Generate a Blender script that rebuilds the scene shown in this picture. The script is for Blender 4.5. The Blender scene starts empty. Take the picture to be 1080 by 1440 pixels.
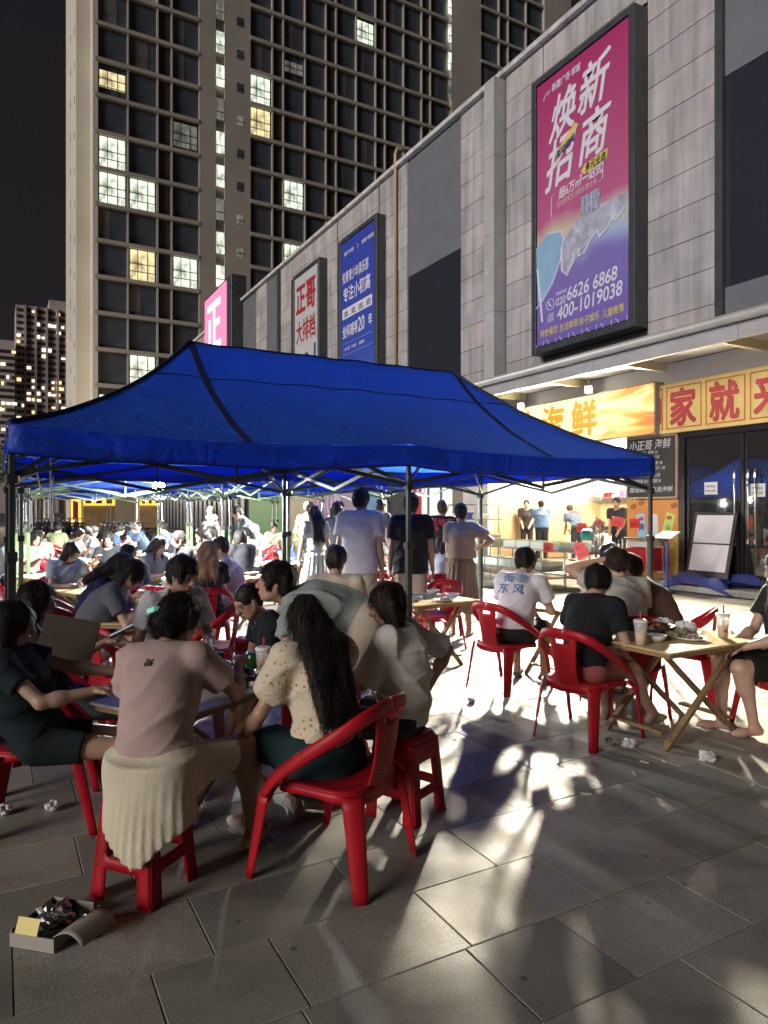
import bpy, math, random
import numpy as np
from mathutils import Vector, Matrix, Quaternion
R = math.radians
C = bpy.context.scene.collection
scene = bpy.context.scene
rnd = random.Random(7)

# ------------------------------------------------------------------ camera, sky, light
YAW = R(28.9); CS, SN = math.cos(YAW), math.sin(YAW); EYE = 1.55; F = 980.0; HOR = 717.0
cam_d = bpy.data.cameras.new('camera'); cam = bpy.data.objects.new('camera', cam_d); C.objects.link(cam)
cam.location = (0, 0, EYE); cam.rotation_euler = (R(90), 0, -YAW)
cam_d.lens = 24.5; cam_d.sensor_width = 36; cam_d.shift_y = -3/1440; cam_d.clip_end = 1500; cam_d.clip_start = .05
scene.camera = cam
w = bpy.data.worlds.new("World"); scene.world = w; w.use_nodes = True
nt = w.node_tree; bg = nt.nodes['Background']
tc = nt.nodes.new('ShaderNodeTexCoord'); sp = nt.nodes.new('ShaderNodeSeparateXYZ'); rp = nt.nodes.new('ShaderNodeValToRGB')
nz = nt.nodes.new('ShaderNodeTexNoise'); nz.inputs['Scale'].default_value = 3
mr = nt.nodes.new('ShaderNodeMath'); mr.operation = 'MULTIPLY_ADD'; mr.inputs[1].default_value = .12; 
nt.links.new(tc.outputs['Generated'], sp.inputs[0]); nt.links.new(tc.outputs['Generated'], nz.inputs['Vector'])
nt.links.new(nz.outputs['Fac'], mr.inputs[0]); nt.links.new(sp.outputs['Z'], mr.inputs[2])
nt.links.new(mr.outputs[0], rp.inputs[0]); nt.links.new(rp.outputs[0], bg.inputs[0])
cr = rp.color_ramp; cr.elements[0].position = .05; cr.elements[0].color = (.026, .018, .019, 1)
cr.elements[1].position = .75; cr.elements[1].color = (.0105, .0105, .013, 1)
e = cr.elements.new(.3); e.color = (.017, .0145, .0165, 1)
bg.inputs[1].default_value = 1.0
sun_d = bpy.data.lights.new('city_glow', 'SUN'); city_glow = bpy.data.objects.new('city_glow', sun_d); C.objects.link(city_glow)  # added low lamp standing in for night city glow from behind
sun_d.energy = 2.35; sun_d.angle = R(25); sun_d.color = (1, .935, .9)
city_glow.rotation_euler = Vector((.94, .28, -.27)).to_track_quat('-Z', 'Y').to_euler()
scene.view_settings.view_transform = 'Standard'; scene.view_settings.look = 'None'
scene.view_settings.exposure = 0; scene.view_settings.gamma = 1
scene.cycles.max_bounces = 6; scene.cycles.sample_clamp_indirect = 4; scene.cycles.caustics_reflective = False; scene.cycles.caustics_refractive = False
scene.cycles.use_denoising = True

def lamp(kind, loc, energy, col, radius=.05, aim=None, size=R(150), blend=.5):
    d = bpy.data.lights.new('lamp_light', kind); o = bpy.data.objects.new('lamp_light', d); C.objects.link(o)
    o.location = loc; d.energy = energy; d.color = col; d.shadow_soft_size = radius
    if kind == 'SPOT':
        d.spot_size = size; d.spot_blend = blend; o.rotation_euler = Vector(aim).to_track_quat('-Z', 'Y').to_euler()
    return o
TENT_LAMPS = [(1.96, 10.1, 1.90), (2.24, 15.3, 1.92), (2.3, 21.0, 1.95), (4.9, 12.6, 1.98), (4.6, 18.0, 1.98)]  # last two, on the shop side, are made-up bulbs added for light
for i, p in enumerate(TENT_LAMPS):
    lamp('SPOT', (p[0], p[1], p[2]-.15), 1500 if i == 0 else 1100, (.95, 1, .95), .06, (0, 0, -1), R(172), .25)
    lamp('POINT', (p[0], p[1], p[2]-.16), 220, (.95, 1, .95), .04)
FLOODS = [(11.55, 11.44, 4.24), (11.55, 13.75, 4.17)]
for i, p in enumerate(FLOODS):
    lamp('SPOT', (p[0]-.12, p[1]-.08, p[2]-.05), (22000, 20000)[i], (1, .90, .71), .2, (-.72, -.68, -.10), R(112), 1.0)
    lamp('POINT', (p[0]-.14, p[1]-.1, p[2]-.05), 4, (1, .91, .74), .05)

# ------------------------------------------------------------------ pixel-to-ground helper (metres)
def G(u, d):
    r = (u-540)/F*d
    return (d*SN+r*CS, d*CS-r*SN)
def Yw(u, X=12.0):
    t = (u-540)/F
    return X*(CS-SN*t)/(SN+CS*t)

# ------------------------------------------------------------------ materials
MATS = {}
def mat(name, col, rough=.6, metal=0, bump=0, bscale=40, vary=0, vscale=3, emit=0, ecol=None, spec=.5, trans=0, alpha=1, coat=0):
    if name in MATS: return MATS[name]
    m = bpy.data.materials.new(name); m.use_nodes = True; n = m.node_tree; b = n.nodes['Principled BSDF']
    b.inputs['Base Color'].default_value = (*col, 1); b.inputs['Roughness'].default_value = rough
    b.inputs['Metallic'].default_value = metal; b.inputs['Specular IOR Level'].default_value = spec
    b.inputs['Coat Weight'].default_value = coat
    if trans: b.inputs['Transmission Weight'].default_value = trans
    if alpha < 1: b.inputs['Alpha'].default_value = alpha
    if emit: b.inputs['Emission Strength'].default_value = emit; b.inputs['Emission Color'].default_value = (*(ecol or col), 1)
    if vary or bump: co = n.nodes.new('ShaderNodeTexCoord')
    if vary:
        t = n.nodes.new('ShaderNodeTexNoise'); t.inputs['Scale'].default_value = vscale; t.inputs['Detail'].default_value = 5
        r = n.nodes.new('ShaderNodeMapRange'); r.inputs[1].default_value = .3; r.inputs[2].default_value = .7
        r.inputs[3].default_value = 1-vary; r.inputs[4].default_value = 1+vary
        x = n.nodes.new('ShaderNodeMix'); x.data_type = 'RGBA'; x.blend_type = 'MULTIPLY'; x.inputs['Factor'].default_value = 1
        x.inputs['A'].default_value = (*col, 1)
        n.links.new(co.outputs['Object'], t.inputs['Vector']); n.links.new(t.outputs['Fac'], r.inputs[0])
        n.links.new(r.outputs[0], x.inputs['B']); n.links.new(x.outputs['Result'], b.inputs['Base Color'])
    if bump:
        t = n.nodes.new('ShaderNodeTexNoise'); t.inputs['Scale'].default_value = bscale; t.inputs['Detail'].default_value = 4
        u = n.nodes.new('ShaderNodeBump'); u.inputs['Strength'].default_value = bump; u.inputs['Distance'].default_value = .01
        n.links.new(co.outputs['Object'], t.inputs['Vector']); n.links.new(t.outputs['Fac'], u.inputs['Height']); n.links.new(u.outputs[0], b.inputs['Normal'])
    MATS[name] = m
    return m
def attr_mat(name, rough=.6, bump=.1, bscale=150, sss=0, stretch=None):
    if name in MATS: return MATS[name]
    m = mat(name, (.5, .5, .5), rough, bump=bump, bscale=bscale); n = m.node_tree
    a = n.nodes.new('ShaderNodeVertexColor'); a.layer_name = 'Col'
    n.links.new(a.outputs[0], n.nodes['Principled BSDF'].inputs['Base Color'])
    return m
def ramp_mat(name, stops, axis='Z', lo=0, hi=1, rough=.4, emit=0, wave=0):
    """printed sheet: colours along one object axis"""
    m = mat(name, stops[0][1], rough); n = m.node_tree; b = n.nodes['Principled BSDF']
    co = n.nodes.new('ShaderNodeTexCoord'); s = n.nodes.new('ShaderNodeSeparateXYZ'); mp = n.nodes.new('ShaderNodeMapRange'); r = n.nodes.new('ShaderNodeValToRGB')
    mp.inputs[1].default_value = lo; mp.inputs[2].default_value = hi
    n.links.new(co.outputs['Object'], s.inputs[0])
    src = s.outputs[axis]
    if wave:
        t = n.nodes.new('ShaderNodeTexNoise'); t.inputs['Scale'].default_value = .7; n.links.new(co.outputs['Object'], t.inputs['Vector'])
        a = n.nodes.new('ShaderNodeMath'); a.operation = 'MULTIPLY_ADD'; a.inputs[1].default_value = wave
        n.links.new(t.outputs['Fac'], a.inputs[0]); n.links.new(src, a.inputs[2]); src = a.outputs[0]
    n.links.new(src, mp.inputs[0]); n.links.new(mp.outputs[0], r.inputs[0]); n.links.new(r.outputs[0], b.inputs['Base Color'])
    while len(r.color_ramp.elements) < len(stops): r.color_ramp.elements.new(.5)
    for e, (p, c) in zip(r.color_ramp.elements, stops): e.position = p; e.color = (*c, 1)
    if emit: n.links.new(r.outputs[0], b.inputs['Emission Color']); b.inputs['Emission Strength'].default_value = emit
    return m

# ------------------------------------------------------------------ mesh helpers
class MB:
    def __init__(s): s.v = []; s.f = []; s.smooth = False
    def add(s, vs, fs):
        o = len(s.v); s.v += [tuple(p) for p in vs]; s.f += [tuple(i+o for i in f) for f in fs]; return s
    def box(s, a, b, M=None):
        (x0, y0, z0), (x1, y1, z1) = a, b
        vs = [Vector(p) for p in ((x0,y0,z0),(x1,y0,z0),(x1,y1,z0),(x0,y1,z0),(x0,y0,z1),(x1,y0,z1),(x1,y1,z1),(x0,y1,z1))]
        if M: vs = [M @ p for p in vs]
        return s.add(vs, [(0,3,2,1),(4,5,6,7),(0,1,5,4),(1,2,6,5),(2,3,7,6),(3,0,4,7)])
    def bbox(s, a, b, c=.01, M=None):
        """box with chamfered upright and top edges"""
        (x0, y0, z0), (x1, y1, z1) = a, b
        def ring(i, z): return [(x0+i+c, y0+i, z), (x1-i-c, y0+i, z), (x1-i, y0+i+c, z), (x1-i, y1-i-c, z), (x1-i-c, y1-i, z), (x0+i+c, y1-i, z), (x0+i, y1-i-c, z), (x0+i, y0+i+c, z)]
        vs = ring(0, z0)+ring(0, z1-c)+ring(c*.8, z1)
        fs = [tuple(range(7, -1, -1)), tuple(range(16, 24))]
        for k in (0, 8):
            for i in range(8): fs.append((k+i, k+(i+1) % 8, k+8+(i+1) % 8, k+8+i))
        if M: vs = [M @ Vector(p) for p in vs]
        return s.add(vs, fs)
    def bar(s, p, q, w=.03, h=None, up=(0, 0, 1)):
        p, q = Vector(p), Vector(q); h = h or w; d = (q-p); L = d.length; d.normalize()
        u = Vector(up); 
        if abs(d.dot(u)) > .95: u = Vector((1, 0, 0))
        a = d.cross(u).normalized(); b = a.cross(d)
        vs = [c+a*i*w/2+b*j*h/2 for c in (p, q) for i, j in ((-1,-1),(1,-1),(1,1),(-1,1))]
        return s.add(vs, [(0,1,2,3),(7,6,5,4),(0,4,5,1),(1,5,6,2),(2,6,7,3),(3,7,4,0)])
    def tube(s, pts, r, n=8, cap=True):
        pts = [Vector(p) for p in pts]; rs = r if isinstance(r, (list, tuple)) else [r]*len(pts)
        o = len(s.v); a = None
        for i, p in enumerate(pts):
            d = (pts[min(i+1, len(pts)-1)]-pts[max(i-1, 0)]).normalized()
            if a is None:
                u = Vector((0, 0, 1)) if abs(d.z) < .9 else Vector((1, 0, 0)); a = d.cross(u).normalized()
            else: a = (a-d*a.dot(d)).normalized()
            b = d.cross(a)
            for k in range(n): t = 2*math.pi*k/n; s.v.append(tuple(p+(a*math.cos(t)+b*math.sin(t))*rs[i]))
        for i in range(len(pts)-1):
            for k in range(n): s.f.append((o+i*n+k, o+i*n+(k+1) % n, o+(i+1)*n+(k+1) % n, o+(i+1)*n+k))
        if cap: s.f.append(tuple(o+k for k in range(n-1, -1, -1))); s.f.append(tuple(o+(len(pts)-1)*n+k for k in range(n)))
        return s
    def lathe(s, prof, n=16, c=(0, 0, 0), M=None):
        o = len(s.v)
        for r, z in prof:
            for k in range(n):
                t = 2*math.pi*k/n; p = Vector((r*math.cos(t), r*math.sin(t), z)); p = (M @ p) if M else p
                s.v.append((p.x+c[0], p.y+c[1], p.z+c[2]))
        for i in range(len(prof)-1):
            for k in range(n): s.f.append((o+i*n+k, o+i*n+(k+1) % n, o+(i+1)*n+(k+1) % n, o+(i+1)*n+k))
        s.f.append(tuple(o+k for k in range(n-1, -1, -1))); s.f.append(tuple(o+(len(prof)-1)*n+k for k in range(n)))
        return s
    def sheet(s, fn, nu, nv, th, mask=None):
        """thin shell over fn(a,b) a,b in 0..1, with holes where mask(i,j) is False"""
        P = [[Vector(fn(i/nu, j/nv)) for j in range(nv+1)] for i in range(nu+1)]
        N = []
        for i in range(nu+1):
            row = []
            for j in range(nv+1):
                du = P[min(i+1, nu)][j]-P[max(i-1, 0)][j]; dv = P[i][min(j+1, nv)]-P[i][max(j-1, 0)]
                n = du.cross(dv); row.append(n.normalized() if n.length > 1e-9 else Vector((0, 0, 1)))
            N.append(row)
        o = len(s.v); W = nv+1; T = (nu+1)*W
        for sg in (.5, -.5):
            for i in range(nu+1):
                for j in range(nv+1): s.v.append(tuple(P[i][j]+N[i][j]*th*sg))
        ok = lambda i, j: 0 <= i < nu and 0 <= j < nv and (mask is None or mask(i, j))
        for i in range(nu):
            for j in range(nv):
                if not ok(i, j): continue
                a, b, c, d = o+i*W+j, o+(i+1)*W+j, o+(i+1)*W+j+1, o+i*W+j+1
                s.f.append((a, b, c, d)); s.f.append((a+T, d+T, c+T, b+T))
                if not ok(i, j-1): s.f.append((a, a+T, b+T, b))
                if not ok(i+1, j): s.f.append((b, b+T, c+T, c))
                if not ok(i, j+1): s.f.append((c, c+T, d+T, d))
                if not ok(i-1, j): s.f.append((d, d+T, a+T, a))
        return s
    def mesh(s, name, m=None):
        me = bpy.data.meshes.new(name); me.from_pydata(s.v, [], s.f)
        if m: me.materials.append(m)
        if s.smooth:
            for p in me.polygons: p.use_smooth = True
        return me
    def build(s, name, m, parent=None):
        return link(name, s.mesh(name, m), parent)
    def sm(s): s.smooth = True; return s
def link(name, me, parent=None, loc=None):
    o = bpy.data.objects.new(name, me); C.objects.link(o)
    if parent: o.parent = parent
    if loc: o.location = loc
    return o
def tag(o, label=None, cat=None, group=None, kind=None):
    if label: o['label'] = label
    if cat: o['category'] = cat
    if group: o['group'] = group
    if kind: o['kind'] = kind
    return o
def empty(name, loc=(0, 0, 0), rz=0, label=None, cat=None, group=None):
    o = bpy.data.objects.new(name, None); C.objects.link(o); o.empty_display_size = .1
    o.location = loc; o.rotation_euler = (0, 0, R(rz)); return tag(o, label, cat, group)
def kids(o): return KID.get(o.name, [])
def copy_tree(o, parent=None, top=True):
    c = o.copy(); C.objects.link(c); c.parent = parent
    for ch in list(o.children): copy_tree(ch, c)
    return c
def place(o, loc, rz, label, group=None, cat=None):
    o.location = loc; o.rotation_euler = (0, 0, R(rz)); o['label'] = label
    if group: o['group'] = group
    if cat: o['category'] = cat
    return o
class Proto:
    """first call hands out the thing itself, later calls a copy"""
    def __init__(s, fn): s.fn = fn; s.o = None
    def __call__(s, loc, rz, label, group=None):
        if s.o is None: s.o = s.fn(); o = s.o
        else: o = copy_tree(s.o)
        return place(o, loc, rz, label, group)
def text(body, size, m, M, parent, name='lettering', extrude=.004, bold=0, shear=0, sx=1, align='LEFT', emb=True):
    fat = 0
    if bold > .004*size: fat = bold-.004*size; bold = .004*size; extrude = .0003
    cu = bpy.data.curves.new('t', 'FONT'); cu.body = body; cu.size = size; cu.extrude = extrude; cu.offset = bold; cu.shear = shear
    cu.align_x = align; cu.resolution_u = 3
    t = bpy.data.objects.new('t', cu); me = bpy.data.meshes.new_from_object(t); bpy.data.objects.remove(t); bpy.data.curves.remove(cu)
    if fat:
        v = np.empty(len(me.vertices)*3); me.vertices.foreach_get('co', v); v = v.reshape(-1, 3); fs = [tuple(p.vertices) for p in me.polygons]; V = []; Fc = []
        for q, (a, b, c) in enumerate(((-1, -.4, 0), (1, .4, .0012), (-.4, 1, .0024), (.4, -1, .0036))):
            V += (v+np.array((a*fat*1.1, b*fat*1.1, c))).tolist(); Fc += [tuple(i+q*len(v) for i in f) for f in fs]
        me = bpy.data.meshes.new('t'); me.from_pydata(V, [], Fc)
    me.transform(M @ Matrix.Diagonal((sx, 1, 1, 1))); me.materials.clear(); me.materials.append(m)
    return link(name, me, parent)
def facing_west(x, y, z, skew=0):
    """matrix for print on a wall that faces -X; text runs toward -Y"""
    return Matrix(((0, 0, -1, x), (-1, 0, 0, y), (skew, 1, 0, z), (0, 0, 0, 1)))
# ------------------------------------------------------------------ the ground and its slabs
def stone_mat(name, col, vary, rough, bump=.25):
    m = mat(name, col, rough, vary=vary, vscale=2.2, spec=.32); n = m.node_tree; b = n.nodes['Principled BSDF']
    co = n.nodes.new('ShaderNodeTexCoord')
    t = n.nodes.new('ShaderNodeTexNoise'); t.inputs['Scale'].default_value = 190; t.inputs['Detail'].default_value = 3
    t2 = n.nodes.new('ShaderNodeTexNoise'); t2.inputs['Scale'].default_value = 3.1; t2.inputs['Detail'].default_value = 6
    ad = n.nodes.new('ShaderNodeMath'); ad.operation = 'MULTIPLY_ADD'; ad.inputs[1].default_value = 1.2
    u = n.nodes.new('ShaderNodeBump'); u.inputs['Strength'].default_value = bump; u.inputs['Distance'].default_value = .006
    for q in (t, t2): n.links.new(co.outputs['Object'], q.inputs['Vector'])
    n.links.new(t2.outputs['Fac'], ad.inputs[0]); n.links.new(t.outputs['Fac'], ad.inputs[2]); n.links.new(ad.outputs[0], u.inputs['Height']); n.links.new(u.outputs[0], b.inputs['Normal'])
    # greasy damp patches change gloss
    r = n.nodes.new('ShaderNodeMapRange'); r.inputs[1].default_value = .42; r.inputs[2].default_value = .62; r.inputs[3].default_value = rough-.16; r.inputs[4].default_value = rough+.12
    n.links.new(t2.outputs['Fac'], r.inputs[0]); n.links.new(r.outputs[0], b.inputs['Roughness'])
    # speckle of the granite in the colour
    mx = [x for x in n.nodes if x.type == 'MIX'][0]; x2 = n.nodes.new('ShaderNodeMix'); x2.data_type = 'RGBA'; x2.blend_type = 'MULTIPLY'; x2.inputs['Factor'].default_value = 1
    r2 = n.nodes.new('ShaderNodeMapRange'); r2.inputs[1].default_value = .35; r2.inputs[2].default_value = .65; r2.inputs[3].default_value = .72; r2.inputs[4].default_value = 1.25
    n.links.new(t.outputs['Fac'], r2.inputs[0]); n.links.new(mx.outputs['Result'], x2.inputs['A']); n.links.new(r2.outputs[0], x2.inputs['B']); n.links.new(x2.outputs['Result'], b.inputs['Base Color'])
    # old grease and water stains with shapes of their own
    t3 = n.nodes.new('ShaderNodeTexNoise'); t3.inputs['Scale'].default_value = 1.15; t3.inputs['Detail'].default_value = 7; t3.inputs['Distortion'].default_value = .8; n.links.new(co.outputs['Object'], t3.inputs['Vector'])
    r3 = n.nodes.new('ShaderNodeMapRange'); r3.inputs[1].default_value = .52; r3.inputs[2].default_value = .66; r3.inputs[3].default_value = 1; r3.inputs[4].default_value = .62
    t4 = n.nodes.new('ShaderNodeTexVoronoi'); t4.inputs['Scale'].default_value = 5.5; n.links.new(co.outputs['Object'], t4.inputs['Vector'])
    r4 = n.nodes.new('ShaderNodeMapRange'); r4.inputs[1].default_value = .05; r4.inputs[2].default_value = .09; r4.inputs[3].default_value = .5; r4.inputs[4].default_value = 1
    m5 = n.nodes.new('ShaderNodeMath'); m5.operation = 'MULTIPLY'; n.links.new(t3.outputs['Fac'], r3.inputs[0]); n.links.new(t4.outputs['Distance'], r4.inputs[0]); n.links.new(r3.outputs[0], m5.inputs[0]); n.links.new(r4.outputs[0], m5.inputs[1])
    x6 = n.nodes.new('ShaderNodeMix'); x6.data_type = 'RGBA'; x6.blend_type = 'MULTIPLY'; x6.inputs['Factor'].default_value = 1; n.links.new(x2.outputs['Result'], x6.inputs['A']); n.links.new(m5.outputs[0], x6.inputs['B']); n.links.new(x6.outputs['Result'], b.inputs['Base Color'])
    return m
SLAB = [stone_mat('granite_a', (.31, .295, .25), .22, .6), stone_mat('granite_b', (.26, .25, .215), .25, .62), stone_mat('granite_c', (.23, .22, .195), .25, .64), stone_mat('granite_d', (.35, .33, .28), .2, .6)]
JOINT = mat('joint_dirt', (.07, .062, .05), .9, bump=.5, bscale=60)
g = MB(); g.box((-700, -60, -.6), (700, 900, -.006)); ground = g.build('ground', JOINT); tag(ground, kind='structure')
far = MB(); far.box((-300, 34, -.005), (11.3, 600, 0)); far.box((-300, -40, -.005), (-9, 34, 0)); far.box((11.3, -20, -.005), (300, 600, .02)); tag(far.build('pavement', stone_mat('asphalt', (.12, .12, .115), .2, .6)), kind='structure')
slabs = []
ys = -.783
row = 0
while ys < 34:
    d = .40 if ys < 14 else .8
    L = .62 if ys < 14 else 1.24
    x = -9+((row*.37) % 1)*L
    while x < 11.2:
        l = L*rnd.choice((1, 1, 1, .66)) if ys < 14 else L
        cx, cy = x+l/2, ys+d/2; fw = cx*SN+cy*CS; rt = cx*CS-cy*SN
        vis = fw > .8 and abs(rt/fw) < .75
        slabs.append(((fw if vis else 99+fw), x, ys, min(x+l, 11.3), ys+d)); x += l
    ys += d; row += 1
slabs.sort(); rest = [MB() for _ in SLAB]
for i, (fw, x0, y0, x1, y1) in enumerate(slabs):
    k = rnd.choices((0, 1, 2, 3), (5, 4, 2, 3))[0]; dz = rnd.uniform(-.0025, 0.0005); g = .0012
    if fw < 60 or (fw > 99 and fw < 130):
        tgt = MB() if i < 298 else rest[k]
        j = [rnd.uniform(0, .0016) for _ in range(4)]
        a, b_, c_, d_ = x0+g+j[0], y0+g+j[1], x1-g-j[2], y1-g-j[3]; c = .0025
        tgt.add([(a, b_, -.0055), (c_, b_, -.0055), (c_, d_, -.0055), (a, d_, -.0055), (a, b_, dz-c), (c_, b_, dz-c), (c_, d_, dz-c), (a, d_, dz-c),
                 (a+c, b_+c, dz), (c_-c, b_+c, dz), (c_-c, d_-c, dz), (a+c, d_-c, dz)],
                [(0,1,5,4),(1,2,6,5),(2,3,7,6),(3,0,4,7),(4,5,9,8),(5,6,10,9),(6,7,11,10),(7,4,8,11),(8,9,10,11)])
        if i < 298: tgt.build('paving_slab', SLAB[k], ground)
for k, m in enumerate(rest): tag(m.build('paving_slab', SLAB[k], ground), kind='stuff')
plat = MB(); STEP = mat('step_stone', (.36, .35, .32), .55, vary=.2, vscale=2, bump=.15, bscale=60)
yy = 4.0
step = None
step = MB(); step.box((11.36, 4, -.02), (22, 34, .10)); step = tag(step.build('step_platform', STEP), kind='structure')
while yy < 30:
    s = MB(); s.bbox((11.3, yy+.004, .0), (12.05, yy+.9-.004, .125), .006); s.build('paving_slab', STEP, step); yy += .9

# ------------------------------------------------------------------ shopping-arcade wall, plane x = 12
PANEL = [mat('wall_stone_%d' % i, c, .7, vary=.16, vscale=1.3, bump=.12, bscale=25) for i, c in enumerate(((.46, .435, .42), (.42, .40, .385), (.49, .46, .435)))]
for m in PANEL:      # rain streaks running down the stone
    n = m.node_tree; b = n.nodes['Principled BSDF']; mx = [x for x in n.nodes if x.type == 'MIX'][0]; co = [x for x in n.nodes if x.type == 'TEX_COORD'][0]
    mp = n.nodes.new('ShaderNodeMapping'); mp.inputs['Scale'].default_value = (3.2, 3.2, .22); t = n.nodes.new('ShaderNodeTexNoise'); t.inputs['Scale'].default_value = 1.6; t.inputs['Detail'].default_value = 6
    r = n.nodes.new('ShaderNodeMapRange'); r.inputs[1].default_value = .38; r.inputs[2].default_value = .7; r.inputs[3].default_value = 1.08; r.inputs[4].default_value = .66
    x2 = n.nodes.new('ShaderNodeMix'); x2.data_type = 'RGBA'; x2.blend_type = 'MULTIPLY'; x2.inputs['Factor'].default_value = 1
    n.links.new(co.outputs['Object'], mp.inputs[0]); n.links.new(mp.outputs[0], t.inputs['Vector']); n.links.new(t.outputs['Fac'], r.inputs[0]); n.links.new(mx.outputs['Result'], x2.inputs['A']); n.links.new(r.outputs[0], x2.inputs['B']); n.links.new(x2.outputs['Result'], b.inputs['Base Color'])
CORE = mat('wall_core', (.06, .06, .06), .9)
DARKF = mat('dark_frame', (.055, .06, .062), .45, vary=.2, vscale=4)
GREYP = mat('grey_panel', (.17, .175, .19), .5, vary=.1, vscale=1.5)
WGLASS = mat('window_dark_glass', (.03, .032, .042), .12, spec=.6)
CAPM = mat('coping_stone', (.62, .61, .57), .6, vary=.25, vscale=3)
PALE = mat('pale_pilaster', (.45, .45, .42), .6, vary=.1, vscale=2)
TOP = 13.42
wall = MB(); wall.box((12.06, 4, 4.5), (22, 72, TOP-.05)); wall.box((16.6, 4, 0), (22, 72, 4.5)); wall.box((12.06, 19.2, 0), (16.6, 72, 4.5)); wall.box((12.06, 4, 0), (16.6, 5.0, 4.5))
arcade = wall.build('shopping_arcade', CORE); tag(arcade, 'long stone-clad shopping arcade with billboards, canopy and parapet beside the plaza', 'building')
npan = 0; overflow = MB()
def stone_bay(y0, y1, z0=4.8, z1=TOP-.14, x=12.0, m=None, hp=.703, th=.05, ref=4.8):
    global npan
    z = ref+math.floor((z0-ref)/hp)*hp
    while z < z1-.02:
        a, b = max(z, z0), min(z+hp, z1)
        if b-a > .05:
            if npan < 290:
                s = MB(); s.bbox((x-rnd.uniform(0, .006), y0+.006, a+.007), (x+th, y1-.006, b-.007), .005); s.build('panel', m or rnd.choice(PANEL), arcade)
            else: overflow.box((x, y0+.006, a+.007), (x+th, y1-.006, b-.007))
            npan += 1
        z += hp
def part_box(name, a, b, m, parent=arcade, c=None):
    s = MB(); s.bbox(a, b, c) if c else s.box(a, b); return s.build(name, m, parent)
# right-hand window bay
yA, yB = Yw(1140), Yw(1019)
part_box('upper_panel', (12.02, yA, 9.75), (12.06, yB, 13.3), GREYP); part_box('window', (12.045, yA, 5.75), (12.06, yB, 9.75), WGLASS)
part_box('lower_panel', (12.02, yA, 4.8), (12.06, yB, 5.75), GREYP); part_box('pilaster', (11.93, Yw(1019), 4.8), (12.05, Yw(1008), TOP-.14), DARKF)
P1L, P1R = Yw(755, 11.65), Yw(886, 11.65)
stone_bay(Yw(1008), P1R-.16)
for i in range(2): stone_bay(P1R+(P1L-P1R)*i/2-(.15 if i == 0 else 0), P1R+(P1L-P1R)*(i+1)/2+(.15 if i else 0), 12.3, TOP-.14)
stone_bay(P1L+.17, Yw(712)); part_box('recess', (12.02, Yw(712), 4.8), (12.06, Yw(700), TOP-.2), DARKF)
for z in np.arange(4.8, 13.2, 2.1): part_box('pilaster', (11.62, Yw(698, 11.7), z+.01), (12.05, Yw(684, 11.7), min(z+2.1, 13.3)), PALE)
stone_bay(Yw(681), Yw(648))
part_box('upper_panel', (12.02, Yw(648), 9.35), (12.06, Yw(573), 13.2), GREYP); part_box('window', (12.045, Yw(648), 4.8), (12.06, Yw(573), 9.35), WGLASS)
stone_bay(Yw(573), Yw(563)); stone_bay(Yw(563), Yw(534)); stone_bay(Yw(474), Yw(462)); stone_bay(Yw(462), Yw(450)); stone_bay(Yw(534)+.1, Yw(474)-.1, 12.3)
stone_bay(Yw(409), Yw(395)); stone_bay(Yw(450), Yw(409), 12.3); part_box('recess', (12.02, Yw(395), 4.8), (12.06, Yw(375), TOP-.2), GREYP)
part_box('pilaster', (11.9, Yw(395), 4.8), (12.05, Yw(392), TOP-.2), DARKF)
stone_bay(Yw(375), Yw(360)); part_box('recess', (12.02, Yw(360), 4.8), (12.06, Yw(337), TOP-.2), GREYP)
stone_bay(Yw(335), Yw(322)); 
for a in range(6): stone_bay(42+a*5, 46.9+a*5)
if overflow.v: tag(overflow.build('panel', PANEL[0], arcade), kind='stuff')
yy = 4.0
while yy < 72:
    part_box('coping', (11.86, yy, TOP-.13), (12.5, yy+1.99, TOP+.02), CAPM, c=.02); yy += 2
# rainwater pipe
s = MB(); s.tube([(11.9, Yw(556, 11.9), 4.8), (11.9, Yw(556, 11.9), 13.75), (11.9, Yw(556, 11.9)-.1, 13.9), (12.3, Yw(556, 11.9)-.1, 13.9)], .06, 8); s.sm().build('rainwater_pipe', mat('pipe_ochre', (.5, .36, .2), .5), arcade)

# ------------------------------------------------------------------ canopy over the shops
CAN = mat('canopy_metal', (.5, .5, .47), .4, metal=.2, vary=.1, vscale=2); SOF = mat('canopy_soffit', (.72, .71, .66), .5); CYEL = mat('canopy_edge_cream', (.75, .68, .4), .5)
canopy = MB(); canopy.box((10.55, 4, 4.66), (11.98, 72, 4.76)); canopy = tag(canopy.build('canopy', CAN), 'pale metal canopy running along the arcade above the shop fronts', 'canopy')
s = MB(); s.tube([(10.52, 4, 4.7), (10.52, 72, 4.7)], .085, 10); s.sm().build('gutter', CAN, canopy)
yy = 4.0
while yy < 72: part_box('fascia', (10.6, yy, 4.36), (10.66, yy+3.19, 4.62), CAN, canopy); yy += 3.2
part_box('back_board', (11.985, 4, 4.13), (12.05, 72, 4.54), SOF, canopy)
part_box('edge_strip', (11.7, 4, 4.77), (11.97, 72, 4.83), CYEL, canopy)
part_box('soffit', (10.66, 4, 4.55), (11.98, 72, 4.6), SOF, canopy)
for yy in np.arange(5.4, 60, 2.15):
    part_box('beam', (10.67, yy, 4.38), (11.95, yy+.1, 4.548), CYEL, canopy)
    if yy < 30: part_box('soffit_panel', (10.9, yy+.35, 4.52), (11.8, yy+1.9, 4.548), SOF, canopy)
FL = mat('lamp_glow', (1, 1, .95), emit=60, ecol=(1, .95, .85)); LH = mat('lamp_body', (.2, .2, .2), .5)
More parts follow.
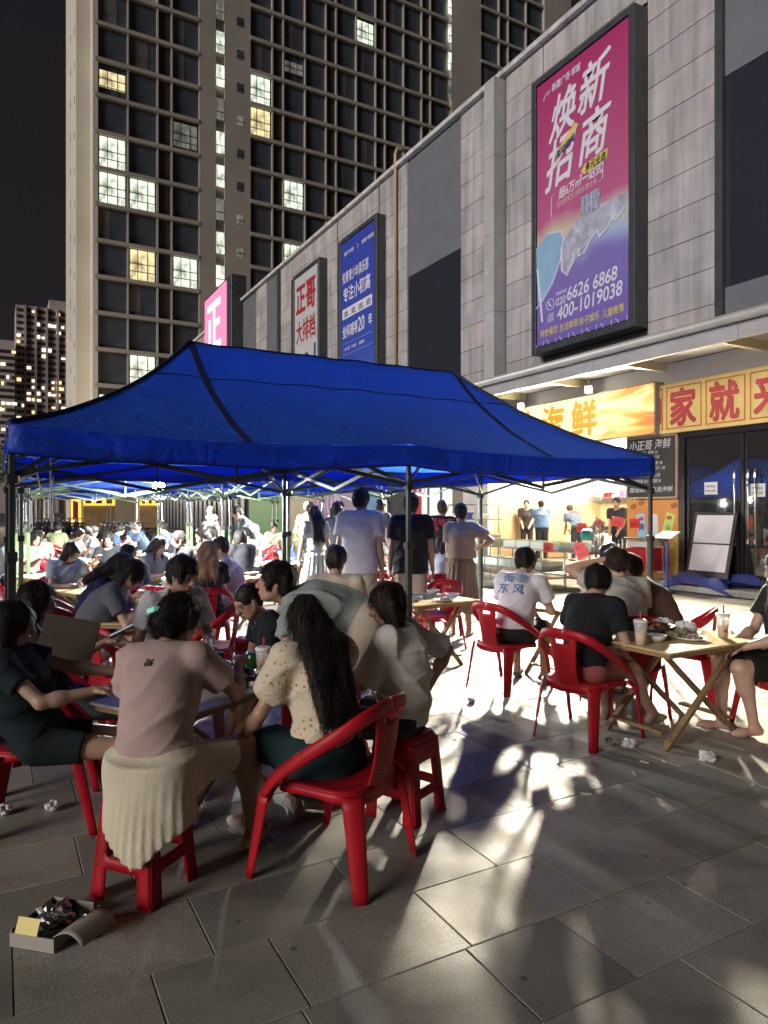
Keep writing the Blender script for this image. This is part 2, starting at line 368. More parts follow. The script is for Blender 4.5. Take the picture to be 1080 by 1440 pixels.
for i, p in enumerate(FLOODS):
    t = empty('floodlight', (p[0], p[1], p[2]), 0, ('bright floodlight under the canopy nearer the noodle-bar sign side, above the seafood sign', 'bright floodlight under the canopy just above the blue tent edge')[i], 'floodlight', 'floodlights under the canopy')
    M = Vector((-.8, -.5, -.3)).to_track_quat('Z', 'Y').to_matrix().to_4x4()
    s = MB(); s.bbox((-.1, -.1, -.03), (.1, .1, .02), .01, M); s.build('housing', LH, t)
    s = MB(); s.lathe([(.05, .021), (.075, .035), (.02, .05)], 12, M=M); s.build('lens', FL, t)
    s = MB(); s.bar((0, 0, 0), (.02, .02, .34), .02); s.build('bracket', LH, t)

# ------------------------------------------------------------------ billboards
WHITE = mat('print_white', (.78, .76, .82), .5); RED = mat('print_red', (.42, .03, .05), .5); NAVY = mat('print_navy', (.05, .06, .25), .5); YEL = mat('print_yellow', (.75, .62, .15), .5); BLK = mat('print_black', (.02, .02, .02), .5)
def frame_box(name, yl, yr, z0, z1, label, face, depth=.4, fr=.16):
    """billboard on the wall; yl is its far (left) edge, yr its near (right) edge"""
    t = empty(name, (12-depth, (yl+yr)/2, z0), 0, label, 'billboard', 'billboards on the arcade wall'); W = yl-yr; H = z1-z0; o = Vector(t.location)
    def rel(a, b): return tuple(Vector(a)-o), tuple(Vector(b)-o)
    x0, x1 = 12-depth, 12
    for nm, a, b in (('frame_side', (x0, yl, z0-fr), (x1, yl+fr, z1+fr)), ('frame_side', (x0, yr-fr, z0-fr), (x1, yr, z1+fr)), ('frame_top', (x0, yr, z1), (x1, yl, z1+fr)), ('frame_bottom', (x0, yr, z0-fr), (x1, yl, z0))):
        s = MB(); s.bbox(*rel(a, b), .015); s.build(nm, DARKF, t)
    s = MB(); s.box(*rel((x0+.035, yr+.03, z0+.03), (x0+.06, yl-.03, z1-.03))); s.build('poster', face, t)
    s = MB()
    for k in range(14):
        y = yr+.05+(W-.1)*k/13; s.bar(*rel((x0+.02, y, z0), (x0+.02, y+.1*(k % 2), z0+.12)), .012)
    tag(s.build('lashing', WHITE, t), kind='stuff')
    return t, (x0+.03-o.x), W, H, yl-o.y
def put(b, body, size, fx, fy, m, bold=0, shear=0, sx=1, skew=0, nm='lettering', dx=0):
    t, x, W, H, yl = b
    return text(body, size, m, facing_west(x-dx, yl-fx*W, (1-fy)*H, skew), t, nm, bold=bold, shear=shear, sx=sx)
def plate(b, fx0, fy0, fx1, fy1, m, nm='printed_box', dx=0, pts=None):
    t, x, W, H, yl = b; P = pts or [(fx0, fy0), (fx1, fy0), (fx1, fy1), (fx0, fy1)]; s = MB(); n = len(P)
    s.v = [(x-dx, yl-a*W, (1-c)*H) for a, c in P]+[(x-dx+.003, yl-a*W, (1-c)*H) for a, c in P]
    s.f = [tuple(range(n)), tuple(range(2*n-1, n-1, -1))]+[(i, n+i, n+(i+1) % n, (i+1) % n) for i in range(n)]
    return s.build(nm, m, t)
pk = ramp_mat('poster_pink', [(0, (.17, .12, .42)), (.3, (.22, .17, .45)), (.36, (.38, .5, .68)), (.43, (.62, .55, .4)), (.5, (.5, .12, .25)), (1, (.42, .035, .15))], 'Z', 0, 6.9, .45, wave=1.0)
B1 = frame_box('billboard', P1L, P1R, 5.55, 12.0, 'tall pink and purple leasing billboard with white title above the canopy', pk)
put(B1, '焕', 1.08, .15, .24, WHITE, .022, .25, .82, .12); put(B1, '新', 1.12, .47, .215, WHITE, .022, .25, .82, .12)
put(B1, '招', 1.2, .10, .415, WHITE, .022, .25, .8, .12); put(B1, '商', 1.12, .47, .39, WHITE, .022, .25, .82, .12)
plate(B1, 0, 0, 0, 0, YEL, dx=.012, pts=[(.24, .30), (.46, .235), (.5, .25), (.45, .268), (.25, .333)])
put(B1, '驱动空间', .2, .25, .325, NAVY, .003, .1, .75, .32, dx=.02)
plate(B1, 0, 0, 0, 0, YEL, dx=.012, pts=[(.52, .425), (.56, .405), (.8, .395), (.79, .43), (.56, .44)]); put(B1, '多元业态', .2, .57, .432, BLK, .003, .1, .78, .05, dx=.02)
put(B1, '新建广场·邻城', .2, .19, .062, WHITE, .004, .1, .75, .03)
s = MB(); t, x, W, H, yl = B1; s.tube([(x-.003, yl-.09*W, H*.925), (x-.003, yl-.12*W, H*.945), (x-.003, yl-.15*W, H*.95), (x-.003, yl-.14*W, H*.935), (x-.003, yl-.18*W, H*.95)], .012, 5); s.build('logo', WHITE, t)
put(B1, '超6万㎡一站式', .27, .27, .475, WHITE, .006, .12, .78, .06); put(B1, '区域家庭生活娱乐聚合体', .16, .25, .505, mat('print_peach', (.8, .5, .5), .5), .001, .1, .72, .06)
for pts in ([(.19, .455), (.23, .45)], [(.19, .455), (.185, .53)], [(.185, .53), (.2, .53)], [(.7, .425), (.75, .42)], [(.75, .42), (.745, .49)], [(.70, .493), (.745, .49)]):
    s = MB(); s.bar(*[(x-.004, yl-a*W, (1-c)*H) for a, c in pts], .02, .008); s.build('bracket_line', WHITE, t)
# printed mall picture
PRM = mat('print_mall', (.45, .46, .54), .5, vary=.35, vscale=3.5); PRT = mat('print_tower', (.3, .33, .42), .5, vary=.4, vscale=14)
plate(B1, 0, 0, 0, 0, PRM, 'printed_mall', .004, [(.32, .70), (.33, .645), (.42, .60), (.58, .572), (.97, .575), (.97, .625), (.85, .65), (.62, .675), (.45, .73), (.38, .765), (.33, .745)])
plate(B1, .52, .515, .72, .585, PRT, 'printed_tower', .008)
for k in range(4): plate(B1, .535+k*.045, .52-k*.003, .55+k*.045, .58, PRM, 'printed_tower', .012)
s = MB(); pl = [(.31, .66), (.315, .745), (.37, .77), (.43, .735), (.45, .7), (.5, .69), (.5, .72), (.56, .715), (.62, .68), (.7, .66), (.72, .685), (.8, .665), (.84, .64), (.88, .655), (.96, .625)]
s.tube([(x-.008, yl-a*W, (1-c)*H) for a, c in pl], .028, 6); s.build('printed_edge', WHITE, t)
bl = mat('print_sky', (.3, .5, .68), .5, vary=.2, vscale=1)
s = MB(); pl = [(.0, .62), (.15, .585), (.3, .6), (.33, .63), (.3, .7), (.2, .78), (.08, .83), (.0, .85)]
plate(B1, 0, 0, 0, 0, bl, 'printed_balloon', .004, pl[:7]+[(.02, .83)])
s.tube([(x-.008, yl-a*W, (1-c)*H) for a, c in pl[1:]], .018, 6); s.build('printed_edge', WHITE, t)
s = MB(); s.tube([(x-.008, yl-.02*W, .3*H), (x-.008, yl-.06*W, .17*H), (x-.008, yl-.08*W, .09*H)], .03, 6); s.build('printed_edge', WHITE, t)
put(B1, '020', .26, .235, .868, WHITE, .002, .12, .85, .05); put(B1, '6626 6868', .43, .36, .862, WHITE, .006, .12, .83, .05); put(B1, '400-1019038', .45, .25, .922, WHITE, .006, .12, .83, .05)
put(B1, '招商热线', .09, .24, .829, WHITE, 0, 0, 1, .05); put(B1, '品质\n回家', .11, .14, .90, WHITE, 0, 0, 1, .05)
s = MB(); s.tube([(x-.005, yl-(.175+.045*math.cos(a))*W, (.147+.02*math.sin(a))*H) for a in np.linspace(0, 6.4, 17)], .012, 5); s.tube([(x-.005, yl-.16*W, .158*H), (x-.005, yl-.165*W, .147*H), (x-.005, yl-.185*W, .138*H)], .02, 5); s.build('printed_phone', WHITE, t)
put(B1, '特色餐饮', .2, .05, .965, YEL, .002, 0, .78, .03); put(B1, '生活体验', .2, .28, .965, YEL, .002, 0, .78, .03); put(B1, '亲子娱乐', .2, .5, .965, YEL, .002, 0, .78, .03); put(B1, '儿童教育', .2, .74, .965, YEL, .002, 0, .78, .03)

blu = ramp_mat('poster_blue', [(0, (.12, .2, .5)), (.3, (.045, .09, .45)), (1, (.045, .07, .42))], 'Z', 0, 6.5)
B2 = frame_box('billboard', Yw(479, 11.63), Yw(527, 11.63), 5.3, 11.85, 'tall blue tutoring billboard with a printed cartoon boy at its foot', blu)
put(B2, '新建广场·邻城', .17, .12, .085, WHITE, .003, sx=.75); put(B2, '|', .2, .52, .085, WHITE); put(B2, '知青青少年俱乐部', .17, .64, .085, WHITE, .003, sx=.7)
put(B2, '知青青少年俱乐部', .47, .06, .24, WHITE, .008, sx=.58); put(B2, '专注小初高', .6, .08, .35, WHITE, .012, sx=.76)
plate(B2, .06, .395, .93, .455, WHITE, dx=.004); put(B2, '1对1、1对2、1对3、1对5', .3, .1, .445, NAVY, .003, sx=.68, dx=.01)
put(B2, '全科辅导', .5, .06, .56, WHITE, .01, sx=.66); put(B2, '20', .75, .53, .565, WHITE, .012, sx=.72); put(B2, '年', .46, .82, .555, WHITE, .008, sx=.7)
put(B2, '一站式托管   行为培养   ·   素质教育', .13, .1, .64, WHITE, .001, sx=.85)
t, x, W, H, yl = B2
for a in (.6, .665): s = MB(); s.bar((x-.004, yl-.07*W, (1-a)*H), (x-.004, yl-.93*W, (1-a)*H), .014, .006); s.build('printed_line', WHITE, t)
plate(B2, 0, 0, 0, 0, mat('print_leaf', (.2, .36, .2), .5), 'printed_hill', .004, [(0, 1), (0, .93), (.15, .9), (.3, .93), (.45, 1)])
def disc(b, fx, fy, ry, rz, m, nm, dx): plate(b, 0, 0, 0, 0, m, nm, dx, [(fx+ry/b[2]*math.cos(a), fy+rz/b[3]*math.sin(a)) for a in np.linspace(0, 2*math.pi, 14)[:-1]])
disc(B2, .27, .865, .3, .4, BLK, 'printed_hair', .006); disc(B2, .27, .905, .25, .28, mat('print_skin', (.7, .42, .3), .5), 'printed_face', .01)
for a in (.22, .31): disc(B2, a, .9, .03, .045, BLK, 'printed_eye', .014)
plate(B2, .86, .84, .99, 1.0, mat('print_cream', (.6, .58, .45), .5), 'printed_book', .006)

gry = mat('poster_white', (.55, .56, .56), .55, vary=.06)
B3 = frame_box('billboard', Yw(414, 11.63), Yw(447, 11.63), 5.3, 11.9, 'narrow white billboard with dark red characters left of the blue one', gry)
put(B3, '正哥', 1.4, .07, .24, RED, .04, sx=.8); put(B3, '大排档', 1.05, .08, .44, RED, .02, sx=.7)
plate(B3, 0, 0, 0, 0, NAVY, 'printed_badge', .004, [(.38, .56), (.5, .53), (.62, .55), (.7, .58), (.68, .64), (.55, .67), (.42, .66), (.36, .62)])
put(B3, '家庭\n聚会', .2, .45, .6, WHITE, .002, dx=.01)
plate(B3, .1, .57, .17, .73, NAVY, dx=.004); plate(B3, .84, .5, .91, .64, NAVY, dx=.004); put(B3, '电话订餐', .4, .4, .84, NAVY, .006, sx=.75)

# pink light box at the far end of the wall
PKE = mat('lightbox_pink', (.9, .25, .4), emit=1.15, ecol=(.95, .16, .32)); PKW = mat('lightbox_letter', (1, 1, 1), emit=1.6, ecol=(1, .95, 1))
yl, yr = Yw(288, 11.3), Yw(318, 11.3)
t = empty('light_box_sign', (11.3, (yl+yr)/2, 6), 0, 'glowing pink light box with white characters at the far end of the arcade', 'light box')
h = (yl-yr)/2
s = MB(); s.box((0, -h, 0), (.03, h, 8.6)); s.build('lit_face', PKE, t)
s = MB(); s.bbox((.03, -h-.9, -.1), (.9, h, 8.75), .02); s.build('casing', DARKF, t)
for i, ch in enumerate('正哥'):
    text(ch, 3.4, BLK, facing_west(-.005, h*.78+.07, 5.35-i*3.1), t, bold=.10, sx=.95, extrude=.002); text(ch, 3.4, PKW, facing_west(-.02, h*.78, 5.35-i*3.1), t, bold=.08, sx=.95)

# ------------------------------------------------------------------ fascia signs above the shops
SY = mat('sign_yellow', (.74, .58, .2), .5, vary=.06, vscale=2); SO = mat('sign_orange', (.5, .12, .02), .5); SR = mat('sign_red', (.42, .05, .05), .5)
ya, yb = Yw(921, 11.85), Yw(1150, 11.85)
t = empty('shop_sign', (11.85, ya, 3.1), 0, 'orange and yellow shop sign with four framed red characters over the glass doors', 'sign')
s = MB(); s.bbox((0, yb-ya, 0), (.1, 0, 1.0), .01); s.build('board', SY, t)
chs = '加家就来吧'; y0 = Yw(935, 11.85)-ya; pw = Yw(935, 11.85)-Yw(990, 11.85)
for i, ch in enumerate('如家就来吃'):
    yc = y0-(i-1)*pw
    if i == 0: yc = -.42*0+y0+pw
    for a, b in (((-.004, yc-pw+.05, .1), (0, yc-pw+.075, .9)), ((-.004, yc-.06, .1), (0, yc-.035, .9)), ((-.004, yc-pw+.05, .9), (0, yc-.035, .925)), ((-.004, yc-pw+.05, .075), (0, yc-.035, .1))):
        if a[1] < -.02: s = MB(); s.box(a, (b[0], min(b[1], -.01), b[2])); s.build('character_border', SO, t)
    if i == 0: text('口', .62, SR, facing_west(-.006, yc-.42, .26), t, bold=.02, sx=.7)
    else: text(ch, .78, SR, facing_west(-.006, yc-.1, .2), t, bold=.022, sx=.82)
sea = mat('seafood_lightbox', (.25, .16, .05), emit=1.5); n = sea.node_tree; b = n.nodes['Principled BSDF']
co = n.nodes.new('ShaderNodeTexCoord'); mp = n.nodes.new('ShaderNodeMapping'); mp.inputs['Rotation'].default_value = (R(35), 0, 0); mp.inputs['Scale'].default_value = (1, .25, 1.2)
nz = n.nodes.new('ShaderNodeTexNoise'); nz.inputs['Scale'].default_value = 1.6; nz.inputs['Distortion'].default_value = 2.2
sp = n.nodes.new('ShaderNodeSeparateXYZ'); mr = n.nodes.new('ShaderNodeMapRange'); mr.inputs[1].default_value = -2.6; mr.inputs[2].default_value = -.2; mr.inputs[3].default_value = .0; mr.inputs[4].default_value = .42
ad = n.nodes.new('ShaderNodeMath'); ad.operation = 'SUBTRACT'; rp = n.nodes.new('ShaderNodeValToRGB')
n.links.new(co.outputs['Object'], mp.inputs[0]); n.links.new(mp.outputs[0], nz.inputs['Vector']); n.links.new(co.outputs['Object'], sp.inputs[0]); 
mr.inputs[1].default_value = -5.0; mr.inputs[2].default_value = 0
n.links.new(sp.outputs['Y'], mr.inputs[0]); n.links.new(nz.outputs['Fac'], ad.inputs[0]); ad.inputs[1].default_value = 0
n.links.new(mr.outputs[0], ad.inputs[1])
ad.operation = 'ADD'; n.links.new(ad.outputs[0], rp.inputs[0]); n.links.new(rp.outputs[0], b.inputs['Emission Color'])
c = rp.color_ramp; c.elements[0].position = .42; c.elements[0].color = (.5, .06, .0, 1); c.elements[1].position = .82; c.elements[1].color = (1, .84, .42, 1); e = c.elements.new(.54); e.color = (1, .26, .02, 1)
ya, yb = Yw(700, 11.7), Yw(919, 11.7)
t = empty('seafood_sign', (11.7, yb, 3.12), 0, 'glowing cream and orange seafood light box over the open shop', 'light box')
s = MB(); s.box((0, 0, 0), (.02, ya-yb, 1.02)); lf = s.build('lit_face', sea, t)
mr.inputs[1].default_value = 3.2; mr.inputs[2].default_value = 0; mr.inputs[3].default_value = .55; mr.inputs[4].default_value = 0
s = MB(); s.box((.02, -.03, -.03), (.28, ya-yb+.03, 1.05)); s.build('casing', LH, t)
LT = mat('seafood_letter', (.4, .1, .0), emit=.95, ecol=(1, .33, .0))
for ch, u in (('鲜', 803), ('海', 762), ('小', 728)): text(ch, .85, LT, facing_west(-.006, Yw(u, 11.7)-yb, .2), t, bold=.025, sx=.95)

# ------------------------------------------------------------------ shop fronts at ground level
BFR = mat('bronze_frame', (.04, .036, .032), .35, metal=.6); DG = mat('door_glass', (.05, .05, .05), .03, metal=.55, spec=1)
STL = mat('steel', (.55, .55, .53), .25, metal=1); PAP = mat('paper', (.75, .75, .73), .7)
ya, yb = Yw(958, 12.0), Yw(1160, 12.0)
t = empty('glass_entrance', (12.0, ya, .125), 0, 'dark glass entrance with long steel bar handles and white paper notices', 'glass doors')
part_box('top_frame', (-.04, yb-ya, 2.86), (.06, 0, 2.98), BFR, t); part_box('side_frame', (-.06, -.12, 0), (.06, .0, 2.86), BFR, t); part_box('threshold', (-.04, yb-ya, 0), (.06, -.12, .05), BFR, t)
part_box('head_board', (-.02, yb-ya, 2.98), (.12, 0, 3.1), LH, t)
edges = [Yw(u)-ya for u in (966, 1047, 1105)]+[yb-ya]
for i in range(3):
    a, b = edges[i+1], edges[i]
    d = part_box('glass_door', (0, a+.012, .052), (.03, b-.012, 2.85), DG, t)
    part_box('door_frame', (-.012, b-.055, .052), (-.001, b-.014, 2.85), BFR, t); part_box('door_frame', (-.012, a+.014, .052), (-.001, a+.055, 2.85), BFR, t); part_box('door_frame', (-.012, a+.055, .052), (-.001, b-.055, .15), BFR, t)
for u in (1033, 1052, 1062):
    y = Yw(u, 11.9)-ya; s = MB(); s.tube([(-.03, y, .75), (-.1, y, .77), (-.1, y, 2.15), (-.03, y, 2.17)], .02, 8); s.sm().build('bar_handle', STL, t)
    for z in (.85, 2.05): s = MB(); s.tube([(-.1, y, z-.04), (-.1, y, z+.04)], .03, 8); s.build('handle_collar', STL, t)
for u, z in ((1000, 1.72), (1066, 1.66)):
    y = Yw(u)-ya; p = MB(); p.box((-.008, y-.14, z), (-.004, y+.14, z+.24)); p.build('paper_notice', PAP, t); text('暂停营业', .05, BLK, facing_west(-.011, y+.1, z+.14), t, extrude=.001); text('请走侧门 谢谢', .035, BLK, facing_west(-.011, y+.12, z+.06), t, extrude=.001)

# chalkboard and snack poster beside the open kitchen
WD = mat('pale_wood', (.42, .3, .17), .6, vary=.15, vscale=6, bump=.1, bscale=30); CB = mat('chalkboard', (.025, .027, .028), .75, vary=.4, vscale=3); CH = mat('chalk', (.6, .6, .58), .9)
ya, yb = Yw(884), Yw(956)
t = empty('chalkboard_menu', (11.93, ya, 1.78), 0, 'black chalkboard menu in a pale wooden frame beside the glass doors', 'menu board')
W = ya-yb
part_box('slate', (0, -W+.04, .04), (.03, -.04, 1.28), CB, t)
for a, b in (((-.01, -W, 0), (.04, -W+.04, 1.32)), ((-.01, -.04, 0), (.04, 0, 1.32)), ((-.01, -W+.04, 1.28), (.04, -.04, 1.32)), ((-.01, -W+.04, 0), (.04, -.04, .04))): part_box('frame', a, b, WD, t)
for i, (tx, sz) in enumerate((('小正哥 海鲜', .22), ('濑尿虾 38/份   花甲 15', .085), ('沙白 25/份   生蚝十只 58', .085), ('椒盐鱿鱼 48  油焖大虾 58', .085), ('蒜蓉粉丝元贝 3只 18', .085), ('姜葱炒花蟹 68  白灼 45/份', .09), ('避风塘虾蛄 22/斤  花螺 58', .09), ('现场美味 自选海鲜', .12))):
    z = [1.05, .93, .83, .72, .6, .47, .34, .14][i]
    text(tx, sz, CH, facing_west(-.003, -.08-rnd.uniform(0, .03), z, rnd.uniform(-.02, .02)), t, shear=.15, extrude=.001, bold=.001, sx=W*.72/(len(tx)*sz*.78))
ORG = mat('snack_orange', (.68, .27, .06), .6, vary=.08, vscale=2)
t = empty('snack_poster', (11.95, ya, .14), 0, 'orange snack poster with printed drink cans below the chalkboard', 'poster')
s = MB(); s.bbox((0, -W, 0), (.04, 0, 1.62), .005); s.build('board', ORG, t)
def poly(nm, m, pts, dx, par): 
    s = MB(); n = len(pts); s.v = [(-dx, -a, b) for a, b in pts]+[(-dx+.002, -a, b) for a, b in pts]; s.f = [tuple(range(n)), tuple(range(2*n-1, n-1, -1))]+[(i, n+i, n+(i+1) % n, (i+1) % n) for i in range(n)]; return s.build(nm, m, par)
def rrect(cx, cz, w, h, ang, r=.04):
    P = []
    for sx, sz, a0 in ((1, 1, 0), (-1, 1, 90), (-1, -1, 180), (1, -1, 270)):
        for k in range(4): a = R(a0+30*k); P.append((sx*(w/2-r)+r*math.cos(a), sz*(h/2-r)+r*math.sin(a)))
    c, s_ = math.cos(R(ang)), math.sin(R(ang)); return [(cx+x*c-z*s_, cz+x*s_+z*c) for x, z in P]
LB = mat('can_blue', (.3, .6, .8), .4); LG = mat('can_green', (.5, .65, .1), .4); BR = mat('snack_brown', (.3, .13, .04), .6); GRN = mat('bamboo_green', (.35, .5, .1), .5)
poly('printed_can', LB, rrect(W*.3, 1.08, .22, .5, 8), .005, t); poly('printed_can', LG, rrect(W*.82, 1.1, .22, .5, -16), .005, t); poly('printed_can', PAP, rrect(W*.55, 1.1, .2, .45, 3), .004, t)
for a, z in ((W*.3, 1.22), (W*.84, 1.25)): poly('printed_label', SR, rrect(a, z, .12, .07, 0, .02), .008, t)
text('爽', .17, NAVY, facing_west(-.008, -W*.3+.08, .98), t, extrude=.001, bold=.004); text('山', .12, NAVY, facing_west(-.008, -W*.82+.06, 1.02), t, extrude=.001, bold=.003)
for a, z in ((W*.14, 1.48), (W*.3, 1.56), (W*.2, .42), (W*.93, 1.5)): poly('printed_bun', BR, rrect(a, z, .17, .11, 20, .05), .005, t)
for k in range(8):
    poly('printed_bamboo', GRN, rrect(W*.97-.09*(k % 2), .1+k*.115, .1, .1, 6, .02), .006+.001*(k % 2), t)
poly('printed_hat', BLK, rrect(W*.72, .78, .26, .22, 0, .05), .005, t); poly('printed_bag', WHITE, rrect(W*.7, .3, .3, .4, 0, .08), .004, t)

# ------------------------------------------------------------------ open kitchen
KW = mat('kitchen_wall', (.62, .60, .55), .6, vary=.05); KO = mat('kitchen_peach', (.66, .46, .26), .6, vary=.05); KF = mat('kitchen_floor', (.3, .3, .28), .4)
kit = MB(); y0, y1 = Yw(884)+.02, 15.75
kit.box((16.4, y0, .12), (16.5, y1, 3.1)); kit = tag(kit.build('kitchen_wall', KW), kind='structure')
part_box('side_wall', (12.0, y0-.14, .13), (16.4, y0-.02, 3.1), KW, kit); part_box('side_wall', (12.0, y1, .13), (16.4, y1+.12, 3.1), KW, kit)
part_box('ceiling', (12.0, y0, 3.1), (16.4, y1, 3.2), KW, kit); part_box('peach_dado', (16.36, y0, .13), (16.398, y1, 1.75), KO, kit); part_box('peach_dado', (12.1, y1-.03, .13), (16.3, y1-.002, 1.75), KO, kit)
part_box('corner_post', (12.0, y1-.1, .13), (12.12, y1+.1, 3.1), WD, kit); part_box('corner_post', (12.0, y0-.2, .13), (12.08, y0-.1, 3.1), STL, kit)
TUBE = mat('tube_glow', (1, 1, 1), emit=9, ecol=(1, .93, .78))
for i, (x, y) in enumerate(((13.3, 12.0), (13.3, 14.4), (15.3, 13.2))):
    t = empty('tube_lamp', (x, y, 3.05), 0, ('strip lamp on the kitchen ceiling nearest the chalkboard', 'strip lamp on the kitchen ceiling above the griddle', 'strip lamp deepest in the kitchen')[i], 'strip lamp', 'kitchen ceiling lamps')
    s = MB(); s.tube([(0, -.6, 0), (0, .6, 0)], .03, 8); s.build('tube', TUBE, t); s = MB(); s.box((-.05, -.65, .03), (.05, .65, .06)); s.build('housing', LH, t)
    lamp('POINT', (x, y, 2.85), 620, (1, .86, .62), .25)

# shop fronts further along, under the tents
for i, (u0, u1, m, lab) in enumerate(((690, 655, mat('front_a', (.6, .58, .52), .5, vary=.1), 'pale pillar left of the open kitchen'), (655, 640, mat('front_b', (.25, .2, .14), .5), 'narrow brown door surround beside the kitchen'))):
    part_box('pillar', (11.9, Yw(u0), .13), (12.06, Yw(u1), 4.5), m)
WSH = mat('white_shopglass', (.75, .8, .78), .2, emit=.5, ecol=(.75, .85, .8))
t = empty('white_shop_door', (11.98, Yw(640), .125), 0, 'bright white shop door with slim frames behind the standing man in black', 'shop door'); o = Yw(640)
for i, (a, b) in enumerate(((640, 622), (621, 604), (603, 592))):
    part_box('glass_panel', (0, Yw(a)-o+.03, .05), (.03, Yw(b)-o-.03, 2.9), WSH, t); part_box('frame', (-.02, Yw(a)-o-.03, 0), (.04, Yw(a)-o+.03, 3.0), STL, t)
    part_box('rail', (-.02, Yw(a)-o+.03, 1.1), (-.001, Yw(b)-o-.03, 1.16), STL, t)
def hoard(nm, lab, cat, u0, u1, z0, z1, m, x=11.95, th=.04):
    t = empty(nm, (x, Yw(u0, x), z0), 0, lab, cat); W = Yw(u1, x)-Yw(u0, x)
    s = MB(); s.bbox((0, 0, 0), (th, W, z1-z0), .006); s.build('board', m, t); return t, W
t, W = hoard('red_banner', 'red vertical banner with a white character beside the white shop door', 'banner', 592, 574, .8, 3.0, mat('banner_red', (.55, .03, .03), .5)); text('吃', .9, WHITE, facing_west(-.006, W-.2, 1.3), t, bold=.02)
hoard('blue_hoarding', 'plain blue hoarding panel behind the standing man in a white T-shirt', 'hoarding', 545, 505, .13, 3.0, mat('hoard_blue', (.15, .3, .5), .5, vary=.1))
t, W = hoard('purple_banner', 'purple and cream banner with large pale letters behind the standing people', 'banner', 500, 430, .13, 3.0, ramp_mat('hoard_purple', [(0, (.3, .25, .4)), (.5, (.35, .12, .25)), (1, (.4, .3, .35))], 'Y', 0, 7)); text('club', 1.5, mat('print_lilac', (.55, .5, .65), .5), facing_west(-.006, W-1.2, 1.3), t, bold=.02)
hoard('cream_hoarding', 'cream hoarding panel between the purple banner and green hoarding', 'hoarding', 430, 398, .13, 3.0, mat('hoard_cream', (.5, .44, .3), .5, vary=.1))
hoard('green_hoarding', 'green hoarding with a grey top behind the stooping man', 'hoarding', 397, 350, .13, 2.2, mat('hoard_green', (.16, .36, .16), .5, vary=.1)); 
part_box('hoarding_top', (11.94, Yw(397), 2.22), (11.98, Yw(350), 3.2), mat('hoard_grey', (.35, .36, .36), .5))
dk = empty('dark_shopfront', (11.94, Yw(345), .125), 0, 'unlit blue-grey shopfront with ribbed metal panels behind the diners', 'shopfront'); k = 0
yy = 0; MET = mat('rib_metal', (.13, .15, .21), .35, metal=.4, vary=.3, vscale=1)
while yy+Yw(345) < 66:
    s = MB(); s.bbox((0, yy, 0), (.05, yy+.9, 4.2), .01); s.build('metal_panel', MET, dk); s = MB(); s.bbox((-.08, yy+.92, 0), (.03, yy+1.12, 4.2), .01); s.build('rib', DARKF, dk); yy += 1.15
# ------------------------------------------------------------------ residential tower, front plane y = 84
YT = 84.0
def Xt(u, Y=YT): 
    t = (u-540)/F; return Y*(SN+CS*t)/(CS-SN*t)
def Zt(u, v, Y=YT):
    t = (u-540)/F; return EYE+(HOR-v)/F*(Y/(CS-SN*t))
RENDER = mat('tower_render', (.39, .35, .30), .8, vary=.12, vscale=.15); RENDL = mat('tower_render_light', (.64, .59, .5), .8, vary=.1, vscale=.1)
TG = mat('tower_glass', (.075, .085, .105), .35, vary=.4, vscale=.4, spec=.6); TG2 = mat('tower_glass_curtain', (.14, .135, .13), .6, vary=.3, vscale=.8); TGN = mat('tower_glass_side', (.055, .05, .047), .4, vary=.3, vscale=.5)
FH = 4.07; ZB = 23.7
tower = MB(); X0, X1, X2, X3, X4, X5 = Xt(131), Xt(280), Xt(352), Xt(629), Xt(676), Xt(768)
tower.box((X0+.3, YT+.45, 0), (X5, YT+16, 92)); tower = tag(tower.build('apartment_tower', RENDER), 'tall beige apartment tower with dark window grid behind the arcade', 'tower block')
part_box('end_wall', (Xt(105, 88), YT+2.2, 0), (X0+.3, YT+16, 92), RENDL, tower)
part_box('corner_pier', (X0-.05, YT-.05, 0), (X0+.5, YT+2.2, 92), RENDL, tower)
part_box('stair_core', (X1, YT-.1, 0), (X1+2.0, YT+.45, 92), RENDER, tower); part_box('stair_core', (X1+3.1, YT-.1, 0), (X2, YT+.45, 92), RENDER, tower)
part_box('stair_core', (X3+.7, YT-.1, 0), (X4, YT+.45, 92), RENDER, tower)
part_box('end_pier', (X5-.6, YT-.3, 0), (X5+5, YT+.6, 92), RENDER, tower)
s = MB(); sl = MB()
for k in range(26):   # little black slots on the end wall
    z = 8+k*2.03; sl.box((Xt(105, 88)-.02, YT+4+(k % 2)*5, z), (Xt(105, 88)-.001, YT+4.25+(k % 2)*5, z+.9))
tag(sl.build('vent_slot', BLK, tower), kind='stuff')
secs = [(X0+.5, X1, ['w', 'w', 'n', 'w'], True), (X2, X3, ['w', 'n', 'w']*4, False), (X4, X5-.6, ['w', 'n', 'w', 'w'], False)]
def winmesh(w, h, m, grid, name):
    s = MB(); s.box((0, .0, 0), (w, .05, h)); me = s.mesh(name, m); return me
LITW = mat('lit_white', (.9, .95, .85), emit=1.0, ecol=(.8, .9, .72)); LITY = mat('lit_yellow', (.9, .8, .5), emit=.9, ecol=(.9, .75, .4)); LITD = mat('lit_dim', (.3, .32, .3), emit=.16, ecol=(.6, .62, .5)); MUL = mat('tower_bar', (.04, .04, .04), .5)
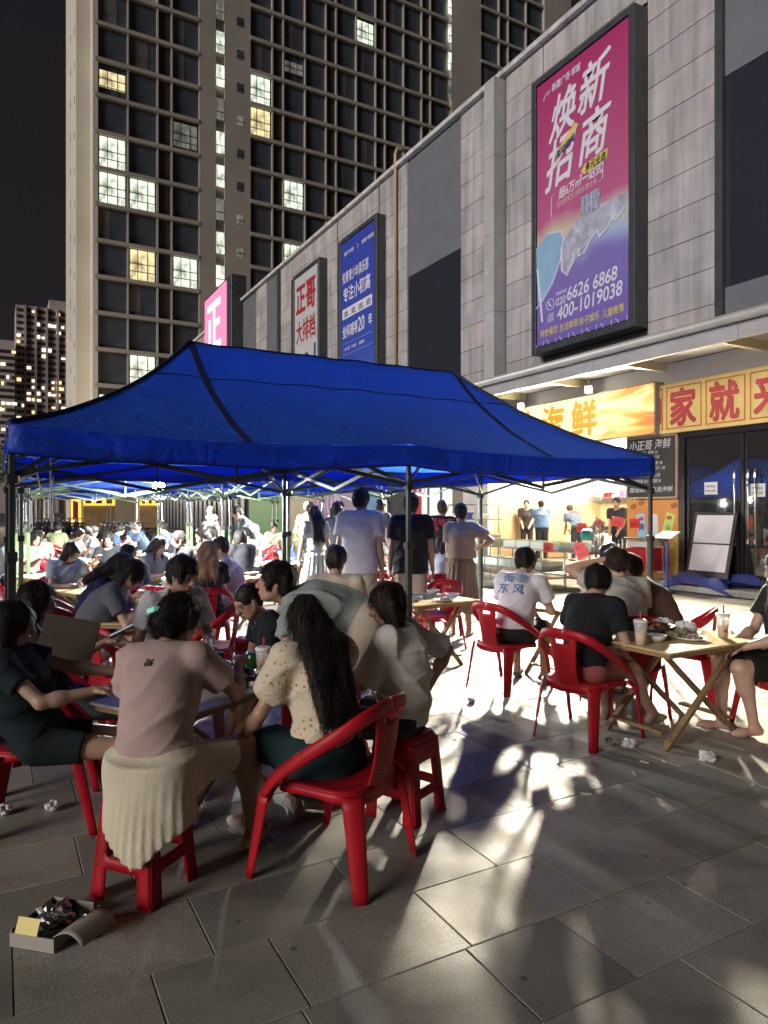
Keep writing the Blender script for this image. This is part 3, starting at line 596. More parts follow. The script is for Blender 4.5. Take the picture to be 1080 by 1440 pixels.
for mm in (LITW, LITY, LITD):
    n = mm.node_tree; b = n.nodes['Principled BSDF']; co = n.nodes.new('ShaderNodeTexCoord'); x = n.nodes.new('ShaderNodeTexNoise'); x.inputs['Scale'].default_value = 1.1; x.inputs['Detail'].default_value = 6
    mp = n.nodes.new('ShaderNodeMapping'); mp.inputs['Scale'].default_value = (1.6, 1, .7)
    r = n.nodes.new('ShaderNodeMapRange'); r.inputs[1].default_value = .35; r.inputs[2].default_value = .65; r.inputs[3].default_value = .25*b.inputs['Emission Strength'].default_value; r.inputs[4].default_value = 1.5*b.inputs['Emission Strength'].default_value
    n.links.new(co.outputs['Object'], mp.inputs[0]); n.links.new(mp.outputs[0], x.inputs['Vector']); n.links.new(x.outputs['Fac'], r.inputs[0]); n.links.new(r.outputs[0], b.inputs['Emission Strength'])
LIT = [(166, 104, 'y', .55), (164, 213, 'w', 1), (166, 265, 'w', 1), (207, 272, 'w', 1), (263, 187, 'd', .8), (204, 374, 'y', 1), (260, 382, 'w', 1), (206, 525, 'w', 1), (166, 560, 'w', .5), (369, 118, 'w', 1), (369, 166, 'y', 1), (417, 268, 'w', 1), (521, 33, 'w', .8), (414, 350, 'w', 1), (414, 78, 'd', .4)]
mcache = {}
GRID = {}
def gridmesh(w, h, off=0):
    key = round(w, 2)
    if key not in GRID:
        s = MB(); 
        for f in (.0, .33, .67, 1.0): s.box((w*f-.04*(f > 0), -.05, 0), (w*f+.04*(f < 1), -.005, h))
        for f in (0, .3, .55, 1.0): s.box((0, -.06, h*f-.04*(f > 0)), (w, -.01, h*f+.04*(f < 1)))
        GRID[key] = s.mesh('window_bar', MUL)
    return GRID[key]
band = MB(); mull = MB(); FLOORS = range(-5, 15)
for si, (xa, xb, pat, side) in enumerate(secs):
    tot = sum(2.9 if p == 'w' else 1.35 for p in pat)+.16*(len(pat)-1); sc = (xb-xa)/tot; x = xa
    for k in FLOORS:
        z = ZB+k*FH
        part_box('floor_band', (xa-(.35 if side else 0), YT-.18, z-.22), (xb, YT+.44, z+.22), RENDER, tower) if z < 84 else None
    for ci, p in enumerate(pat):
        wd = (2.9 if p == 'w' else 1.35)*sc
        if ci < len(pat)-1: mull.box((x+wd, YT-.1, 4), (x+wd+.16*sc, YT+.43, 88))
        for k in FLOORS:
            z = ZB+k*FH+.22; h = FH-.44; um = None
            # leave out what the arcade hides
            fw = (x)*SN+YT*CS; rt = x*CS-YT*SN; u = 540+F*rt/fw; vtop = HOR-(z+h-EYE)/fw*F; vbot = HOR-(z-EYE)/fw*F
            roof = 5+.853*(820-u)
            if vtop > roof+10 or vbot < -6 or vtop > 600: continue
            lit = None
            for (lu, lv, kind, frac) in LIT:
                X = Xt(lu); Z = Zt(lu, lv)
                if x-.1 < X < x+wd+.1 and z-.3 < Z < z+h+.3: lit = (kind, frac)
            key = (round(wd, 2), lit)
            if key not in mcache:
                if lit is None: mcache[key] = winmesh(wd, h, TG if p == 'w' else TGN, 0, 'window')
                else:
                    s = MB(); f = lit[1]; s.box((wd*.06, .0, h*(1-f)*.6+.05), (wd*.94, .05, h*(1-f)*.6+h*f-.05)); mcache[key] = s.mesh('window', {'w': LITW, 'y': LITY, 'd': LITD}[lit[0]])
            o = link('window', mcache[key], tower, (x, YT+.3, z))
            if lit is None and p == 'w' and rnd.random() < .22:
                f_ = rnd.uniform(.25, .7); part_box('curtain', (x+.1, YT+.27, z+.1), (x+wd*f_, YT+.295, z+h-.1), TG2, tower)
            if lit:
                o['label'] = 'lit window with dark grid bars'; link('window_bar', gridmesh(wd, h), o)
                part_box('window_surround', (x, YT+.36, z), (x+wd, YT+.42, z+h), TG, tower)
        x += wd+.16*sc
mull.build('mullion', RENDER, tower)
for k in FLOORS:        # stair windows
    for cx, wd, hh, f in ((X1+2.05, 1.0, 2.6, 1), (X1+4.6, .85, 1.1, 0), (X3+.05, .6, 2.6, 1)):
        z = ZB+k*FH+.9
        fw = cx*SN+YT*CS; u = 540+F*(cx*CS-YT*SN)/fw; v = HOR-(z-EYE)/fw*F
        if v < -10 or v > 600 or v > 5+.853*(820-u)+5: continue
        m_ = (LITW if rnd.random() < .65 else LITD) if f else rnd.choice((TG, TG, LITD))
        part_box('stair_window', (cx, YT-.13, z), (cx+wd, YT-.105, z+hh), m_, tower)
        part_box('stair_window_bar', (cx, YT-.16, z+hh*.35), (cx+wd, YT-.14, z+hh*.35+.09), MUL, tower)

# ------------------------------------------------------------------ far tower block
YF = 389.0
FT = mat('far_render', (.6, .5, .46), .9, vary=.2, vscale=.03); FD = mat('far_glass', (.06, .055, .06), .3)
t = MB(); xa, xb = Xt(22, YF), Xt(108, YF); t.box((xa, YF, 0), (xb, YF+25, 103)); t = tag(t.build('distant_tower', FT), 'distant apartment block with scattered lit windows at the left edge', 'tower block')
part_box('roof_block', (xa+15, YF+2, 103), (xb-3, YF+20, 108), FT, t); part_box('side_wing', (Xt(-30, YF), YF-4, 0), (xa-.5, YF+20, 84), FT, t)
for f in (.15, .32, .5, .68, .85): part_box('pier', (xa+(xb-xa)*f-.5, YF-1.2, 0), (xa+(xb-xa)*f+.5, YF, 103), FT, t)
WW = mat('far_lit_white', (1, 1, .9), emit=1.6, ecol=(1, .93, .75)); WY = mat('far_lit_yellow', (1, .8, .4), emit=1.4, ecol=(1, .72, .38))
hidden = MB(); litn = 0
for r in range(27):
    z = 18+r*3.15
    for c in range(-4, 12):
        x = xa+.5+c*(xb-xa-1)/12
        if c < 0 and z > 80: continue
        p_ = .34 if 30 < z < 66 else .18
        y = YF-.3 if c >= 0 else YF-4.3
        if rnd.random() < p_:
            hh = rnd.uniform(.9, 1.7); ww = rnd.uniform(1.0, 2.3); part_box('window', (x, y, z), (x+ww, y+.25, z+hh), WW if rnd.random() < .6 else WY, t)
        else: hidden.box((x, y+.02, z), (x+1.8, y+.2, z+1.5))
tag(hidden.build('unlit_window', FD, t), kind='stuff')

# ------------------------------------------------------------------ street end: trees, kiosk signs, scooters
LEAF = mat('leaf_green', (.055, .085, .03), .6, vary=.4, vscale=2); BARK = mat('bark', (.09, .07, .05), .9)
def tree(x, y, h, lab):
    t = empty('tree', (x, y, 0), 0, lab, 'tree', 'dark trees at the street end')
    s = MB(); s.tube([(0, 0, 0), (.1, .05, h*.3), (-.1, .1, h*.6), (0, 0, h*.85)], [.22, .17, .1, .04], 8)
    for k in range(6):
        a = rnd.uniform(0, 6.3); z = h*rnd.uniform(.35, .6); s.tube([(0, 0, z), (math.cos(a)*h*.15, math.sin(a)*h*.15, z+h*.1), (math.cos(a)*h*.28, math.sin(a)*h*.28, z+h*.25)], [.08, .05, .02], 6)
    s.sm().build('trunk', BARK, t); s = MB()
    for k in range(1500):
        v = Vector((rnd.gauss(0, 1), rnd.gauss(0, 1), rnd.gauss(0, 1))).normalized()*rnd.uniform(.35, 1)**.6
        ang = math.atan2(v.y, v.x); q = 1+.25*math.sin(3*ang+x)*math.cos(2*v.z*3)
        p = Vector((v.x*h*.42*q, v.y*h*.42*q, h*.68+v.z*h*.33*q)); a = Vector((rnd.uniform(-1, 1), rnd.uniform(-1, 1), rnd.uniform(-1, 1))).normalized()*rnd.uniform(.12, .26); b = a.cross(v).normalized()*.1
        s.add([p-a, p+b, p+a, p-b], [(0, 1, 2, 3)])
    s.build('crown', LEAF, t)
for i, (x, y, h) in enumerate(((-17, 66, 7), (-12.5, 72, 8), (-7, 76, 7.5), (-1, 80, 8.5), (3.5, 78, 7), (-23, 70, 8))): tree(x, y, h, 'dark leafy tree at the far street end, '+('behind the lamp posts', 'tallest by the lamp posts', 'behind the red awning', 'behind the yellow kiosk', 'close to the tower foot', 'outermost on the left')[i])
KY = mat('kiosk_sign', (1, .7, .1), emit=1.5, ecol=(1, .6, .08)); KB = mat('kiosk_body', (.35, .22, .1), .6, emit=.12, vary=.3, vscale=2)  # kiosk body glows in place of a warm-lit interior
for i, (u, v, d, wd, hh, lab) in enumerate(((120, 718, 52, 1.9, 2.3, 'tall yellow lit kiosk front at the street end'), (140, 704, 50, 2.1, .7, 'yellow lit sign board right of the tall kiosk'), (211, 705, 40, 1.1, .45, 'small yellow lit sign hung by the dark shopfront'))):
    x, y = G(u, d); z = EYE+(HOR-v)/F*d
    t = empty('kiosk', (x, y, 0), 0, lab, 'kiosk')
    s = MB(); s.bbox((-wd/2, 0, z-hh/2), (wd/2, .15, z+hh/2), .02); s.build('lit_sign', KY, t); s = MB(); s.bbox((-wd/2, .16, 0), (wd/2, 1.8, z+hh/2-.05), .02); s.build('body', KB, t)
    for k in range(3):
        s = MB(); s.box((-wd/2+.1+k*wd/3, -.02, z-hh*.3), (-wd/2+.02+(k+.7)*wd/3, -.002, z+hh*.3)); s.build('sign_mark', SR, t)
t = empty('red_awning', (*G(103, 48), 0), 0, 'red awning on poles at the far street end', 'awning'); s = MB(); s.sheet(lambda a, b: (-2.4+4.8*a, -1+2*b, 2.3+.7*(1-abs(2*b-1))), 6, 6, .03); s.build('cloth', SR, t)
for a in (-2.3, 2.3):
    for b in (-.9, .9): s = MB(); s.tube([(a, b, 0), (a, b, 2.35)], .03, 6); s.build('pole', STL, t)
for i, u in enumerate((63, 69)):
    t = empty('lamp_post', (*G(u, 60), 0), 0, ('pale lamp post with a boxed head, left one of the pair', 'pale lamp post with a boxed head, right one of the pair')[i], 'lamp post', 'street end lamp posts')
    s = MB(); s.tube([(0, 0, 0), (0, 0, 3.1)], [.12, .07], 8); s.build('post', PAP, t); s = MB(); s.bbox((-.25, -.25, 3.1), (.25, .25, 3.7), .05); s.build('lamp_head', mat('post_head', (.7, .45, .45), .5, emit=1.2), t); lamp('POINT', (t.location.x, t.location.y, 4.2), 2600, (1, .82, .6), .3)
def scooter():
    t = empty('scooter'); t['category'] = 'scooter'; m = mat('scooter_paint', (.06, .06, .07), .4); ty = mat('tyre', (.02, .02, .02), .8)
    for x in (-.6, .6):
        s = MB(); s.tube([(x+.24*math.cos(a), 0, .26+.24*math.sin(a)) for a in np.linspace(0, 6.283, 13)], .05, 6, False); s.build('wheel', ty, t)
    s = MB(); s.tube([(.6, 0, .26), (.45, 0, .75), (.38, 0, 1.0)], .05, 6); s.tube([(.45, 0, .55), (.2, 0, .32), (-.3, 0, .32), (-.4, 0, .6)], [.14, .12, .14, .18], 8); s.sm().build('body', m, t)
    s = MB(); s.bbox((-.7, -.14, .68), (-.05, .14, .8), .05); s.build('seat', ty, t); s = MB(); s.tube([(.36, -.32, 1.02), (.38, 0, 1.0), (.36, .32, 1.02)], .02, 6); s.build('handlebar', STL, t)
    s = MB(); s.lathe([(.02, -.03), (.08, -.02), (.08, .03)], 8, (.47, 0, .9)); s.build('headlight', WHITE, t); return t
SC = Proto(scooter)
for i in range(16):
    d = 42 if i % 2 else 46; u = 34+i*5.2; x, y = G(u, d); SC((x, y, 0), 95+rnd.uniform(-12, 12), 'dark parked scooter in the row at the far street end', 'parked scooters at the street end')
for i in range(9):
    x, y = G(158+i*6.5, 30+rnd.uniform(-1, 2)); SC((x, y, 0), 150+rnd.uniform(-25, 25), 'dark parked scooter crowded before the unlit shopfront', 'parked scooters by the shopfront')
# ------------------------------------------------------------------ pop-up tents
def tent_fabric():
    m = mat('tent_fabric', (.016, .085, .56), .5); n = m.node_tree; b = n.nodes['Principled BSDF']; out = n.nodes['Material Output']
    tr = n.nodes.new('ShaderNodeBsdfTranslucent'); tr.inputs[0].default_value = (.03, .14, .9, 1); mx = n.nodes.new('ShaderNodeMixShader'); mx.inputs[0].default_value = .5
    co = n.nodes.new('ShaderNodeTexCoord'); t = n.nodes.new('ShaderNodeTexNoise'); t.inputs['Scale'].default_value = 2.6; t.inputs['Detail'].default_value = 5; t.inputs['Distortion'].default_value = 1.6
    u = n.nodes.new('ShaderNodeBump'); u.inputs['Strength'].default_value = .6; u.inputs['Distance'].default_value = .06
    n.links.new(co.outputs['Object'], t.inputs['Vector']); n.links.new(t.outputs['Fac'], u.inputs['Height']); n.links.new(u.outputs[0], b.inputs['Normal'])
    n.links.new(b.outputs[0], mx.inputs[1]); n.links.new(tr.outputs[0], mx.inputs[2]); n.links.new(mx.outputs[0], out.inputs[0]); return m
TF = tent_fabric(); PG = mat('post_green', (.17, .24, .12), .35, metal=.3, vary=.15); PD = mat('post_dark', (.045, .055, .05), .4, metal=.4); JN = mat('joint_black', (.02, .02, .02), .5)
HEM = mat('hem_dark', (.004, .008, .06), .7)
def tent(x0, y0, W, D, lab, dark, eave=2.1, peak=3.08):
    t = empty('canopy_tent', (x0, y0, 0), 0, lab, 'tent', 'blue pop-up tents'); pm = PD if dark else PG
    def zf(x, y):
        tx = min(x, W-x)/1.5; ty = min(y, D-y)/(D/2); q = max(0, min(1, min(tx, ty))); e = eave+(peak-eave)*(.62*q+.38*q**2.4)
        k = abs(((x/(W/2)) % 1)-.5)*2
        return e-.05*(1-k*k)*(1-q)+.007*math.sin(11*x+2.5*math.sin(3*y))*math.sin(3.1*y/D*1.0)+.006*math.sin(5*x-9*y)*(1-q)*min(1, 4*q)
    def roof(a, b):
        return (a*W, b*D, zf(a*W, b*D))
    xs = [1.5*i/12 for i in range(12)]+[1.5+(W-3)*i/24 for i in range(24)]+[W-1.5+1.5*i/12 for i in range(13)]; ysr = [D*j/24 for j in range(25)]
    s = MB(); s.v = [(x, y, zf(x, y)) for x in xs for y in ysr]
    for i in range(48):
        for j in range(24):
            a, b, c, d = i*25+j, (i+1)*25+j, (i+1)*25+j+1, i*25+j+1
            s.f += [(a, b, c), (a, c, d)] if (i < 24) == (j < 12) else [(a, b, d), (b, c, d)]
    s.sm(); s.build('roof_fabric', TF, t)
    for bx_ in (1.5, W-1.5):
        s = MB(); s.sheet(lambda a, b: (bx_-.03+.06*a+.08*b, D/2*(1-b), zf(bx_, D/2*(1-b))+.007), 1, 24, .002); s.build('seam_arm_shade', HEM, t)  # dark strip paints the inner arm's silhouette along the seam
    s = MB(); P_ = [(x, .36*D, zf(x, .36*D)+.004) for x in np.linspace(1.1, W-1.1, 40)]; s.tube(P_, .006, 4); s.build('seam', HEM, t)
    for nm, p, q in (('near', (0, 0), (W, 0)), ('far', (0, D), (W, D)), ('left', (0, 0), (0, D)), ('right', (W, 0), (W, D))):
        P, Q = Vector((*p, 0)), Vector((*q, 0)); L = (Q-P).length; out = Vector((0, -1, 0)) if nm == 'near' else Vector((0, 1, 0)) if nm == 'far' else Vector((-1, 0, 0)) if nm == 'left' else Vector((1, 0, 0))
        def val(a, b):
            c = P+(Q-P)*a; w_ = .006*math.sin(a*L*9)+.004*math.sin(a*L*23+2); z = zf(c.x, c.y)-.002
            return tuple(c+out*(.012+w_*b)+Vector((0, 0, z-(.185+.01*math.sin(a*L*4))*b)))
        s = MB(); s.sheet(val, int(L*10), 5, .003); s.sm(); s.build('valance', TF, t)
        s = MB(); s.tube([Vector(val(i/40, 1)) for i in range(41)], .006, 4); s.build('hem', HEM, t)
    # hip seams, thickened to paint the frame arms' silhouettes through the fabric
    for cx, px in ((0, 1.5), (W, W-1.5)):
        for cy in (0, D):
            s = MB(); s.tube([(cx+(px-cx)*k/12, cy+(D/2-cy)*k/12, zf(cx+(px-cx)*k/12, cy+(D/2-cy)*k/12)+.004) for k in range(13)], .022, 5); s.build('seam', HEM, t)
    s = MB(); s.tube([(1.5+(W-3)*k/12, D/2, zf(1.5+(W-3)*k/12, D/2)) for k in range(13)], .012, 5); s.build('seam', HEM, t)
    for x in (.02, W/2, W-.02):
        for y in (.03, D-.03):
            s = MB(); s.bbox((x-.024, y-.024, .008), (x+.024, y+.024, 1.25), .004); s.build('post', pm, t)
            s = MB(); s.bbox((x-.018, y-.018, 1.252), (x+.018, y+.018, eave-.06), .004); s.build('inner_post', STL if not dark else pm, t)
            s = MB(); s.box((x-.035, y-.035, 0), (x+.035, y+.035, .006)); s.build('foot_plate', pm, t)
            for z in (1.22, 1.72, eave-.09): s = MB(); s.bbox((x-.034, y-.034, z), (x+.034, y+.034, z+.06), .006); s.build('joint', JN, t)
    def br(p, q): s = MB(); s.bar(p, q, .016 if dark else .013, .032 if dark else .024); s.build('truss_bar', pm, t)
    zt, zb = eave-.06, eave-.34
    nb = int(round(W/1.5))
    for y in (.03, D-.03):
        for i in range(nb):
            a, b = W*i/nb, W*(i+1)/nb; o = .008
            br((a, y-o, zt if i % 2 == 0 else zb+.02), (b, y-o, zb if i % 2 == 0 else zt)); br((a, y+o, zb+.02 if i % 2 == 0 else zt), (b, y+o, zt if i % 2 == 0 else zb))
            s = MB(); s.bar((b, y, zb-.02), (b, y, zt), .018); s.build('truss_stub', pm, t) if i < nb-1 and i % 2 == 0 else None
    for x in (.02, W/2, W-.02):
        for i in range(2):
            a, b = .03+(D-.06)*i/2, .03+(D-.06)*(i+1)/2; o = .008
            br((x-o, a, zt if i == 0 else zb), (x-o, b, zb if i == 0 else zt)); br((x+o, a, zb if i == 0 else zt), (x+o, b, zt if i == 0 else zb))
    for px in (1.5, W-1.5):                # crown posts and diagonal scissor arms
        s = MB(); s.bbox((px-.016, D/2-.016, eave-.1), (px+.016, D/2+.016, peak-.03), .003); s.build('crown_post', pm, t)
        for cx in ((0, W/2) if px < W/2 else (W/2, W)):
            for cy in (.03, D-.03): br((cx, cy, zt), (px, D/2, eave+.38)); br((cx, cy, zb), ((cx+px)/2, (cy+D/2)/2, eave+.14)); br((px, D/2, eave-.05), ((cx+px)/2, (cy+D/2)/2, eave+.14))
    return t
tents = [tent(.05, 5.02, 5.95, 3.0, 'blue pop-up tent nearest the camera, over the front tables', True, peak=3.1), tent(.18, 8.22, 6.0, 3.0, 'blue pop-up tent second in the row, behind the front one', False),
         tent(.35, 11.4, 6.05, 3.05, 'blue pop-up tent third in the row', False), tent(.5, 14.6, 6.0, 3.05, 'blue pop-up tent fourth in the row', False), tent(.45, 17.8, 6.0, 3.1, 'blue pop-up tent farthest down the row', False)]
BG = mat('bulb_glow', (1, 1, 1), emit=70, ecol=(.9, 1, .95)); CBL = mat('cable_white', (.6, .6, .6), .5)
for i, p in enumerate(TENT_LAMPS):
    t = empty('hanging_bulb', p, 0, ('white bulb hanging under the second tent, brightest of the bulbs', 'white bulb hanging under the fourth tent, second from the brightest', 'white bulb hanging beyond the last tent, by the street end', 'added white bulb hanging on the shop side of the third tent', 'added white bulb hanging on the shop side of the last tent')[i], 'light bulb', 'bulbs hanging under the tents')
    s = MB(); s.lathe([(.03, -.09), (.07, -.06), (.09, -.01), (.06, .035), (.016, .05)], 12); s.sm().build('globe', BG, t)
    s = MB(); s.tube([(0, 0, .05), (0, 0, .12)], .02, 8); s.build('socket', JN, t); s = MB(); s.tube([(0, 0, .12), (.02, .01, .3), (.3, .05, .42)], .005, 5); s.build('cable', CBL, t)
s = MB()
for a, b, sag in (((.2, 5.3, 2.0), (.5, 8.1, 1.95), .35), ((.5, 8.1, 1.95), (.3, 5.2, 2.02), .6)):
    s.tube([Vector(a).lerp(Vector(b), k/14)-Vector((0, 0, sag*4*(k/14)*(1-k/14))) for k in range(15)], .006, 5)
tag(s.build('power_cable', CBL), 'white power cable looping from the left posts of the front tent', 'cable')

# ------------------------------------------------------------------ plastic chair, stool, tables
RP = mat('red_plastic', (.36, .006, .014), .46, spec=.32, bump=.08, bscale=14, vary=.22, vscale=5)
def chair_proto():
    t = empty('plastic_chair'); t['category'] = 'chair'
    sh = .405
    def seat(a, b):
        r = a; th = b*2*math.pi; c, s_ = math.cos(th), math.sin(th); k = (abs(c)**4+abs(s_)**4)**-.25
        x, y = .215*r*k*c*.97+.0, .215*r*k*s_*1.03
        return (x, y, sh-.018*(1-r*r)+(-.012 if x > .15 else 0))
    s = MB(); s.sheet(seat, 6, 28, .006); s.sm().build('seat', RP, t)
    def apron(a, b):
        th = a*2*math.pi; c, s_ = math.cos(th), math.sin(th); k = (abs(c)**4+abs(s_)**4)**-.25
        return (.213*k*c*.97+.004*b*c, .213*k*s_*1.03+.004*b*s_, sh-.002-b*(.05+.02*math.cos(2*th)))
    s = MB(); s.sheet(apron, 36, 2, .005); s.sm().build('seat_rim', RP, t)
    def rimc(v):    # upper rail centre line, v 0 centre back .. 1 at arm front
        P = [(-.262, 0, .735), (-.256, .1, .73), (-.228, .18, .706), (-.165, .238, .655), (-.07, .268, .59), (.03, .281, .52), (.12, .286, .45), (.185, .285, .37)]
        q = v*(len(P)-1); i = min(int(q), len(P)-2); f = q-i
        p0, p1, p2, p3 = (Vector(P[max(i-1, 0)]) if i > 0 else Vector((P[1][0], -P[1][1], P[1][2])), Vector(P[i]), Vector(P[i+1]), Vector(P[min(i+2, len(P)-1)]))
        return .5*((2*p1)+(p2-p0)*f+(2*p0-5*p1+4*p2-p3)*f*f+(3*p1-p0-3*p2+p3)*f**3)
    for sg in (1, -1):
        def rail(a, b):
            p = rimc(a); d = (rimc(min(a+.02, 1))-rimc(max(a-.02, 0))).normalized(); out = Vector((p.x+.02, p.y, 0)).normalized(); wdir = d.cross(out).normalized()
            wd = .062-.012*a; lip = .010*math.sin(b*math.pi); q = p+wdir*(b-.5)*wd*-1+out*lip
            return (q.x, q.y*sg, q.z)
        s = MB(); s.sheet(rail, 26, 5, .007); s.sm().build('armrest', RP, t)
        def fl(a, b):   # front leg, flows on from the arm
            p = Vector((.185, .285, .37)).lerp(Vector((.262, .292, 0)), a); wd = .058-.018*a; phi = (b-.5)*1.5
            return (p.x+wd*.5*math.sin(phi)*1.3-.0, (p.y+.018*math.cos(phi)-.018)*sg, p.z)
        s = MB(); s.sheet(fl, 8, 6, .007); s.sm().build('leg', RP, t)
        s = MB(); s.sheet(lambda a, b: ((.16+.05*b), (.205+.075*a)*sg, sh-.02-.05*a*a-.0*b), 4, 2, .006); s.sm().build('arm_bracket', RP, t)
        def rl(a, b):   # rear leg: angle section, flares to the back
            phi = R(95+70*b); rr = .072; wd = (1-.35*a); cx, cy = -.15-.075*a, .15+.05*a
            return (cx+rr*wd*math.cos(phi)*1.15, (cy+rr*wd*math.sin(phi))*sg, (sh-.01)*(1-a))
        s = MB(); s.sheet(rl, 8, 8, .007); s.sm().build('leg', RP, t)
    def back(a, b):
        y = (a-.5)*(.17+.05*abs(b-.3)); z = sh-.03+b*(.735-sh+.01); x = -.205-.062*b+.10*(y/.25)**2-.012*math.sin(b*math.pi)
        return (x, y, z)
    s = MB(); s.sheet(back, 12, 14, .007, lambda i, j: not (j == 12 and 3 <= i <= 8)); s.sm().build('backrest', RP, t)
    return t
CHAIR = Proto(chair_proto)
def stool_proto():
    t = empty('plastic_stool'); t['category'] = 'stool'; H = .42
    s = MB(); s.bbox((-.119, -.119, H-.035), (.119, .119, H), .02); s.build('seat', RP, t)
    s = MB(); s.tube([(-.045, 0, H+.001), (.045, 0, H+.001)], .012, 6); s.build('grip_slot', mat('slot_dark', (.05, .002, .003), .6), t)
    for k in range(4):
        M = Matrix.Rotation(R(90*k), 3, 'Z')
        def side(a, b):
            hw = .116+.03*(1-b); return tuple(M @ Vector((hw+.002, (a-.5)*2*hw, b*(H-.03)+.0)))
        s = MB(); s.sheet(side, 14, 16, .007, lambda i, j: i < 3 or i > 10 or j in (12, 13, 14, 15) or j in (5, 6)); s.sm(); s.build('side_frame', RP, t)
    for sx in (-1, 1):
        for sy in (-1, 1): s = MB(); s.box((sx*.134-.018, sy*.134-.018, 0), (sx*.134+.018, sy*.134+.018, .012)); s.build('foot', RP, t)
    return t
STOOL = Proto(stool_proto)
WT = mat('table_ply', (.55, .42, .2), .35, vary=.12, vscale=5, spec=.5); WTE = mat('table_edge', (.3, .18, .08), .6); WL = mat('table_leg_wood', (.22, .135, .065), .6, vary=.15)
WT2 = mat('table_white_top', (.5, .47, .48), .25, vary=.1)
def table_proto(W, D, H, top):
    t = empty('folding_table'); t['category'] = 'table'
    s = MB(); s.bbox((-W/2, -D/2, H-.014), (W/2, D/2, H), .003); s.build('tabletop', top, t)
    s = MB(); 
    for a, b in (((-W/2+.02, -D/2+.02, H-.045), (W/2-.02, -D/2+.045, H-.015)), ((-W/2+.02, D/2-.045, H-.045), (W/2-.02, D/2-.02, H-.015)), ((-W/2+.02, -D/2+.046, H-.045), (-W/2+.045, D/2-.046, H-.015)), ((W/2-.045, -D/2+.046, H-.045), (W/2-.02, D/2-.046, H-.015))): s.box(a, b)
    s.build('under_frame', WTE, t)
    for sy, o in ((-1, 0), (1, 0)):
        y = sy*(D/2-.12)
        s = MB(); s.bar((-W/2+.1, y, 0), (W/2-.14, y, H-.046), .04, .025); s.build('leg', WL, t)
        s = MB(); s.bar((W/2-.1, y-.045*sy, 0), (-W/2+.14, y-.045*sy, H-.046), .04, .025); s.build('leg', WL, t)
    for x in (-W/2+.13, W/2-.13): s = MB(); s.bar((x, -D/2+.16, .1), (x, D/2-.16, .1), .04, .02); s.build('stretcher', WL, t)
    return t
TABLE = Proto(lambda: table_proto(.78, .78, .66, WT)); WTABLE = Proto(lambda: table_proto(.96, .74, .66, WT)); LTABLE = Proto(lambda: table_proto(.95, .6, .60, WT2))

# tableware
CUPP = mat('cup_plastic', (.75, .78, .75), .15, alpha=.45); TEA = mat('iced_tea', (.8, .42, .03), .2, emit=0); CAN = mat('can_green_dark', (.02, .09, .03), .25, metal=.6); BOT = mat('bottle_clear', (.7, .75, .75), .08, alpha=.4); BOWLB = mat('bowl_dark', (.05, .03, .022), .35); BWH = mat('white_plastic', (.7, .7, .68), .3); FOOD = mat('food_red', (.4, .12, .06), .5, vary=.5, vscale=30); SHELL = mat('shells', (.3, .24, .16), .6, vary=.5, vscale=25, bump=.4); PURP = mat('purple_bag', (.18, .08, .4), .35); FIL = mat('bag_film', (.75, .75, .75), .2, alpha=.55, bump=.5, bscale=20); BLUCAN = mat('can_blue_metal', (.06, .15, .45), .3, metal=.4); BSH = mat('bamboo', (.6, .45, .25), .5)
def teacup():
    t = empty('drink_cup'); t['category'] = 'cup'
    s = MB(); s.lathe([(.032, 0), (.036, .06), (.042, .12), (.046, .155)], 16); s.sm().build('cup', CUPP, t); s = MB(); s.lathe([(.029, .004), (.037, .085)], 14); s.sm().build('tea', TEA, t)
    s = MB(); s.lathe([(.048, .152), (.048, .16), (.04, .168)], 16); s.build('lid', BWH, t); s = MB(); s.tube([(0, 0, .02), (.008, .004, .22)], .005, 6); s.build('straw', RED, t); s = MB(); s.box((-.012, -.0415, .04), (.012, -.038, .062)); s.build('label', SR, t); return t
CUP = Proto(teacup)
def can():
    t = empty('drink_can'); t['category'] = 'can'; s = MB(); s.lathe([(.026, 0), (.033, .01), (.033, .108), (.026, .12)], 16); s.sm().build('body', CAN, t)
    s = MB(); s.lathe([(.025, .1205), (.026, .124), (.023, .122)], 14); s.build('lid', STL, t); return t
CANP = Proto(can)
def bowl_(m, r=.075, h=.045, food=None):
    def f():
        t = empty('bowl'); t['category'] = 'bowl'; s = MB(); s.lathe([(r*.5, 0), (r*.85, h*.5), (r, h), (r*.95, h), (r*.8, h*.55), (r*.4, h*.2)], 18); s.sm().build('shell', m, t)
        if food:
            s = MB()
            for k in range(16): a = rnd.uniform(0, 6.3); q = r*.6*math.sqrt(rnd.random()); M = Matrix.Translation((q*math.cos(a), q*math.sin(a), h*rnd.uniform(.6, 1.15))) @ Matrix.Rotation(rnd.uniform(0, 3), 4, 'X'); s.bbox((-.018, -.009, -.006), (.018, .009, .006), .004, M)
            tag(s.build('food', food, t), kind='stuff')
        return t
    return f
BOWL = Proto(bowl_(BWH)); DBOWL = Proto(bowl_(BOWLB, .14, .07, FOOD)); PLATE = Proto(bowl_(BWH, .11, .022, SHELL)); TUB = None
def tubf():
    t = empty('plastic_tub'); t['category'] = 'tub'; s = MB(); s.lathe([(.042, 0), (.048, .07), (.05, .072)], 18); s.sm().build('tub', CUPP, t); s = MB(); s.lathe([(.054, .07), (.054, .08), (.048, .083)], 18); s.build('lid', CUPP, t); return t
TUB = Proto(tubf)
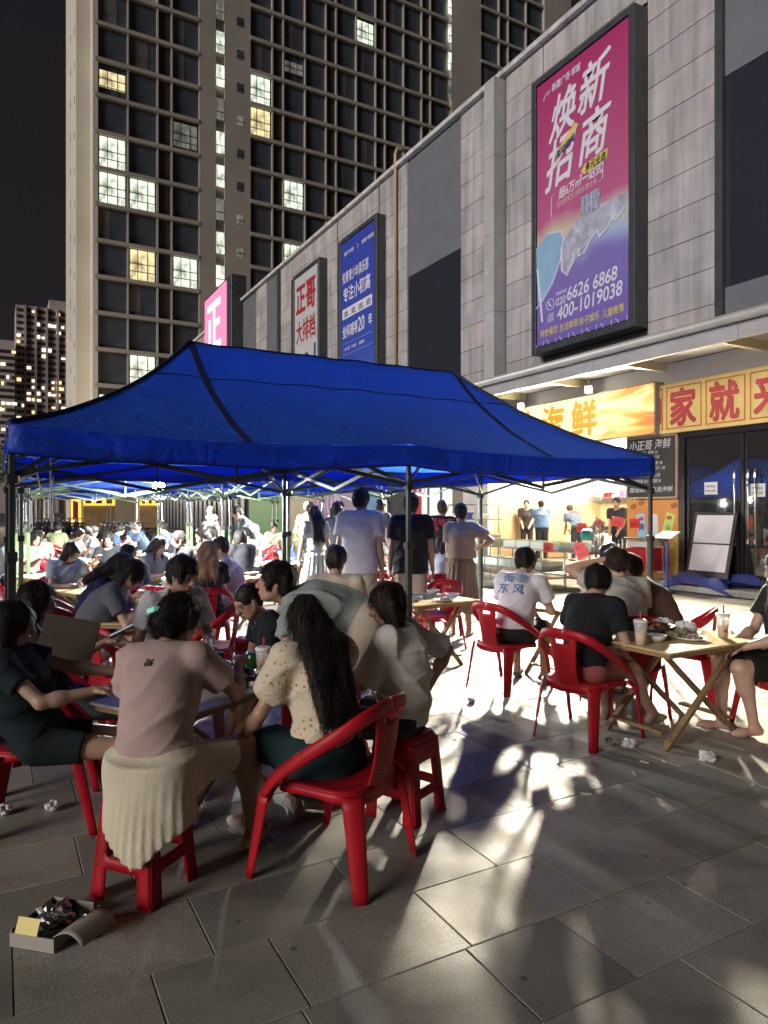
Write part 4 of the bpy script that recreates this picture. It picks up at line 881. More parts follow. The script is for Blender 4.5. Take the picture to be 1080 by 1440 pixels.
def bottlef():
    t = empty('water_bottle'); t['category'] = 'bottle'; s = MB(); s.lathe([(.03, 0), (.033, .01), (.033, .13), (.028, .15), (.014, .19), (.014, .2)], 16); s.sm().build('bottle', BOT, t); s = MB(); s.lathe([(.0335, .05), (.0335, .11)], 16); s.build('wrapper', mat('wrap', (.5, .5, .55), .4), t)
    s = MB(); s.lathe([(.016, .2), (.016, .222)], 12); s.build('cap', RP, t); return t
BOTTLE = Proto(bottlef)
def crumple(m, r=.06, seed=0):
    q = random.Random(seed); s = MB(); n = 10
    def f(a, b):
        th = a*2*math.pi; ph = b*math.pi; k = 1+.35*math.sin(3*th+seed)*math.sin(2*ph)+.2*math.sin(7*th+seed*2)*math.sin(5*ph)
        return (r*k*math.sin(ph)*math.cos(th), r*k*math.sin(ph)*math.sin(th), r*.6+r*.6*k*math.cos(ph))
    s.sheet(f, 22, 14, .001); return s
# ------------------------------------------------------------------ seafood stall in front of the open kitchen
TANK = mat('tank_plastic', (.7, .74, .66), .15, alpha=.6); ICE = mat('tank_water', (.6, .66, .5), .1, vary=.3, vscale=12); SHF = mat('shellfish', (.16, .13, .09), .5, vary=.5, vscale=30)
def rack(x, y, L, lab, h=.74, d=.7):
    t = empty('steel_rack', (x, y, 0), 0, lab, 'rack', 'steel racks of the seafood stall')
    for z in (h, .28): s = MB(); s.bbox((-d/2, -L/2, z-.03), (d/2, L/2, z), .004); s.build('shelf', STL, t)
    for a in (-d/2+.03, d/2-.03):
        for b in (-L/2+.03, 0, L/2-.03): s = MB(); s.tube([(a, b, 0), (a, b, h-.031)], .018, 8); s.build('leg', STL, t)
    return t
def tankf():
    t = empty('seafood_tub'); t['category'] = 'tub'; s = MB()
    a, b, h = .27, .2, .15
    for p, q in (((-a, -b, 0), (a, b, .008)), ((-a, -b, .009), (-a+.008, b, h)), ((a-.008, -b, .009), (a, b, h)), ((-a+.009, -b, .009), (a-.009, -b+.008, h)), ((-a+.009, b-.008, .009), (a-.009, b, h))): s.box(p, q)
    s.build('tub_walls', TANK, t); s = MB(); s.box((-a+.012, -b+.012, .01), (a-.012, b-.012, .085)); s.build('water', ICE, t)
    s = MB()
    for k in range(26): M = Matrix.Translation((rnd.uniform(-a+.04, a-.04), rnd.uniform(-b+.03, b-.03), rnd.uniform(.086, .11))) @ Matrix.Rotation(rnd.uniform(0, 3), 4, 'Z'); s.bbox((-.03, -.014, -.01), (.03, .014, .012), .006, M)
    tag(s.build('shellfish', SHF, t), kind='stuff'); return t
TANKP = Proto(tankf)
def redcard(x, y, z, lab, rz=0, tilt=0):
    t = empty('price_card', (x, y, z), rz, lab, 'price card', 'red price cards on the stall'); s = MB(); M = Matrix.Rotation(R(tilt), 4, 'X'); s.box((-.004, -.13, 0), (.004, .13, .18), M); s.build('card', mat('card_red', (.7, .03, .02), .5), t)
    s = MB(); s.tube([(0, 0, -.1), (0, 0, .0)], .006, 5); s.build('stem', STL, t); text('38元', .09, BLK, M @ facing_west(-.006, .1, .05), t, extrude=.001)
for k, (x, y, L, h, lab) in enumerate(((10.0, 10.9, 2.7, .74, 'steel rack of seafood tubs in front of the kitchen, right one'), (10.0, 13.75, 2.4, .74, 'steel rack of seafood tubs in front of the kitchen, left one'), (9.1, 11.2, 2.6, .42, 'low front rack of seafood tubs nearest the diners'))):
    rack(x, y, L, lab, h); n = int(L/.44)
    for i in range(n): TANKP((x, y-L/2+.23+i*.44, h+.003), 0, 'clear tub of seafood, %s on the %s' % (['first from the right', 'second from the right', 'third from the right', 'fourth from the right', 'fifth from the right', 'sixth from the right'][i], ['right kitchen rack', 'left kitchen rack', 'low front rack'][k]), 'seafood tubs on the racks')
for i, (u, v, X) in enumerate(((818, 742, 10.0), (841, 736, 9.8), (868, 734, 10.3), (893, 736, 10.6), (771, 770, 9.1), (815, 770, 9.0), (822, 778, 8.9))):
    t_ = (u-540)/F; d = X/(SN+CS*t_); y = X*(CS-SN*t_)/(SN+CS*t_); z = EYE-(v-HOR)/F*d-.09
    redcard(X, y, z, 'red price card, '+('left of the fan top', 'tilted, right behind the fan top', 'in front of the worker in black', 'rightmost, beside the orange poster', 'hung on the left rack', 'hung left of the fan', 'tilted, hung just left of the fan')[i], rnd.uniform(-8, 8), (0, 25, 6, -3, 0, 0, -28)[i])
# stand fan
t = empty('stand_fan', (*G(838, 11.2), 0), -60, 'large stand fan with a teal motor turned away among the racks', 'fan')
s = MB(); s.tube([(0, 0, .02), (0, 0, 1.05)], .02, 8); s.build('pole', BLK, t); s = MB(); s.lathe([(.22, 0), (.22, .02), (.05, .05)], 20); s.build('base', BLK, t)
MX = Matrix.Translation((.0, .0, 1.15)) @ Matrix.Rotation(R(90), 4, 'Y')
s = MB(); s.lathe([(.05, -.24), (.09, -.2), (.09, -.06), (.06, -.03)], 14, M=MX); s.build('motor', mat('teal_paint', (.02, .3, .28), .35), t)
s = MB()
for k in range(30):
    a = 2*math.pi*k/30; c, n_ = math.cos(a), math.sin(a); s.tube([MX @ Vector((r_*c, r_*n_, z)) for r_, z in ((.05, -.04), (.2, -.03), (.27, .03), (.2, .09), (.04, .1))], .0035, 4)
for r_, z in ((.27, .03), (.15, -.035), (.15, .095)): s.tube([MX @ Vector((r_*math.cos(a), r_*math.sin(a), z)) for a in np.linspace(0, 6.2832, 25)], .005, 4)
s.build('cage', STL, t)
for k in range(3):
    M = MX @ Matrix.Rotation(R(120*k), 4, 'Z'); s = MB(); s.sheet(lambda a, b: tuple(M @ Vector((.03+.19*a, (b-.5)*.15*(.4+a), .03+.03*(b-.5)))), 4, 3, .003); s.build('blade', CUPP, t)
# griddle, pots and boxes on the left
t = empty('griddle_cart', (10.6, 14.6, 0), 0, 'glowing griddle cart with a glass hood on the left of the stall', 'food cart')
s = MB(); s.bbox((-.4, -.75, .75), (.4, .75, .95), .02); s.build('griddle', STL, t); s = MB(); s.bbox((-.3, -.6, .953), (.3, .6, .97), .004); s.build('hot_plate', mat('griddle_glow', (.8, .45, .12), .4, emit=.7, vary=.4, vscale=5), t)
for a in (-.36, .36):
    for b in (-.7, .7): s = MB(); s.bar((a, b, 0), (a, b, .749), .04); s.build('leg', STL, t); s = MB(); s.bar((a, b, .951), (a, b, 1.65), .025); s.build('hood_post', STL, t)
for z in (1.3, 1.66): s = MB(); s.bbox((-.42, -.76, z), (.42, .76, z+.03), .006); s.build('shelf', STL, t)
for k in range(4):
    s = MB(); s.bbox((-.2+.01*k, -.6+.33*k, 1.332), (.2, -.33+.33*k, 1.36+rnd.uniform(.05, .14)), .03); s.build('parcel', (BWH, NAVY, PURP, BWH)[k], t)
for k in range(9):
    x, y = 10.05+.13*(k % 2)*0, 15.95+.26*(k % 2); z = .76+.075*(k//2)
    t = empty('clay_pot', (x, y, z), 0, 'brown clay pot in the tall stack at the stall end', 'clay pot', 'stacked clay pots'); s = MB(); s.lathe([(.08, 0), (.13, .035), (.125, .06), (.09, .066)], 14); s.sm().build('pot', mat('clay', (.3, .17, .08), .6, vary=.3, vscale=20), t); s = MB(); s.tube([(.12, 0, .04), (.18, 0, .045)], .014, 6); s.build('grip', BOWLB, t)
t = rack(10.05, 16.1, .9, 'small steel rack under the stacked clay pots')
CARD = mat('cardboard', (.42, .27, .13), .8)
for i, (x, y, z, a) in enumerate(((9.6, 15.2, 0, 12), (9.55, 14.55, 0, -5), (9.6, 15.1, .36, 4))):
    t = empty('cardboard_box', (x, y, z), a, ('cardboard box on the ground at the left rack, lower of the stacked pair', 'cardboard box on the ground beside the stacked pair', 'cardboard box resting on another at the left rack')[i], 'box', 'cardboard boxes at the stall'); s = MB(); s.bbox((-.22, -.28, 0), (.22, .28, .35), .005); s.build('carton', CARD, t)
    for sg in (-1, 1): s = MB(); s.box((sg*.222-.002, -.27, .34), (sg*.30, .27, .346)) if sg > 0 else s.box((-.30, -.27, .34), (-.2, .27, .346)); s.build('flap', CARD, t)
# A-frame whiteboard, price stand, basket, tarp
t = empty('whiteboard_stand', (11.55, Yw(990, 11.55), .128), 0, 'leaning A-frame sign board with two blank white sheets before the doors', 'sign board')
hw = (Yw(960, 11.6)-Yw(1020, 11.6))/2; M = Matrix.Rotation(R(14), 4, 'Y')
s = MB(); s.bbox((0, -hw, .0), (.03, hw, 1.42), .005, M); s.build('board', mat('board_black', (.02, .018, .02), .5), t)
for z0, z1 in ((.28, .79), (.82, 1.36)): s = MB(); s.bbox((-.006, -hw+.07, z0), (-.001, hw-.07, z1), .001, M); s.build('blank_sheet', mat('sheet_white', (.72, .68, .70), .35, vary=.05), t)
s = MB(); s.bar(tuple(M @ Vector((.03, -hw+.03, 1.35))), (.42, -hw+.03, 0), .03); s.build('rear_leg', BLK, t); s = MB(); s.bar(tuple(M @ Vector((.03, hw-.03, 1.35))), (.42, hw-.03, 0), .03); s.build('rear_leg', BLK, t)
t = empty('price_stand', (10.9, Yw(938, 10.9), 0), 0, 'white tilted price sheet on a blue post beside the snack poster', 'stand'); s = MB(); s.tube([(0, 0, 0), (0, 0, .95)], .03, 8); s.build('post', NAVY, t)
s = MB(); s.bbox((-.16, -.2, .95), (.12, .2, .97), .004, Matrix.Translation((0, 0, .3)) @ Matrix.Rotation(R(-25), 4, 'Y') @ Matrix.Translation((.35, 0, -.25))); s.build('sheet', PAP, t); s = MB(); s.lathe([(.16, 0), (.16, .02), (.03, .04)], 14); s.build('base', NAVY, t)
t = empty('snack_cabinet', (11.2, Yw(905, 11.2), 0), 0, 'steel-framed glass snack cabinet at the foot of the orange poster', 'cabinet')
for a in (-.25, .25):
    for b in (-.3, .3): s = MB(); s.bar((a, b, .0), (a, b, .97), .03); s.build('post', STL, t)
s = MB(); s.bbox((-.27, -.32, .97), (.27, .32, 1.0), .004); s.build('top', BLK, t); s = MB(); s.bbox((-.22, -.27, .35), (.22, .27, .8), .01); s.build('red_crate', RP, t); s = MB(); s.bbox((-.2, -.25, .82), (.2, .25, .93), .01); s.build('tray', PAP, t)
bx, by = 11.55, Yw(972, 11.5)
t = empty('plastic_basket', (bx, by, .13), 10, 'small red plastic basket on the step beside the blue tarp', 'basket')
s = MB()
for z in (.01, .05, .09): s.tube([(.17*math.cos(a)*(1+z), .24*math.sin(a)*(1+z), z) for a in np.linspace(0, 6.2832, 21)], .008, 5)
for a in np.linspace(0, 6.2832, 21)[:-1]: s.tube([(.17*math.cos(a), .24*math.sin(a), .01), (.185*math.cos(a), .262*math.sin(a), .09)], .006, 4)
s.lathe([(.16, 0), (.16, .006)], 20); s.build('basket_weave', RP, t); s = MB(); s.bbox((-.12, -.16, .09), (.05, .1, .12), .02); s.build('wrapped_pack', BWH, t)
tp = mat('tarp_blue', (.025, .04, .2), .55, vary=.2); cx, cy = G(985, 12.2)
def tarp(a, b):
    x = -.55+1.1*a; y = -.72+1.5*b+.12*math.sin(7*a); z = .012+.17*abs(math.sin(3.1*a*2+b*2.3))*(1-abs(2*b-1)**3)+.10*math.sin(9*b+4*a)**2*(1-abs(2*a-1)**4)
    step_h = .125*min(1, max(0, (x+.52)/.08)); return (x, y+.2*math.sin(5*a), z+step_h)
s = MB(); s.sheet(tarp, 36, 36, .003); s.sm(); o = s.build('folded_tarp', tp); o.location = (11.85, cy-.1, 0); o.location = (11.8, Yw(1000, 11.6), 0); o.rotation_euler = (0, 0, R(0)); tag(o, 'crumpled blue tarpaulin lying over the edge of the step', 'tarpaulin')
# kitchen fixtures
t = empty('wall_fan', (15.4, 12.2, 2.2), 0, 'wall fan with a wire cage high on the kitchen wall', 'wall fan')
MX = Matrix.Rotation(R(-70), 4, 'Y') @ Matrix.Rotation(R(25), 4, 'X'); s = MB()
for k in range(18):
    a = 2*math.pi*k/18; c, n_ = math.cos(a), math.sin(a); s.tube([MX @ Vector((r_*c, r_*n_, z)) for r_, z in ((.04, .02), (.28, .03), (.33, .08), (.28, .13), (.04, .15))], .006, 4)
s.build('cage', BSH, t); s = MB(); s.tube([(.02, 0, 0), (.35, 0, -.1), (.95, 0, -.1)], .03, 6); s.build('arm', STL, t); s = MB(); s.lathe([(.07, -.14), (.09, -.1), (.09, 0)], 12, M=MX); s.build('motor', LH, t)
t = empty('kitchen_counter', (14.9, 13.2, .125), 0, 'steel counter with pans along the back of the kitchen', 'counter'); s = MB(); s.bbox((-.35, -2.1, .8), (.35, 2.1, .86), .01); s.build('worktop', STL, t)
s = MB(); s.bbox((-.33, -2.08, 0), (.33, 2.08, .795), .01); s.build('cupboard', BWH, t)
for k in range(6):
    s = MB(); s.lathe([(.1, 0), (.17, .06), (.18, .1)], 16, (0, -1.7+k*.66, .865)); s.build('pan', STL if k % 2 else BOWLB, t)
t = empty('wall_shelf', (16.0, 14.6, 1.9), 0, 'kitchen wall shelf loaded with parcels and pots', 'shelf'); s = MB(); s.bbox((-.2, -1, 0), (.35, 1, .03), .004); s.build('board', STL, t)
for k in range(6): s = MB(); s.bbox((-.15, -.9+k*.3, .031), (.25, -.68+k*.3, .12+.05*(k % 3)), .03); s.build('parcel', (BWH, CARD, PURP, BWH, RP, BWH)[k], t)
# ------------------------------------------------------------------ smooth solids: blended distance shapes turned into one mesh
V3 = lambda *a: np.array(a, dtype=np.float64)
def unit(v): return v/(np.linalg.norm(v)+1e-9)
class Solid:
    def __init__(s): s.ops = []; s.lo = V3(9, 9, 9); s.hi = V3(-9, -9, -9)
    def _ext(s, lo, hi): s.lo = np.minimum(s.lo, lo); s.hi = np.maximum(s.hi, hi)
    def cap(s, p, q, r1, r2, k=.02, sub=False, flat=False):
        p, q = np.array(p, float), np.array(q, float); r = max(r1, r2); lo = np.minimum(p, q)-r; hi = np.maximum(p, q)+r
        if not sub: s._ext(lo, hi)
        d = q-p; L2 = float(d @ d)+1e-9; Ln = math.sqrt(L2)
        def f(X, Y, Z):
            tt = ((X-p[0])*d[0]+(Y-p[1])*d[1]+(Z-p[2])*d[2])/L2; t = np.clip(tt, 0, 1)
            e = np.sqrt((X-p[0]-t*d[0])**2+(Y-p[1]-t*d[1])**2+(Z-p[2]-t*d[2])**2)-(r1+(r2-r1)*t)
            return np.maximum(e, (tt-1)*Ln) if flat else e
            return np.sqrt((X-p[0]-t*d[0])**2+(Y-p[1]-t*d[1])**2+(Z-p[2]-t*d[2])**2)-(r1+(r2-r1)*t)
        s.ops.append(('sub' if sub else 'add', lo, hi, k, f)); return s
    def ell(s, c, r, M=None, k=.02, sub=False):
        """ellipsoid; M rows are its axes"""
        c = np.array(c, float); M = np.eye(3) if M is None else M; r = np.array(r, float)
        e = np.sqrt(((M*r[:, None])**2).sum(0)); lo, hi = c-e, c+e
        if not sub: s._ext(lo, hi)
        def f(X, Y, Z):
            a = [(X-c[0])*M[i, 0]+(Y-c[1])*M[i, 1]+(Z-c[2])*M[i, 2] for i in range(3)]
            k0 = np.sqrt(sum((a[i]/r[i])**2 for i in range(3))); k1 = np.sqrt(sum((a[i]/r[i]**2)**2 for i in range(3)))+1e-6
            return k0*(k0-1)/k1
        s.ops.append(('sub' if sub else 'add', lo, hi, k, f)); return s
    def cut(s, n, c, lo=None, hi=None, k=.0):
        """keep the side n.x < c, optionally only inside a box"""
        n = np.array(n, float)
        s.ops.append(('cut', lo, hi, k, lambda X, Y, Z: X*n[0]+Y*n[1]+Z*n[2]-c)); return s
    def frus(s, c, zt, zb, rt, rb, k=.03):
        """upright elliptical frustum"""
        m = max(rt+rb); lo = V3(c[0]-m, c[1]-m, zb); hi = V3(c[0]+m, c[1]+m, zt); s._ext(lo, hi)
        def f(X, Y, Z):
            t = np.clip((zt-Z)/(zt-zb), 0, 1); rx = rt[0]+(rb[0]-rt[0])*t; ry = rt[1]+(rb[1]-rt[1])*t
            e = (np.sqrt(((X-c[0])/rx)**2+((Y-c[1])/ry)**2)-1)*np.minimum(rx, ry); return np.maximum(np.maximum(e, Z-zt), zb-Z)
        s.ops.append(('add', lo, hi, k, f)); return s
    def warp(s, f): s.ops.append(('warp', None, None, 0, f)); return s
    def mesh(s, h):
        m = 3*h+.012; lo = s.lo-m; n = np.ceil((s.hi+m-lo)/h).astype(int)+1
        ax = [(lo[i]+h*np.arange(n[i])).astype(np.float32) for i in range(3)]; D = np.full(n, .15, np.float32)
        for kind, a, b, k, f in s.ops:
            if a is None: sl = [slice(0, n[i]) for i in range(3)]
            else: sl = [slice(max(0, int((a[i]-lo[i]-k-2.5*h)/h)), max(0, min(n[i], int((b[i]-lo[i]+k+2.5*h)/h)+2))) for i in range(3)]
            if any(q.stop <= q.start for q in sl): continue
            X, Y, Z = ax[0][sl[0]][:, None, None], ax[1][sl[1]][None, :, None], ax[2][sl[2]][None, None, :]
            B = D[sl[0], sl[1], sl[2]]
            d = f(X, Y, Z)
            if kind == 'add':
                if k > 0: q = np.maximum(k-np.abs(B-d), 0)/k; B[...] = np.minimum(B, d)-q*q*k*.25
                else: B[...] = np.minimum(B, d)
            elif kind == 'sub':
                d = -d
                if k > 0: q = np.maximum(k-np.abs(B-d), 0)/k; B[...] = np.maximum(B, d)+q*q*k*.25
                else: B[...] = np.maximum(B, d)
            elif kind == 'cut': B[...] = np.maximum(B, d)
            else:
                near = np.abs(B) < .06; B[...] = np.where(near, B+d, B)
        D[0] = D[-1] = .1; D[:, 0] = D[:, -1] = .1; D[:, :, 0] = D[:, :, -1] = .1
        ins = D < 0; c = np.zeros(n-1, np.int8)
        for i in (0, 1):
            for j in (0, 1):
                for l in (0, 1): c += ins[i:n[0]-1+i, j:n[1]-1+j, l:n[2]-1+l]
        idx = np.argwhere((c > 0) & (c < 8))
        if len(idx) == 0: return np.zeros((0, 3)), np.zeros((0, 4), int)
        off = np.array([(i, j, l) for i in (0, 1) for j in (0, 1) for l in (0, 1)])
        val = np.stack([D[idx[:, 0]+o[0], idx[:, 1]+o[1], idx[:, 2]+o[2]] for o in off], 1)
        acc = np.zeros((len(idx), 3)); cnt = np.zeros(len(idx))
        for a in range(8):
            for b in range(a+1, 8):
                if np.abs(off[a]-off[b]).sum() != 1: continue
                m_ = (val[:, a] < 0) != (val[:, b] < 0); t = val[m_, a]/(val[m_, a]-val[m_, b]); acc[m_] += off[a]+(off[b]-off[a])*t[:, None]; cnt[m_] += 1
        P = lo+(idx+acc/cnt[:, None])*h
        ID = np.full(n-1, -1, np.int32); ID[idx[:, 0], idx[:, 1], idx[:, 2]] = np.arange(len(idx))
        Q = []
        for x in range(3):
            y, z = (x+1) % 3, (x+2) % 3
            a = [slice(None)]*3; b = [slice(None)]*3; a[x] = slice(0, -1); b[x] = slice(1, None)
            e = ins[tuple(a)] != ins[tuple(b)]; w_ = np.argwhere(e)
            w_ = w_[(w_[:, y] > 0) & (w_[:, z] > 0) & (w_[:, y] < n[y]-1) & (w_[:, z] < n[z]-1)]
            ey = np.eye(3, dtype=int)[y]; ez = np.eye(3, dtype=int)[z]
            g = lambda q: ID[q[:, 0], q[:, 1], q[:, 2]]
            q = np.stack([g(w_-ey-ez), g(w_-ez), g(w_), g(w_-ey)], 1); flip = ~ins[w_[:, 0], w_[:, 1], w_[:, 2]]
            q[flip] = q[flip][:, ::-1]; Q.append(q)
        return P, np.concatenate(Q)
    def build(s, name, m, parent, h, colf=None):
        P, Q = s.mesh(h); me = bpy.data.meshes.new(name); me.vertices.add(len(P)); me.vertices.foreach_set('co', P.astype(np.float32).ravel())
        me.loops.add(Q.size); me.loops.foreach_set('vertex_index', Q.astype(np.int32).ravel()); me.polygons.add(len(Q)); me.polygons.foreach_set('loop_start', np.arange(0, Q.size, 4, dtype=np.int32)); me.polygons.foreach_set('loop_total', np.full(len(Q), 4, np.int32))
        me.update(); me.validate(); me.polygons.foreach_set('use_smooth', np.ones(len(me.polygons), bool)); me.materials.append(m)
        if colf is not None and len(P):
            a = me.color_attributes.new('Col', 'FLOAT_COLOR', 'POINT'); c = np.ones((len(P), 4), np.float32); c[:, :3] = colf(P); a.data.foreach_set('color', c.ravel())
        return link(name, me, parent)

SKIN = attr_mat('skin', .5, .05, 120); CLOTH = {}
def cloth(col, rough=.85, pat=None):
    key = (tuple(round(c, 3) for c in col), pat)
    if key not in CLOTH:
        m = mat('cloth_%d' % len(CLOTH), col, rough, bump=.5, bscale=13, vary=.16, vscale=5, spec=.2); CLOTH[key] = m
        if pat == 'floral':
            n = m.node_tree; b = n.nodes['Principled BSDF']; co = n.nodes.new('ShaderNodeTexCoord'); v = n.nodes.new('ShaderNodeTexVoronoi'); v.inputs['Scale'].default_value = 42
            nz = n.nodes.new('ShaderNodeTexNoise'); nz.inputs['Scale'].default_value = 60; ad = n.nodes.new('ShaderNodeMath'); ad.operation = 'ADD'
            r = n.nodes.new('ShaderNodeValToRGB'); r.color_ramp.elements[0].position = .62; r.color_ramp.elements[0].color = (.40, .17, .07, 1); r.color_ramp.elements[1].position = .8; r.color_ramp.elements[1].color = (*col, 1)
            n.links.new(co.outputs['Object'], v.inputs['Vector']); n.links.new(co.outputs['Object'], nz.inputs['Vector']); n.links.new(v.outputs['Distance'], ad.inputs[0]); n.links.new(nz.outputs['Fac'], ad.inputs[1]); n.links.new(ad.outputs[0], r.inputs[0]); n.links.new(r.outputs[0], b.inputs['Base Color'])
    return CLOTH[key]
def hair_mat(col):
    k = 'hair_%d_%d' % (col[0]*1000, col[1]*1000)
    if k in MATS: return MATS[k]
    m = mat(k, col, .55, spec=.22); n = m.node_tree; b = n.nodes['Principled BSDF']; co = n.nodes.new('ShaderNodeTexCoord'); mp = n.nodes.new('ShaderNodeMapping'); mp.inputs['Scale'].default_value = (90, 90, 6)
    t = n.nodes.new('ShaderNodeTexNoise'); t.inputs['Scale'].default_value = 1.5; u = n.nodes.new('ShaderNodeBump'); u.inputs['Strength'].default_value = .7; u.inputs['Distance'].default_value = .006
    n.links.new(co.outputs['Object'], mp.inputs[0]); n.links.new(mp.outputs[0], t.inputs['Vector']); n.links.new(t.outputs['Fac'], u.inputs['Height']); n.links.new(u.outputs[0], b.inputs['Normal'])
    return m
def rot(axis, deg):
    a = unit(np.array(axis, float)); t = R(deg); K = np.array([[0, -a[2], a[1]], [a[2], 0, -a[0]], [-a[1], a[0], 0]]); return np.eye(3)+math.sin(t)*K+(1-math.cos(t))*K @ K
def ik(a, b, l1, l2, pole):
    d = b-a; L = np.linalg.norm(d); 
    if L > (l1+l2)*.995: b = a+d/L*(l1+l2)*.995; d = b-a; L = np.linalg.norm(d)
    L = max(L, abs(l1-l2)*1.02+.01); x = (l1*l1-l2*l2+L*L)/(2*L); y = math.sqrt(max(0, l1*l1-x*x)); n = unit(d)
    p = np.array(pole, float); p = unit(p-n*(p @ n)); return a+n*x+p*y, b
def folds(amp, seed, fx=16):
    s = seed*1.7
    def f(X, Y, Z):
        r1 = (1-np.abs(np.sin(24*Z+9*Y*np.sin(s)+5*X+2.2*np.sin(9*Y+s)+1.5*np.sin(11*X+2*s))))**2
        r2 = (1-np.abs(np.sin(17*Y-11*Z*np.cos(s)+7*X+2.5*np.sin(7*Z+s))))**2
        m1 = .5+.5*np.sin(7*Y+5*X+4*Z+s); m2 = .5+.5*np.sin(6*Z-5*Y+6*X+2*s)
        return (-amp*(1.9*r1*m1+1.7*r2*m2)+amp*.7*np.sin(9*X+8*Y+5*Z+s)+amp*.5).astype(np.float32)
    return f

def strands(ho, crown, kind, n, m, seed):
    me = ho.data; nv = len(me.vertices)
    if nv < 50: return
    co = np.empty(nv*3, np.float32); me.vertices.foreach_get('co', co); co = co.reshape(-1, 3); no = np.empty(nv*3, np.float32); me.vertices.foreach_get('normal', no); no = no.reshape(-1, 3)
    q = np.random.default_rng(seed); i = q.integers(0, nv, n); p = co[i]+q.normal(0, .002, (n, 3)); N = no[i]
    d = p-crown
    if kind == 'bun': d = -d
    if kind in ('long', 'pony', 'bob'): d = d*.3+np.array((0, 0, -.12))
    d = d/(np.linalg.norm(d, axis=1)[:, None]+1e-6); d = d-N*(d*N).sum(1)[:, None]; d = d/(np.linalg.norm(d, axis=1)[:, None]+1e-3)+q.normal(0, .16 if kind in ('short', 'bun') else .06, (n, 3))
    lift = {'short': .32, 'bun': .03, 'long': .05, 'pony': .05, 'bob': .05}.get(kind, .1); L = {'short': .026, 'bun': .05, 'long': .10, 'pony': .07, 'bob': .06}.get(kind, .03)*q.uniform(.6, 1.3, (n, 1))
    d = d+N*lift*q.uniform(.3, 1.4, (n, 1)); w_ = np.cross(d, N); w_ = w_/(np.linalg.norm(w_, axis=1)[:, None]+1e-6)*.0011
    p1 = p+d*L*.55; p2 = p+d*L-N*L*lift*.5+np.array((0, 0, -.002)); V = np.concatenate([p-w_, p+w_, p1-w_*.8, p1+w_*.8, p2], 0); k = np.arange(n)
    F = [(a, a+n, a+3*n, a+2*n) for a in k.tolist()]+[(a+2*n, a+3*n, a+4*n) for a in k.tolist()]
    mm = bpy.data.meshes.new('hair_strands'); mm.from_pydata(V.tolist(), [], F); mm.materials.append(m); o = link('hair_strands', mm, ho); tag(o, kind='stuff')
